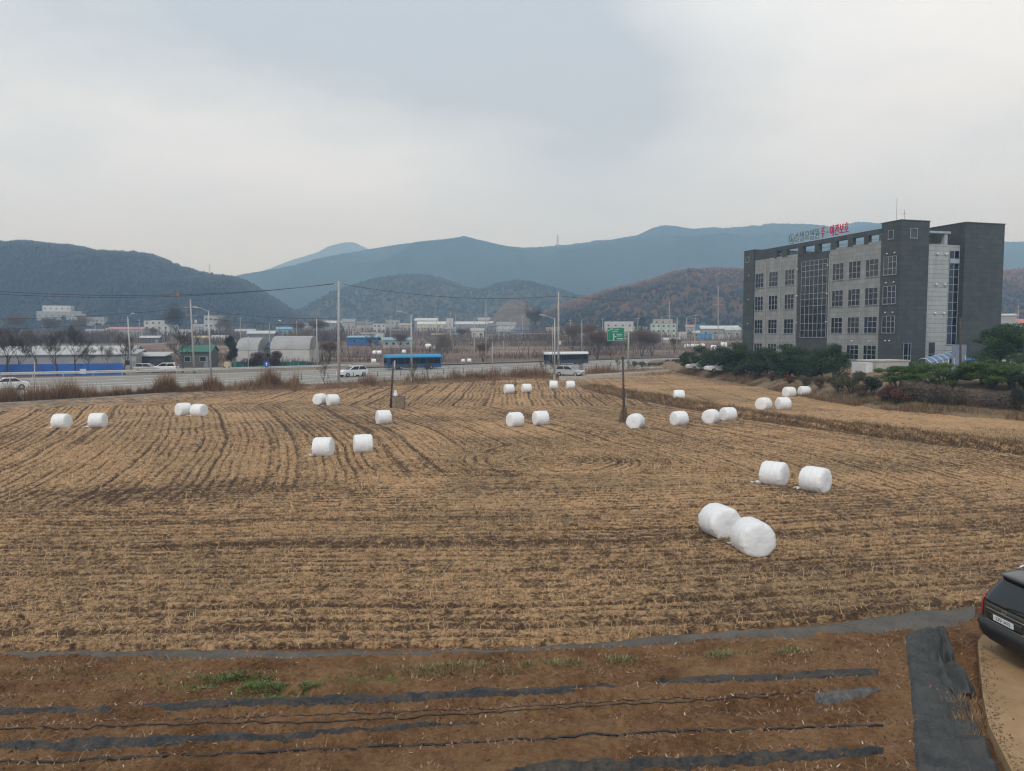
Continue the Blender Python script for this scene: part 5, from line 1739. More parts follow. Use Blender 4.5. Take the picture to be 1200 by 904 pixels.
# open frame along the roof edge
bm_ = dark
wall('roof_beam', (.2, 3.3, 17.42), (.75, 31.6, 18.05), dark)
for a, b in ((5.85, 6.7), (8.8, 9.8), (12.1, 13.3), (15.7, 16.7), (19.3, 20.5), (23.2, 24.3), (25.8, 26.3)):
    wall('beam_post', (.22, a, 16.3), (.72, b, 17.42), dark)
wall('roof_parapet', (.22, 26.3, 16.5), (.7, 31.6, 17.42), dark)
wall('roof_beam', (8.0, 10, 16.5), (8.4, 31, 17.0), dark)
for k in range(26):
    pass
mb = MB()
for a in np.arange(3.6, 26, .28):
    mb.tube([(.9, a, 16.4), (.9, a, 16.95)], .018, 4)
mb.tube([(.9, 3.5, 16.95), (.9, 26.2, 16.95)], .03, 5)
mb.build('roof_railing', pipem, BLD)
# windows: frame with mullions proud of the wall, glass just behind
def win(kind_axis, a, b, z0, z1, cols, rows, at, parent=BLD, skip=None):
    """front windows lie in the plane x=at (axis 'y'), side windows in y=at (axis 'x'); a..b along the wall"""
    mb, gb = MB(), MB()
    def bx(m, u0, u1, v0, v1, d0, d1):
        if kind_axis == 'y': m.box2((at - d1, u0, v0), (at - d0, u1, v1))
        else: m.box2((u0, at - d1, v0), (u1, at - d0, v1))
    t = .045
    bx(mb, a, b, z0 - .08, z0, .0, .10)
    bx(mb, a, b, z1 - t, z1, .0, .06)
    bx(mb, a, a + t, z0, z1 - t, .0, .06)
    bx(mb, b - t, b, z0, z1 - t, .0, .06)
    for c_ in cols: bx(mb, a + (b - a) * c_ - .03, a + (b - a) * c_ + .03, z0, z1 - t, .004, .055)
    for r_, (u, v) in rows: bx(mb, a + (b - a) * u + .05, a + (b - a) * v - .05, z0 + (z1 - z0) * r_ - .026, z0 + (z1 - z0) * r_ + .026, .006, .050)
    f = mb.build('window', frame, parent)
    bx(gb, a + .02, b - .02, z0 + .005, z1 - .02, -.02, .022)
    gb.build('pane', GL[int(abs(a * 7.3 + z0 * 3.1 + b)) % len(GL)], f)
    return f
ZW = [(1.05, 2.95), (4.6, 6.75), (8.3, 10.55), (12.0, 14.3)]
for (a, b) in ((3.85, 6.2), (7.1, 9.4), (10.4, 12.7)):
    for z0, z1 in ZW:
        win('y', a, b, z0, z1, (.36, .70), ((.33, (0, 1)), (.68, (0, .70))), .25)
for (a, b) in ((21.2, 23.5), (25.3, 27.6), (29.1, 31.35)):
    for z0, z1 in ZW:
        win('y', a, b, z0, z1, (.33, .66), ((.33, (0, 1)), (.68, (0, .66))), .25)
for z0, z1 in ZW[1:]:
    win('y', .55, 2.7, z0, z1, (.30, .64), ((.33, (0, 1)), (.68, (0, .64))), 0.0, tower)
win('y', 13.95, 19.7, 4.0, 15.2, [k / 6 for k in range(1, 6)], [(r, (0, 1)) for r in (.09, .18, .30, .41, .50, .57, .68, .79, .87, .94)], .36)
win('x', 8.35, 9.95, 3.1, 15.2, (.5,), [(r, (0, 1)) for r in (.12, .20, .29, .36, .45, .56, .64, .72, .80, .88)], .7)
win('x', 5.5, 6.6, 1.2, 3.4, (), ((.3, (0, 1)),), .7)
win('x', .95, 2.1, 1.0, 3.3, (.62,), ((.3, (0, 1)),), 0.0, tower)
win('x', 1.4, 2.5, 16.5, 17.7, (), (), 0.0, tower)
win('y', 1.2, 2.1, 16.5, 17.6, (), (), 0.0, tower)
win('y', 33.0, 33.9, 16.4, 17.3, (), (), .05)
MB().box2((8.4, .52, 13.55), (9.9, .60, 14.15)).build('open_sash', frame, BLD)
for a in (3.3, 13.3, 24.6, 28.4, 20.7):
    MB().tube([(.15, a, -2), (.15, a, 15.8)], .07, 8).build('downpipe', pipem, BLD)
MB().tube([(4.52, .58, -2), (4.52, .58, 15.6)], .10, 8).build('downpipe', pipem, BLD)
for q in [(6.3, .62, z) for z in (14.7, 10.8, 7.1)] + [(7.7, .62, z) for z in (14.7, 10.8, 7.1)]:
    o = MB().tube([(0, .05, 0), (0, -.12, 0), (0, -.2, -.06)], [.09, .14, .12], 10).build('wall_lamp', lampw, BLD, smooth=True, loc=q)
for q in [(.02, y, z) for y in (.9, 2.2) for z in (14.7, 11.0, 7.2)] + [(.02, 1.3, 3.6), (.02, 2.0, 3.6)] + [(.12, y, z) for y in (13.6, 20.3, 33) for z in (14.2, 10.2, 6.2)] + [(.1, y, 3.5) for y in (5, 8.2)]:
    MB().tube([(.06, 0, 0), (-.10, 0, 0), (-.16, 0, -.05)], [.06, .09, .08], 8).build('wall_lamp', lampw, BLD, smooth=True, loc=q)
# rooftop letters
BM = Matrix(((0, 0, -1, 0), (-1, 0, 0, 0), (0, 1, 0, 0), (0, 0, 0, 1)))
red = M('sign_red', (.52, .025, .06), .45, var=.04)
grl = M('sign_grey', (.20, .24, .25), .45, .1, var=.06)
def letters(s, y0, y1, size, mat):
    w_ = (y0 - y1) / len(s)
    for k, ch in enumerate(s):
        if ch == '·':
            MB().box((.42, y0 - (k + .5) * w_, 18.95), (.16, .2, .2)).build('sign_letter', mat, BLD)
            continue
        text_mesh(ch, size, .07, BLD, 'sign_letter', mat, Matrix.Translation((.42, y0 - (k + .5) * w_, 18.92)) @ BM, xs=w_ * 1.04 / size)
letters('솔별요양원', 21.6, 15.9, 1.72, grl)
letters('주·야간보호', 15.7, 9.9, 1.72, red)
mb = MB()
mb.tube([(.42, 22.35 + .62 * math.sin(2 * PI * k / 24), 18.92 + .72 * math.cos(2 * PI * k / 24)) for k in range(25)], .075, 6, cap=False)
mb.add([(.40, 22.35 + a, 18.92 + b) for a, b in ((.40, -.42), (-.40, -.42), (-.22, .06), (0, .48), (.24, .1))], [(0, 1, 2, 3, 4)])
mb.build('sign_emblem', M('emblem_green', (.13, .19, .19), .5), BLD)
mb = MB()
mb.box2((.36, 9.9, 18.05), (.48, 22.9, 18.13))
mb.build('sign_rail', M('sign_rail', (.5, .52, .53), .5), BLD)
for y, h in ((1.7, 3.0), (.9, 1.5)):
    mb = MB(); mb.tube([(1.8 - y * .6, y, 18.6), (1.8 - y * .6, y, 18.6 + h)], .028, 5)
    if h < 2: mb.tube([(1.8 - y * .6 - .3, y, 19.6), (1.8 - y * .6 + .3, y, 19.6)], .02, 4)
    mb.build('roof_antenna', pipem, BLD)
# low service hut and the blue ramp canopy in front of it
hut = thing('service_hut', 'low pale concrete service hut before the foot of the dark tower', 'hut', (43.0, 90.5, 1.75), math.atan2(.28, .96))
MB().box2((0, 0, -.4), (4.6, 3.2, 2.05)).build('wall', M('hut_concrete', (.40, .375, .335), .85, var=.12, scale=1.5), hut)
MB().box2((-.1, -.1, 2.05), (4.7, 3.3, 2.2)).build('roof', M('hut_cap', (.47, .44, .40), .8, var=.1), hut)
MB().box2((-.02, 1.9, 1.2), (.0, 2.5, 1.65)).build('vent', M('vent_dark', (.03, .03, .03)), hut)
MB().box2((2.6, -.02, .9), (3.1, .0, 1.5)).build('vent', M('vent_dark', (.03, .03, .03)), hut)
MB().box2((-1.0, .6, -.3), (-.02, 3.0, 1.9)).build('lean_to', M('hut_white', (.62, .64, .65), .6, var=.06), hut)
can = thing('ramp_canopy', 'blue sheeted canopy sloping down over a ramp with white ribs', 'canopy', (50.9, 93.2, 2.7), math.atan2(.28, .96))
can.scale = (.85, .85, .78)
blu = M('canopy_blue', (.12, .20, .33), .35, var=.12)
mb = MB()
mb.grid([[(x, y, .95 + .20 * x + .75 * math.sin(PI * (y / 3.0))) for y in np.linspace(0, 3.0, 9)] for x in np.linspace(0, 6.2, 8)])
o = mb.build('sheet', blu, can, smooth=True); sd = o.modifiers.new('thick', 'SOLIDIFY'); sd.thickness = .03
MB().add([(6.2, y_, 2.19 + .75 * math.sin(PI * y_ / 3.0)) for y_ in np.linspace(0, 3, 9)] + [(6.2, 3, -.4), (6.2, 0, -.4)], [tuple(range(11))]).build('end_sheet', blu, can)
MB().box2((3.6, -.03, -.4), (6.2, .0, 3.9)).build('gable_screen', M('canopy_blue_grey', (.24, .28, .36), .4), can)
for k in range(7):
    x = k * 1.0 + .1
    mb = MB(); mb.tube([(x, y, .98 + .20 * x + .75 * math.sin(PI * (y / 3.0))) for y in np.linspace(0, 3.0, 9)], .05, 6)
    mb.tube([(x, 0, .98 + .2 * x), (x, 0, -.4)], .05, 6)
    mb.build('rib', lampw, can, smooth=True)
MB().box2((6.3, .3, -.4), (9.2, 2.9, 1.7)).build('barrel_tank', M('tank_blue', (.04, .14, .36), .4), can, bevel=.3)

# ------------------------------------------------------------------ vegetation kinds
barkd = M('bark_dark', (.075, .062, .055), .95, var=.3, scale=4)
barkg = M('bark_grey', (.14, .12, .105), .95, var=.3, scale=4)
def bare_tree(seed, h=8.0, spread=.55, twig=.035, levels=5, multi=1, mat=barkd, tmat=None, name='bare_tree', up=.25, r0=.17):
    def make():
        rnd = random.Random(seed)
        root = bpy.data.objects.new(name, None); COL.objects.link(root); root.empty_display_size = .3
        tr, cr = MB(), MB()
        def branch(p, d, L, r, lv):
            n = 4 if lv < 2 else 3
            pts, rad = [p], [r]
            q, dd = Vector(p), Vector(d)
            for k in range(n):
                dd = (dd + Vector((rnd.uniform(-1, 1), rnd.uniform(-1, 1), rnd.uniform(-.5, .8) + up * .3)) * .19).normalized()
                q = q + dd * L / n
                pts.append(q.copy()); rad.append(max(twig * .3, r * (1 - .5 * (k + 1) / n)))
            (tr if lv <= 1 else cr).tube(pts, rad, 7 if lv == 0 else 5 if lv < 2 else 3, cap=False)
            if lv >= levels: return
            kids = rnd.randint(3, 4) if lv < 2 else rnd.randint(3, 5)
            for k in range(kids):
                f = rnd.uniform(.4, 1.0) if lv else rnd.uniform(.45, 1.0)
                i = min(len(pts) - 2, int(f * (len(pts) - 1)))
                at = pts[i].lerp(pts[i + 1], f * (len(pts) - 1) - i)
                a = rnd.uniform(0, 2 * PI)
                side = Vector((math.cos(a), math.sin(a), rnd.uniform(-.05, .5)))
                nd = (dd * (1 - spread) + side * spread + Vector((0, 0, up))).normalized()
                branch(at, nd, L * rnd.uniform(.58, .86), max(twig * .45, rad[i] * rnd.uniform(.42, .62)), lv + 1)
        for k in range(multi):
            a = 2 * PI * k / multi
            d = Vector((math.cos(a) * .35, math.sin(a) * .35, 1)).normalized() if multi > 1 else Vector((rnd.uniform(-.06, .06), rnd.uniform(-.06, .06), 1))
            branch(Vector((0, 0, -.15)), d, h * .45, r0, 0)
        tr.build('trunk', mat, root, smooth=True)
        cr.build('crown', tmat or mat, root)
        return root
    return make
def leafmesh(name, cl, n, size, stops, parent, seed, flat=.0, squash=1.0, needle=False):
    """leaves through the volume of a list of clumps (centre, radii)"""
    rng = np.random.default_rng(seed)
    C = np.array([c for c, r in cl], float); Rr = np.array([r for c, r in cl], float)
    w_ = Rr.prod(1) ** (2 / 3)
    idx = rng.choice(len(cl), n, p=w_ / w_.sum())
    d = rng.normal(size=(n, 3)); d /= np.linalg.norm(d, axis=1)[:, None]
    P = C[idx] + d * Rr[idx] * (rng.uniform(.25, 1.0, n) ** .45)[:, None]
    nrm = d + rng.normal(size=(n, 3)) * .9 + np.array([0, 0, flat]); nrm /= np.linalg.norm(nrm, axis=1)[:, None]
    ref = rng.normal(size=(n, 3))
    a = np.cross(nrm, ref); a /= np.linalg.norm(a, axis=1)[:, None]
    b = np.cross(nrm, a)
    s = rng.uniform(.55, 1.3, n)[:, None] * size
    asp = .22 if needle else .55
    V = np.stack([P - a * s, P + b * s * asp, P + a * s, P - b * s * asp], 1).reshape(-1, 3)
    F = np.arange(4 * n).reshape(n, 4)
    base = rng.uniform(0, 1, len(cl))
    t = np.clip(base[idx] * .55 + rng.uniform(0, .45, n), 0, 1)
    return arr_obj(name, V, F, tintmat('leaf_' + str(seed), stops, .75), parent, attrs={'tint': ('FLOAT', np.repeat(t, 4))})
PINE = [(0, (.014, .028, .014)), (.4, (.028, .052, .024)), (.8, (.05, .082, .036)), (1, (.085, .115, .05))]
def pine_kind(seed, h=4.2, wd=2.0, ncl=16, leaves=5200, stops=PINE, stems=1, lowz=.28, size=.13, name='pine_tree'):
    def make():
        rnd = random.Random(seed)
        root = bpy.data.objects.new(name, None); COL.objects.link(root); root.empty_display_size = .3
        mb = MB(); cl = []
        for s_ in range(stems):
            bx, by = (rnd.uniform(-.3, .3) * wd * (stems > 1), rnd.uniform(-.3, .3) * wd * (stems > 1))
            top = Vector((bx * 1.6 + rnd.uniform(-.3, .3), by * 1.6 + rnd.uniform(-.3, .3), h * .9))
            p0 = Vector((bx, by, -.2)); mid = p0.lerp(top, .5) + Vector((rnd.uniform(-.25, .25), rnd.uniform(-.2, .2), 0))
            mb.tube([p0, mid, top], [.13 * h / 4, .09 * h / 4, .03], 7, cap=False)
            for k in range(ncl // stems):
                f = lowz + (1 - lowz) * (k + rnd.random()) / (ncl / stems)
                at = p0.lerp(mid, f * 2) if f < .5 else mid.lerp(top, f * 2 - 1)
                a = rnd.uniform(0, 2 * PI)
                out = wd * (1.08 - f ** 1.6 * .85) * rnd.uniform(.35, 1.0)
                c_ = at + Vector((math.cos(a) * out, math.sin(a) * out, rnd.uniform(-.05, .25)))
                mb.tube([at, at.lerp(c_, .6) + Vector((0, 0, -.08)), c_], [.05, .035, .015], 4, cap=False)
                rr_ = wd * rnd.uniform(.26, .46)
                cl.append((tuple(c_), (rr_, rr_, rr_ * rnd.uniform(.42, .62))))
        mb.build('trunk', barkd, root, smooth=True)
        leafmesh('crown', cl, leaves, size, stops, root, seed, flat=.4, needle=True)
        return root
    return make
P1, P2, P3 = Kind(pine_kind(1)), Kind(pine_kind(2, 4.0, 2.2, 18)), Kind(pine_kind(3, 3.6, 1.9, 14))
def yard_pt(px, py):
    lo, hi = 30.0, 170.0
    for _ in range(40):
        m_ = (lo + hi) / 2
        q = WD(px, py, m_)
        if q.x < float(Xbank(m_)) - .5 and m_ < 140: hi = hi; 
        if q.z > float(yard_z(q.x, q.y)): lo = m_
        else: hi = m_
    q = WD(px, py, lo)
    return Vector((q.x, q.y, float(yard_z(q.x, q.y)) - .03))
rnd = random.Random(9)
PL = [(804, 431.5, P3, .88, 'small pine at the left end of the row, standing alone at the path'), (822, 434, P1, 1.05, 'second pine from the left, before the silver car'), (842, 437, P2, 1.18, 'third pine from the left, before the white pickup'), (861, 438.5, P1, 1.2, 'pine before the left edge of the office block'), (880, 440, P3, 1.08, 'pine before the dark parked car'), (899, 441, P2, 1.08, 'tall pine below the left windows of the office block'), (917, 442.5, P1, 1.12, 'pine before the white car near the glass bay'), (935, 443.5, P2, 1.12, 'pine right below the big dark glass bay'), (952, 445, P3, 1.15, 'pine below the right edge of the glass bay'), (811, 433, P2, .85, 'low pine just right of the lone one at the path'), (832, 436, P3, 1.1, 'bushy pine between the silver car and the white pickup'), (852, 438, P3, 1.15, 'bushy pine before the rear of the white pickup'), (871, 440, P1, 1.15, 'bushy pine before the left pier of the office block'), (890, 441.5, P2, 1.12, 'bushy pine right of the dark parked car'), (926, 443.5, P3, 1.15, 'bushy pine below the middle of the dark glass bay'), (963, 447, P2, 1.1, 'bushy pine left of the rightmost one'), (976, 449, P1, 1.15, 'rightmost bushy pine of the row, left of the service hut')]
for i, (px, py, kd, sc, lab) in enumerate(PL):
    kd.put('dark green ' + lab, 'pine tree', yard_pt(px, py), rnd.uniform(0, 6), (sc * 1.02, sc * 1.02, sc * .93), 'pines in a row before the car park')
# big spreading pine and the flat topped junipers at the far right
BIG = Kind(pine_kind(11, 6.4, 3.1, 48, 34000, [(0, (.020, .038, .016)), (.4, (.040, .070, .028)), (.8, (.070, .11, .042)), (1, (.105, .145, .058))], stems=3, lowz=.34, size=.13))
BIG.put('large spreading green pine at the right edge beside the dark pole', 'pine tree', yard_pt(1173, 436) + Vector((0, 0, -.3)), .4, (1.12, 1.12, .94))
JUN = [(0, (.026, .050, .014)), (.4, (.055, .092, .024)), (.8, (.095, .145, .038)), (1, (.14, .19, .055))]
def juniper(seed, L_, Wd, h):
    def make():
        rnd = random.Random(seed)
        root = bpy.data.objects.new('juniper_bush', None); COL.objects.link(root)
        cl, mb = [], MB()
        for k in range(38):
            a = rnd.uniform(0, 2 * PI); q = math.sqrt(rnd.random())
            c_ = (math.cos(a) * q * L_, math.sin(a) * q * Wd, h * (.36 + .56 * rnd.random()) - .12 * q * q * h)
            cl.append((c_, (rnd.uniform(.5, .9), rnd.uniform(.4, .7), rnd.uniform(.16, .3))))
            if k % 3 == 0: mb.tube([(c_[0] * .15, c_[1] * .15, -.2), (c_[0] * .5, c_[1] * .5, h * .45), c_], [.07, .05, .02], 5, cap=False)
        mb.build('stem', barkd, root, smooth=True)
        leafmesh('foliage', cl, 12500, .10, JUN, root, seed, flat=1.2, needle=True)
        return root
    return make
J1, J2 = Kind(juniper(5, 3.3, 1.5, 2.7)), Kind(juniper(6, 2.8, 1.6, 2.8))
for px, py, kd, sc, rz, lab in ((1052, 455, J2, .85, .2, 'left end of the flat topped juniper bushes, right of the service hut'), (1080, 455, J1, 1.0, .1, 'flat topped juniper bush before the left end of the blue canopy'), (1107, 455.5, J1, 1.05, 3.0, 'flat topped juniper bush left of the dark hedge pole'), (1152, 450, J2, .9, 1.2, 'upright juniper bush between the hedge pole and the big pine'), (1162, 456, J2, .95, 2.2, 'juniper bush below the big pine, open stems showing'), (1190, 456, J1, .95, .5, 'juniper bush at the right edge of the picture above the hedge')):
    kd.put('bright green ' + lab, 'juniper', yard_pt(px, py), rz, sc)
# clipped brown winter hedge along the bank, and shrubs
def hedge_run():
    t = thing('winter_hedge', 'long brown leafless hedge on the grassy bank below the junipers at right', 'hedge')
    rng = np.random.default_rng(4)
    pts = [yard_pt(px, py) for px, py in ((1066, 470), (1090, 473), (1120, 476), (1150, 478), (1180, 481), (1215, 485), (1260, 489), (1320, 494))]
    cl = []
    L_ = 0
    for a, b in zip(pts[:-1], pts[1:]):
        n = max(2, int((b - a).length / .55))
        for k in range(n):
            q = a.lerp(b, k / n)
            hh = 1.38 + .2 * math.sin(q.x * 1.1) + rng.uniform(-.15, .15)
            cl.append(((q.x, q.y + .3, q.z + hh * .55), (.62, .75, hh * .52)))
            cl.append(((q.x + .1, q.y + 1.0, q.z + hh * .62), (.62, .75, hh * .5)))
    leafmesh('twigs', cl, 42000, .10, [(0, (.055, .043, .036)), (.35, (.115, .090, .072)), (.75, (.18, .14, .11)), (.93, (.24, .18, .13)), (1, (.13, .14, .07))], t, 91, needle=True)
    mb = MB()
    for c_, r in cl[::2]:
        mb.tube([(c_[0], c_[1], c_[2] - r[2] * 1.25), (c_[0] + .1, c_[1], c_[2] + r[2] * .5)], [.05, .02], 4, cap=False)
    mb.build('stem', barkd, t)
hedge_run()
def shrub(seed, w_, h, leaves, stops, size=.10, name='shrub', part='foliage'):
    def make():
        rnd = random.Random(seed)
        root = bpy.data.objects.new(name, None); COL.objects.link(root)
        mb, cl = MB(), []
        for k in range(9):
            a = rnd.uniform(0, 2 * PI); q = rnd.uniform(.1, .9) * w_
            c_ = Vector((math.cos(a) * q, math.sin(a) * q, h * rnd.uniform(.35, .85)))
            mb.tube([(c_.x * .2, c_.y * .2, -.1), tuple(c_ * .6), tuple(c_)], [.05, .03, .012], 4, cap=False)
            cl.append((tuple(c_), (w_ * .45, w_ * .45, h * .24)))
        mb.build('stem', barkd, root)
        leafmesh(part, cl, leaves, size, stops, root, seed, needle=True)
        return root
    return make
REDB = [(0, (.05, .022, .018)), (.5, (.105, .05, .038)), (1, (.17, .085, .06))]
BROWN = [(0, (.045, .034, .026)), (.5, (.10, .075, .052)), (1, (.18, .14, .09))]
DGRN = [(0, (.012, .022, .016)), (.5, (.028, .042, .028)), (1, (.05, .065, .04))]
OLIV = [(0, (.035, .04, .02)), (.5, (.07, .075, .038)), (1, (.12, .115, .06))]
SH = {'red': Kind(shrub(31, 1.1, 1.7, 2600, REDB)), 'brown': Kind(shrub(32, 1.2, 1.5, 2600, BROWN)), 'dark': Kind(shrub(33, 1.0, 1.9, 3200, DGRN)), 'olive': Kind(shrub(34, 1.2, 2.0, 3200, OLIV))}
for px, py, kd, sc, lab in ((1051, 473, 'red', 1.1, 'reddish bare shrub at the left end of the brown hedge'), (1037, 469, 'red', .85, 'small reddish shrub below the service hut'), (1024, 464, 'dark', .95, 'dark evergreen shrub below the service hut'), (1000, 460, 'olive', 1.1, 'olive shrub right of the last pine'), (983, 459, 'olive', .9, 'olive shrub at the foot of the last pine'), (962, 455.5, 'brown', .9, 'brown shrub behind the two farthest bales'), (944, 452.5, 'brown', .8, 'brown shrub on the bank below the glass bay pines'), (925, 449.5, 'red', .7, 'reddish shrub on the bank left of the farthest bales'), (905, 446.5, 'brown', .7, 'brown shrub on the bank below the dark parked car'), (885, 444.5, 'brown', .6, 'low brown shrub on the bank below the pines'), (1197, 481, 'dark', .9, 'dark evergreen shrub growing in the hedge at the right edge'), (1012, 466, 'brown', .9, 'brown shrub between the olive and the dark evergreen shrubs'), (862, 441.5, 'brown', .5, 'low brown shrub on the bank below the left edge of the office block'), (1070, 470, 'brown', 1.0, 'brown shrub right beside the reddish one at the hedge end'), (1198, 463, 'dark', 1.0, 'dark round evergreen shrub under the rightmost juniper')):
    SH[kd].put(lab, 'shrub', yard_pt(px, py) + Vector((0, 0, -.05)), rnd.uniform(0, 6), sc)
# dry weeds on the bank
rng = np.random.default_rng(51)
n = 26000
y = rng.uniform(42, 135, n); s_ = np.abs(rng.normal(.7, 1.1, n))
x = Xbank(y) + s_
cp = fbm(x * .5, y * .5, 8, 3) > .40
x, y = x[cp], y[cp]
grass_strip('bank_weeds', 'dry brown and reddish weeds on the bank below the car park', (x, y), yard_z(x, y) - .03, len(x), (.15, .55), (.012, .035), (.1, 1.1), [(0, (.06, .035, .025)), (.4, (.15, .085, .05)), (.75, (.24, .16, .09)), (.92, (.30, .22, .13)), (1, (.10, .13, .045))], 52)
n = 7000
y = rng.uniform(42, 78, n); x = Xbank(y) + 1.2 + np.abs(rng.normal(0, 1.0, n))
grass_strip('bank_grass_green', 'green grass on the slope below the brown hedge', (x, y), yard_z(x, y) - .02, n, (.10, .28), (.012, .03), (.2, 1.1), [(0, (.05, .065, .025)), (.6, (.10, .12, .045)), (1, (.17, .17, .08))], 53)

# dry weeds between road and field
rng = np.random.default_rng(61)
VV, FF, TT, off = [], [], [], 0
def verge_pts(px0, px1, n_, f0, f1):
    px = rng.uniform(px0, px1, n_)
    nx = np.interp(px, [a for a, b in EN], [b for a, b in EN])
    fy = np.interp(px, [-250, 0, 100, 200, 300, 400, 500, 600, 690, 760, 830], [484, 476, 470, 465, 460, 455, 450, 445, 441, 438.5, 436])
    t = rng.uniform(f0, f1, n_)
    P = []
    for a, b, c_, tt_ in zip(px, nx, fy, t):
        A, B = G(a, b, .45), G(a, c_, .02)
        P.append(B.lerp(A, tt_))
    return np.array([tuple(q) for q in P])
for px0, px1, n_, Lr, f0, f1, th in ((-250, 350, 34000, (.3, 1.2), -.1, 1.0, .0), (-250, 800, 42000, (.25, .6), -.5, .8, .0), (-150, 350, 9000, (.9, 2.2), .4, 1.05, .46), (420, 760, 5000, (.5, 1.4), .2, 1.0, .46), (150, 340, 5000, (.8, 1.9), .3, 1.0, .50), (-200, 150, 3000, (.7, 1.4), .2, 1.0, .52), (340, 860, 12000, (.2, .6), -.3, .7, .3), (425, 470, 900, (.6, 1.5), -.1, .4, .3), (530, 585, 1500, (.7, 1.7), .1, .8, .38), (600, 640, 1000, (.7, 1.7), .1, .7, .3), (690, 735, 800, (.6, 1.5), .1, .7, .4), (310, 346, 1100, (.9, 2.2), .5, 1.0, .3)):
    P = verge_pts(px0, px1, n_, f0, f1)
    P = P[fbm(P[:, 0] * .45, P[:, 1] * .45, 33, 3) > th]
    n_ = len(P)
    v_, f_, t_ = blades(P + np.array([0, 0, .05]), rng.uniform(*Lr, n_) * (.25 + 1.9 * fbm(P[:, 0] * .7, P[:, 1] * .7, 37, 3) ** 1.6), rng.uniform(.02, .045, n_), rng.uniform(.03, .75, n_), rng=rng)
    VV.append(v_); FF.append(f_ + off); TT.append(t_ if Lr[1] > .8 and px0 > 100 else np.clip(t_ * .8 + .3, 0, 1)); off += len(v_)
tag(arr_obj('dry_weeds', np.concatenate(VV), np.concatenate(FF), tintmat('dry_weed_stems', [(0, (0.088, 0.043, 0.030)), (.3, (0.156, 0.085, 0.058)), (.6, (0.237, 0.152, 0.094)), (1, (0.375, 0.256, 0.150))], .95), attrs={'tint': ('FLOAT', np.concatenate(TT))}),
    'tall dry brown weeds between the road and the field', 'weeds', kind='stuff')

# bare trees
BT = [Kind(bare_tree(1, 8.0)), Kind(bare_tree(2, 7.6, .6)), Kind(bare_tree(3, 8.4, .5, mat=barkg))]
BIGT = Kind(bare_tree(7, 10, .62, .05, 5, 3, barkd, r0=.22))
BUSHT = Kind(bare_tree(9, 6.5, .66, .03, 5, 4, barkg, M('twig_grey', (.17, .145, .128), .95), r0=.11))
BROWNT = Kind(bare_tree(12, 6.5, .7, .035, 5, 3, barkd, M('twig_brown', (.15, .105, .082), .95), r0=.12))
YOUNG = Kind(bare_tree(14, 3.0, .5, .02, 4, 1, barkd, r0=.07))
tl = [(8, 441, 0, 1.0, 'leftmost bare tree before the blue fence'), (23, 440.5, 1, .82, 'thin bare tree second from the left before the blue fence'), (45, 440.5, 2, .95, 'third bare tree from the left before the blue fence, forked wide'), (67, 440, 0, .86, 'bare tree before the middle of the blue fence'), (89, 440, 1, 1.06, 'largest bare tree before the blue fence, left of the white notice'), (127, 439.5, 2, .62, 'small bare tree before the right end of the blue fence'), (146, 439.5, 0, .80, 'bare tree leaning beside the street lamp at the fence end'), (-30, 442, 1, 1.0, 'bare tree beyond the left edge'), (104, 439.5, 1, .6, 'small bare tree between the two larger ones at the fence right half')]
for px, py, k, sc, lab in tl:
    BT[k].put('dark ' + lab, 'bare tree', G(px, py, .0), rnd.uniform(0, 6), sc)
for px, py, kd, sc, lab in ((214, 437, BT[1], .95, 'dark bare tree leaning left of the left utility pole'), (207, 398, BIGT, 1.7, 'tall bare trees behind the white signboards at left'), (262, 398, BUSHT, 1.9, 'grey twiggy tree before the pale apartment block'), (360, 423, BUSHT, 1.15, 'dense grey twiggy tree right of the arched warehouses'), (385, 427, BROWNT, .9, 'reddish brown twiggy tree left of the tallest pole'), (350, 398, BROWNT, 1.6, 'round purple brown tree behind the arched warehouses'), (375, 399, BROWNT, 1.7, 'round grey brown tree behind the plain grey pole'), (519, 424.5, BUSHT, 1.05, 'bare tree with pale limbs right of the blue bus'), (566, 424, BROWNT, .8, 'low bare tree beside the thin taller pole'), (436, 415, BT[0], .7, 'thin bare tree behind the left end of the blue bus'), (626, 395, BIGT, 1.75, 'big dark spreading bare tree at the centre of the village'), (700, 421, BROWNT, 1.3, 'brown bare tree left of the green road sign'), (716, 420.5, BT[1], .8, 'thin bare tree behind the green road sign'), (752, 418, BROWNT, 1.25, 'round brown tree right of the green road sign'), (764, 417.5, BUSHT, 1.1, 'round twiggy tree second right of the green road sign'), (741, 419, BT[2], .8, 'small bare tree beside the post of the green road sign'), (790, 414, BROWNT, .8, 'low brown tree left of the facing street lamps'), (690, 408, BROWNT, 1.5, 'brown thicket tree behind the white bus'), (670, 410, BROWNT, 1.4, 'brown thicket tree behind the tall centre pole'), (470, 412, BROWNT, 1.0, 'brown tree left of the street lamp at the blue bus'), (540, 400, BROWNT, 1.0, 'brown bush tree before the long white roof'), (180, 398, BROWNT, 1.0, 'brown tree on the slope left of the white houses'), (95, 398, BUSHT, 2.0, 'broad grey twiggy tree behind the grey warehouse'), (20, 398, BROWNT, 2.2, 'broad brown tree behind the left end of the grey warehouse'), (60, 398, BROWNT, 1.9, 'broad brown tree behind the middle of the grey warehouse')):
    p_ = B2(px, py)
    kd.put(lab, 'bare tree', p_, rnd.uniform(0, 6), sc)
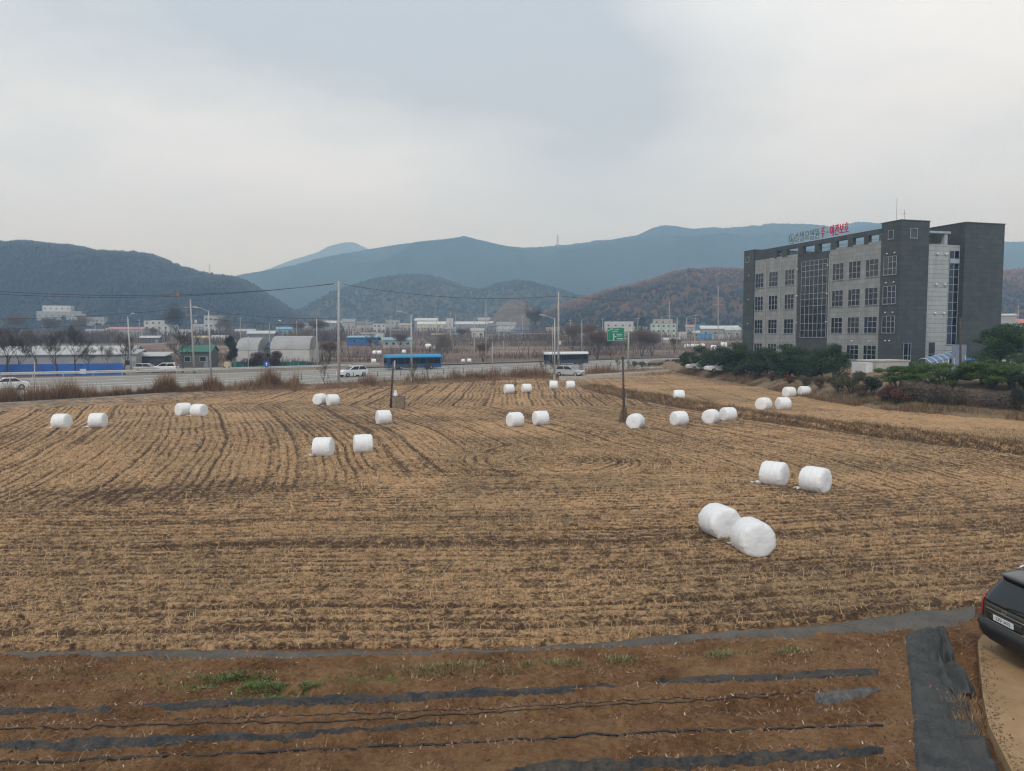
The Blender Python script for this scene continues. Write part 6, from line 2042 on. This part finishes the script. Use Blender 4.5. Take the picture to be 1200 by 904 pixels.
for px, py, sc, lab in ((483, 448, 1.0, 'young bare tree at the road edge below the street lamp at the bus'), (503, 446.8, .9, 'young bare tree at the road edge right of that lamp'), (381, 451.5, .9, 'young bare tree at the road edge left of the tallest pole'), (650, 441.5, .95, 'young bare tree at the foot of the centre street lamp'), (637, 441.7, .8, 'young bare tree left of the centre street lamp'), (682, 440.0, .9, 'young bare tree right of the pale jeep'), (723, 437.5, .8, 'young bare tree left of the road sign post')):
    YOUNG.put(lab, 'bare tree', G(px, py, .42), rnd.uniform(0, 6), sc)
# evergreen and maples
def cone_tree(seed, h, w_, stops, leaves, name='evergreen_tree', low=.3):
    def make():
        rnd = random.Random(seed)
        root = bpy.data.objects.new(name, None); COL.objects.link(root)
        mb, cl = MB(), []
        mb.tube([(0, 0, -.2), (.05, 0, h * .5), (0, 0, h)], [.2, .14, .03], 7, cap=False)
        for k in range(30):
            f = low + (1 - low) * k / 30
            a = rnd.uniform(0, 2 * PI); q = w_ * math.sin(PI * min(1, (f - low) / (1 - low) * .8 + .18)) * rnd.uniform(.3, .85)
            c_ = Vector((math.cos(a) * q, math.sin(a) * q, f * h))
            mb.tube([(0, 0, c_.z - .3), tuple(c_)], [.05, .02], 4, cap=False)
            cl.append((tuple(c_), (w_ * .34, w_ * .34, h * .085)))
        mb.build('trunk', barkd, root, smooth=True)
        leafmesh('crown', cl, leaves, h * .022, stops, root, seed, needle=True)
        return root
    return make
EV = Kind(cone_tree(41, 6.4, 1.9, [(0, (.018, .026, .022)), (.5, (.035, .045, .036)), (1, (.06, .07, .055))], 8000))
EV.put('dark rounded evergreen tree left of the arched warehouses', 'evergreen tree', B2(271, 431), 1)
CON = Kind(cone_tree(42, 8, 1.9, DGRN, 3000, low=.08))
for px, py, sc, lab in ((697, 394.5, .9, 'small dark conifer among the houses at centre right'), (398, 399, 1.3, 'dark conifer behind the tallest pole'), (309, 391, .9, 'left dark conifer before the long pale green hall'), (299, 391, 1.0, 'middle dark conifer before the long pale green hall'), (318, 391, .8, 'right dark conifer before the long pale green hall'), (752, 397, 1.6, 'broad dark conifer left of the pale green flats')):
    CON.put(lab, 'evergreen tree', B2(px, py), rnd.uniform(0, 6), sc if px != 752 else (2.2, 2.2, 1.5))
MAP = Kind(shrub(44, 2.2, 3.4, 5200, [(0, (.030, .016, .020)), (.5, (.06, .034, .036)), (1, (.095, .055, .052))], .14, 'maple_tree', 'crown'))
for px, py, sc, lab in ((297, 432, 1.0, 'left dark purple maple before the arched warehouses'), (320, 431.5, 1.05, 'right dark purple maple before the arched warehouses')):
    MAP.put(lab, 'maple tree', B2(px, py), rnd.uniform(0, 6), sc)
SHB = Kind(shrub(46, 1.3, 1.3, 900, BROWN, .16, 'roadside_bush', 'twigs'))
for k, (px, py) in enumerate(((742, 430.5), (752, 430.2), (766, 429.6), (783, 428.6), (792, 428.2), (774, 429.3), (760, 430))):
    SHB.put(('dark brown low bush on the road edge right of the sign post', 'second low bush right of the sign post', 'middle low bush of the row at the road edge', 'left one of the two rounder low bushes near the pines', 'right one of the two rounder low bushes near the pines', 'low bush left of the two rounder bushes near the pines', 'third low bush right of the sign post')[k], 'bush', G(px, py, .5), k, (.9, .8, .6, .95, .95, .6, .6)[k], 'low bushes along the road edge')

# ------------------------------------------------------------------ the village beyond the road
def roofmat(c): return M('roof_%d_%d_%d' % tuple(int(q * 100) for q in c), c, .6, var=.14, scale=.35)
def wallmat(c): return M('wall_%d_%d_%d' % tuple(int(q * 100) for q in c), c, .8, var=.12, scale=.25)
W1, W2, W3, GRY, DKG = (.47, .47, .46), (.33, .33, .32), (.38, .35, .31), (.22, .23, .24), (.12, .125, .13)
def house(px0, px1, pyt, pyb, label, roof, wl, kind='gable', nwin=5, depth=None, storeys=1, name='house', d=None, cat='building'):
    if d is None:
        p0 = B2((px0 + px1) / 2, pyb)
    else:
        p0 = WD((px0 + px1) / 2, pyb, d)
    d_ = p0.y
    W_ = (px1 - px0) * d_ / FPX
    H_ = (pyb - pyt) * d_ / FPX
    D_ = depth or max(6.0, min(16, W_ * .6))
    t = thing(name, label, cat, p0, -math.atan2(p0.x, p0.y) * .5)
    rh = {'gable': .28, 'flat': .05, 'arch': .45, 'mono': .18}[kind] * H_
    wh = H_ - rh
    MB().box2((-W_ / 2, 0, -1.5), (W_ / 2, D_, wh)).build('wall', wallmat(wl), t)
    rm = roofmat(roof)
    ov = .35
    mb = MB()
    if kind == 'gable':
        mb.prism([(-ov, wh), (D_ / 2, H_), (D_ + ov, wh), (D_ + ov, wh + .12), (D_ / 2, H_ + .14), (-ov, wh + .12)], 'x', -W_ / 2 - ov, W_ / 2 + ov)
        for gx in (-W_ / 2, W_ / 2):
            MB().prism([(0, wh), (D_, wh), (D_ / 2, H_)], 'x', gx - .04, gx + .04).build('gable_end', wallmat(wl), t)
    elif kind == 'arch':
        pr = [(D_ / 2 - (D_ / 2 + .1) * math.cos(PI * k / 14), wh + rh * math.sin(PI * k / 14)) for k in range(15)]
        mb.prism(pr, 'x', -W_ / 2 - .1, W_ / 2 + .1)
    elif kind == 'mono':
        mb.prism([(-ov, wh + .02), (D_ + ov, H_), (D_ + ov, H_ + .14), (-ov, wh + .16)], 'x', -W_ / 2 - ov, W_ / 2 + ov)
    else:
        mb.box2((-W_ / 2 - .15, -.15, wh), (W_ / 2 + .15, D_ + .15, H_))
    mb.build('roof', rm, t)
    sh = wh / storeys
    for s in range(storeys):
        for k in range(nwin):
            cx = -W_ / 2 + (k + .5) * W_ / nwin
            ww = min(1.3, W_ / nwin * .42); hh = min(1.1, sh * .36)
            z0 = s * sh + sh * .38
            o = MB().box2((cx - ww / 2, -.06, z0), (cx + ww / 2, -.003, z0 + hh)).build('window', frame, t)
            MB().box2((cx - ww / 2 + .08, -.075, z0 + .08), (cx + ww / 2 - .08, -.062, z0 + hh - .08)).build('pane', glass, o)
    if nwin and kind != 'flat':
        MB().box2((W_ * .28, -.05, -.3), (W_ * .28 + min(2.4, W_ * .15), -.004, min(2.3, wh * .75))).build('door', wallmat(GRY), t)
    return t
BLUE, TEAL, GREENR, REDR, PALEG = (.05, .20, .42), (.16, .34, .38), (.02, .13, .08), (.38, .10, .09), (.42, .50, .42)
house(-62, 144, 407, 441, 'long grey roofed warehouse behind the blue fence', (.40, .41, .41), (.26, .27, .28), 'gable', 0, 18, name='warehouse', d=158)
house(143, 159, 411, 436, 'small pale shed at the right end of the grey warehouse', W2, W2, 'mono', 1, 7, name='shed', d=160)
house(158, 192, 414.5, 434, 'open dark shed with pale sheet roof behind the parked van', (.42, .42, .41), (.055, .055, .058), 'mono', 0, 8, name='shed', d=166)
house(212, 246, 406, 431, 'shed with bright green roof left of the street lamp', GREENR, (.10, .095, .09), 'gable', 2, 9, name='shed')
house(278, 302, 396, 428, 'left arched warehouse with pale lower wall', (.30, .30, .30), (.52, .51, .49), 'arch', 0, 20, name='warehouse')
house(318, 362, 394, 428.5, 'right arched warehouse with white front rim', (.30, .295, .29), (.50, .49, .47), 'arch', 0, 20, name='warehouse')
house(298, 320, 402, 426, 'dark blue roofed link building between the arched warehouses', (.06, .10, .17), (.34, .34, .34), 'gable', 2, 10, name='warehouse')
house(407, 441, 394, 405, 'bright blue walled workshop with two round white marks', (.20, .36, .46), (.03, .11, .30), 'mono', 2, 10, name='workshop')
house(441, 449, 390, 404, 'small white annex right of the blue workshop', W2, W1, 'flat', 1, 8)
house(449, 482, 396, 407.5, 'low pale walled house with teal roof left of the road lamp', TEAL, W2, 'gable', 4, 9)
house(290, 321, 388, 400, 'white arched roof hall above the dark blue link building', W1, (.16, .17, .18), 'gable', 0, 12, name='hall')
house(276, 298, 386, 396, 'grey blue shed roof left of the white roof hall', (.36, .40, .43), GRY, 'gable', 0, name='shed')
house(265, 327, 375, 386, 'long pale green industrial hall below the dark left hill', (.42, .47, .42), (.46, .50, .42), 'gable', 8, name='hall')
house(324, 345, 383.5, 393, 'small light blue roofed shed right of the white roof hall', (.15, .32, .46), (.22, .30, .36), 'gable', 2, name='shed')
house(240, 261, 370, 393, 'pale grey three storey flats behind the twiggy trees', W2, (.40, .42, .43), 'flat', 4, storeys=3, name='apartment_building')
house(170, 197, 375.5, 393, 'white three storey house with stepped roof at left', (.42, .44, .45), W1, 'flat', 4, storeys=3)
house(128, 166, 383.5, 394, 'low house with pinkish red roof left of the white stepped house', (.36, .17, .16), W2, 'gable', 4)
house(124, 136, 385, 394, 'small white domed greenhouse left of the pinkish roof', W1, W2, 'arch', 0, name='greenhouse')
house(206, 226, 386, 395, 'row of white signboard fronts left of the left utility pole', W1, W1, 'flat', 3)
house(165, 186, 394, 402, 'small dark walled barn with pale roof on the brown slope', (.45, .45, .44), (.10, .09, .085), 'gable', 1, name='barn')
house(226, 240, 380, 392, 'narrow grey house between the signboards and the flats', GRY, W2, 'gable', 2)
house(377, 404, 376, 386, 'long white roof just left of the tallest pole', W1, GRY, 'gable', 3, name='hall')
house(401, 416, 374, 388, 'grey house right of the tallest pole', GRY, W2, 'gable', 3)
house(418, 438, 377, 390, 'dark roofed house left of the white three window house', DKG, W3, 'gable', 4)
house(437, 452, 379, 391, 'white house of two storeys left of the cream factory', GRY, W1, 'flat', 3, storeys=2)
house(452, 468, 375, 388, 'grey white block at the foot of the wooded hill', GRY, W2, 'flat', 3, storeys=2)
house(486, 513, 373, 384, 'pale blue roofed hall behind the cream factory', (.44, .49, .50), GRY, 'gable', 4, name='hall')
house(489, 522, 377, 389.5, 'cream factory with low pitched pale roof and many windows', (.50, .52, .46), (.48, .46, .38), 'gable', 9, name='factory')
house(523, 531, 373, 386, 'small white hut on the slope right of the cream factory', W1, W1, 'flat', 1)
house(533, 578, 377, 389, 'long shed with white edged roof left of the terraced hill', W1, (.24, .26, .28), 'gable', 5, name='shed')
house(552, 567, 385, 396, 'small white house before the long white edged shed', W2, W1, 'gable', 2)
house(572, 583, 379, 392, 'dark gabled house beside the thin taller pole', DKG, (.20, .19, .20), 'gable', 2)
house(582, 604, 377.5, 392, 'pale villa with bright windows at the foot of the terraced hill', GRY, W1, 'gable', 4)
house(600, 646, 374.5, 384, 'long white roofed hall behind the big bare tree', W1, W2, 'gable', 6, name='hall')
house(603, 620, 384, 395, 'house with blue dark walls left of the big bare tree', (.10, .12, .20), (.16, .17, .24), 'gable', 2)
house(655, 682, 374.5, 385, 'long white roofed hall right of the tall centre pole', W1, GRY, 'gable', 4, name='hall')
house(683, 718, 374, 389, 'pale two storey house behind the road sign, reddish top', (.38, .25, .24), W2, 'gable', 4, storeys=2)
house(686, 694, 383, 390, 'small red roofed hut left of the dark conifer', REDR, W2, 'gable', 1, name='hut')
house(709, 742, 377, 393.5, 'white walled house with flat pale roof behind the road sign', W1, W1, 'flat', 4, storeys=2)
house(727, 741, 386, 395.5, 'white house gable right behind the road sign', W1, W2, 'gable', 2)
house(763, 792, 379, 397, 'pale green block of flats with stepped front', (.30, .29, .24), PALEG, 'flat', 5, storeys=3, name='apartment_building')
house(766, 788, 374, 381, 'tan terraced house above the pale green flats', (.28, .22, .16), W3, 'flat', 3, d=560)
house(795, 804, 389, 397, 'white boxy truck sized shed between the facing street lamps', W1, W1, 'flat', 0, name='shed')
house(817, 826, 380, 394, 'tall blue panel left of the grey depot', (.06, .22, .38), (.06, .22, .38), 'flat', 0, name='shed')
house(822, 866, 382, 395, 'grey depot with pale roof left of the office block', (.50, .50, .49), (.26, .27, .29), 'gable', 4, name='depot')
house(812, 820, 388, 396, 'small pale green gabled house left of the blue panel', (.40, .46, .44), W2, 'gable', 1)
house(850, 868, 384, 396, 'pale green roofed shed touching the office block edge', (.36, .46, .42), W2, 'gable', 2, name='shed')
house(820, 834, 391.5, 397.5, 'bright blue covered stack before the grey depot', (.05, .30, .60), (.05, .28, .56), 'flat', 0, name='tarpaulin_stack')
house(834, 856, 392, 397.5, 'white covered stack right of the bright blue one', W1, W1, 'flat', 0, name='tarpaulin_stack')
house(1191, 1215, 374, 392, 'house with orange red roof behind the big pine at the right edge', (.46, .15, .08), W2, 'gable', 2)
house(1172, 1190, 368, 376, 'pale roof low behind the big pine at right', (.45, .45, .43), W2, 'gable', 0, d=320)
def hill_d(px, py):
    X, Y, Z, S = HILLS['wooded_ridge']
    for d in range(600, 1000, 6):
        p_ = WD(px, py, d)
        k = np.argmin((X - p_.x) ** 2 + (Y - p_.y) ** 2)
        if Z.ravel()[k] > p_.z:
            return d - 8
    return 620
# temple-like white buildings up on the left hillside
house(52, 81, 358.5, 371, 'large white hall with wide flat roof high on the left hillside', (.55, .57, .58), W1, 'flat', 5, d=hill_d(66, 371), storeys=2, name='hall')
house(46, 92, 365, 374, 'white lower wing below the large hillside hall', W1, W2, 'flat', 7, d=hill_d(69, 374), name='hall')
house(84, 98, 368, 378, 'white stepped building right of the hillside hall', W1, W1, 'flat', 3, d=hill_d(91, 378))
house(97, 121, 372, 380, 'row of low white buildings at the end of the hillside group', W1, W2, 'flat', 5, d=hill_d(109, 380))
house(45, 70, 394, 400, 'low pale shed just above the grey warehouse roof', W2, W3, 'gable', 0, name='shed')
# orchard frames and greenhouses
def frames(px0, px1, pyt, pyb, label, n=9):
    p0 = B2((px0 + px1) / 2, pyb); d_ = p0.y
    W_, H_ = (px1 - px0) * d_ / FPX, (pyb - pyt) * d_ / FPX
    t = thing('open_greenhouse', label, 'greenhouse', p0)
    MB().box2((-W_ / 2, -.05, H_ - .25), (W_ / 2, 9, H_)).build('roof', roofmat((.36, .40, .40)), t)
    MB().box2((-W_ / 2, 3, H_ * .45), (W_ / 2, 3.1, H_ * .6)).build('rail', wallmat(W2), t)
    for k in range(n):
        MB().box((-W_ / 2 + (k + .5) * W_ / n, 0, H_ / 2 - .3), (.22, .22, H_ - .15)).build('post', wallmat(W3), t)
frames(571, 604, 392.5, 399, 'open sided pale greenhouse left of the big bare tree')
frames(600, 650, 391, 400, 'wide open sided greenhouse with green grey roof before the big bare tree', 11)
house(655, 690, 399.5, 404.5, 'low dark long shed in the brown thicket', (.26, .24, .23), (.13, .11, .10), 'gable', 0, name='shed')
# fences
t = thing('blue_fence', 'long bright blue site fence before the grey warehouse', 'fence')
a, b_ = G(-90, 442, 0), G(145, 439, 0)
for k in range(24):
    q0, q1 = Vector(a).lerp(b_, k / 24), Vector(a).lerp(b_, (k + .985) / 24)
    MB().prism([(q0.x, q0.y), (q1.x, q1.y), (q1.x + .01, q1.y + .06), (q0.x + .01, q0.y + .06)], 'z', -.3, 1.95).build('fence_panel', M('fence_blue', (.025, .115, .42), .5, var=.15, scale=.3), t)
nt_ = MB().box(G(102.5, 438.8, .9) + Vector((0, -1.2, .5)), (.9, .05, .75)).build('notice_board', M('notice_grey', (.45, .47, .48), .6)); tag(nt_, 'pale square notice board on the blue fence', 'notice board')
t = thing('net_fence', 'low dark green net fence before the arched warehouses', 'fence')
a, b_ = B2(266, 431.5), B2(368, 430)
for k in range(11):
    q0, q1 = a.lerp(b_, k / 11), a.lerp(b_, (k + .98) / 11)
    MB().prism([(q0.x, q0.y), (q1.x, q1.y), (q1.x, q1.y + .05), (q0.x, q0.y + .05)], 'z', -.3, 1.15 + .15 * math.sin(k * 1.7)).build('net_panel', M('net_green', (.02, .11, .10), .8, var=.3, scale=1), t)
    MB().tube([(q0.x, q0.y - .05, -.2), (q0.x, q0.y - .05, 1.5)], .04, 5).build('post', steel, t)
# vehicles by the shed
car_at(K_suvw, 191, 436.6, .0, math.radians(185), 'white van parked by the dark open shed at left', 1.05)
car_at(K_sils, 172, 436.8, .0, math.radians(5), 'grey vehicle parked left of the white van at the dark shed')
p0 = B2(267, 433)
t = thing('hay_cart', 'small cream coloured box cart beside the rounded evergreen', 'cart', p0)
MB().box2((-.6, -.5, .3), (.6, .5, 1.5)).build('cart_box', M('cart_cream', (.48, .42, .30), .7), t, bevel=.04)
for s in (-1, 1):
    MB().tube([(s * .45, -.55, .3), (s * .45, -.45, .3)], .28, 12).build('wheel', rubber, t)
# far white bales and wrapped heaps
for px, py, sc, lab in ((439.5, 416, 1.2, 'left one of two tiny white bales behind the blue bus'), (444.8, 416, 1.2, 'right one of two tiny white bales behind the blue bus'), (438, 426, 1.0, 'tiny white bale just left of the blue bus'), (502, 410, 1.9, 'white heap above the right half of the blue bus'), (508.5, 409.5, 1.2, 'smaller white heap right of the one above the blue bus'), (473.5, 414.5, 1.1, 'tiny white bale above the middle of the blue bus'), (805, 408, 1.4, 'tiny far white bale right of the facing lamps, first of its row'), (811, 408, 1.4, 'tiny far white bale, second of the row by the pines'), (817, 408, 1.4, 'tiny far white bale, third of the row by the pines'), (823, 407.5, 1.4, 'tiny far white bale, fourth of the row by the pines'), (836, 411, 1.7, 'tiny far white bale above the pines left of the wide armed pole'), (848, 408, 2.0, 'far white wrapped heap right of the wide armed pole'), (543, 425, .8, 'low white heap at the far road edge, left of two'), (550, 425, .9, 'low white heap at the far road edge, right of two')):
    BK[1].put(lab, 'silage bale', B2(px, py), rnd.uniform(-.5, .5), sc)

# brush, hedgerows and thickets all over the valley floor
rng = np.random.default_rng(71)
n = 190000
y = 165 + 520 * rng.uniform(0, 1, n) ** 1.5
x = rng.uniform(-.80, .45, n) * y
den = fbm(x / 26, y / 9, 12, 4)
k = den > .50
x, y, den = x[k], y[k], den[k]
far_ok = y > np.interp(x, RF[:, 0], RF[:, 1]) + 6
x, y, den = x[far_ok], y[far_ok], den[far_ok]
gx_, gy_ = [], []
for px_, py_, n_, sp_ in ((20, 402, 2600, 30), (75, 402, 2600, 28), (115, 401, 900, 12), (250, 399, 900, 14), (-60, 403, 2500, 40), (352, 400, 700, 12), (378, 400, 700, 12), (690, 405, 1500, 22), (640, 400, 900, 14), (760, 401, 900, 14)):
    for q_ in rng.normal(0, sp_, n_):
        p_ = B2(px_ + q_, py_)
        gx_.append(p_.x); gy_.append(p_.y + rng.uniform(-8, 14))
x, y, den = np.r_[x, gx_], np.r_[y, gy_], np.r_[den, np.full(len(gx_), .78)]
n = len(x)
hh = (den - .46) * 8 * rng.uniform(.4, 1.3, n) * (.5 + y / 420) * (1 + .45 * sstep(260, 420, y))
v_, f_, t_ = blades(np.stack([x, y, zg(y) - .1], 1), hh, hh * rng.uniform(.04, .10, n), rng.uniform(.0, 1.15, n), rng=rng)
pt = np.repeat(fbm(x / 18, y / 12, 19, 2), 4)
tag(arr_obj('brush', v_, f_, tintmat('brush_twigs', [(0, (.065, .05, .042)), (.3, (.11, .08, .068)), (.55, (.15, .105, .085)), (.8, (.20, .145, .105)), (1, (.09, .085, .05))], .95), attrs={'tint': ('FLOAT', np.clip(t_ * .5 + pt * .9 - .2, 0, 1))}),
    'brown leafless brush and hedgerows scattered over the valley floor', 'brush', kind='stuff')
# more roofs of the village, each its own house
MORE = [
    (100, 122, 386, 394.5, 'low grey roofed house at the left foot of the dark hill', GRY, W3, 'gable', 3), (140, 152, 378.5, 387, 'small pale house above the pinkish roof', W2, W2, 'gable', 2),
    (197, 208, 381, 391, 'narrow white house right of the stepped white house', W2, W1, 'flat', 2), (228, 243, 394, 402, 'low yellowish shed behind the green roof', (.42, .36, .20), W3, 'gable', 2),
    (248, 266, 393, 401, 'pale greenhouse tunnel left of the rounded evergreen', W1, W2, 'arch', 0), (345, 361, 379, 389, 'grey house right of the light blue shed roof', GRY, W2, 'gable', 3),
    (362, 378, 382, 391.5, 'dark roofed house left of the long white roof', DKG, W3, 'gable', 2), (408, 422, 384.5, 393, 'brown roofed house above the bright blue workshop', (.22, .15, .12), W3, 'gable', 2),
    (424, 440, 390, 398, 'long low grey shed right above the blue workshop', GRY, W3, 'gable', 3), (468, 482, 379, 389, 'tan house left of the cream factory', (.30, .26, .22), W3, 'gable', 3),
    (455, 470, 386, 394.5, 'small dark barn below the grey white block', DKG, (.16, .15, .14), 'gable', 1), (520, 534, 384, 392, 'grey house below the small white hut', GRY, W2, 'gable', 2),
    (506, 520, 391, 398, 'low brown shed below the cream factory', (.24, .18, .14), (.20, .17, .14), 'gable', 1), (530, 546, 390.5, 397.5, 'long dark low shed below the white edged shed', DKG, (.18, .16, .15), 'gable', 2),
    (560, 574, 372.5, 381, 'pale house above the white edged shed', W2, W2, 'gable', 3), (584, 600, 387, 394, 'grey roof just above the left open greenhouse', GRY, GRY, 'gable', 2),
    (622, 640, 380, 389, 'pale grey shed behind the big bare tree', W2, GRY, 'gable', 3), (640, 656, 384, 393, 'brown roofed house right of the big bare tree', (.25, .17, .14), W3, 'gable', 2),
    (660, 676, 386, 394.5, 'white walled low house left of the red roofed hut', GRY, W1, 'gable', 3), (672, 686, 391, 399, 'grey barn above the brown thicket', GRY, (.28, .26, .24), 'gable', 1),
    (693, 710, 388, 396, 'low tan house left of the green sign panel', (.33, .27, .22), W3, 'gable', 3), (743, 758, 383, 392, 'grey roofed house left of the pale green flats', GRY, W2, 'gable', 3),
    (746, 762, 393, 400, 'pale shed right of the sign post', W2, W2, 'gable', 1), (778, 797, 396, 402.5, 'long low white greenhouse below the pale green flats', W1, W2, 'arch', 0),
    (804, 814, 381, 391, 'pinkish house left of the blue panel', (.34, .20, .18), W2, 'gable', 2), (838, 852, 376, 385, 'pale house above the grey depot', W2, W1, 'gable', 3)]
for a in MORE:
    house(*a)
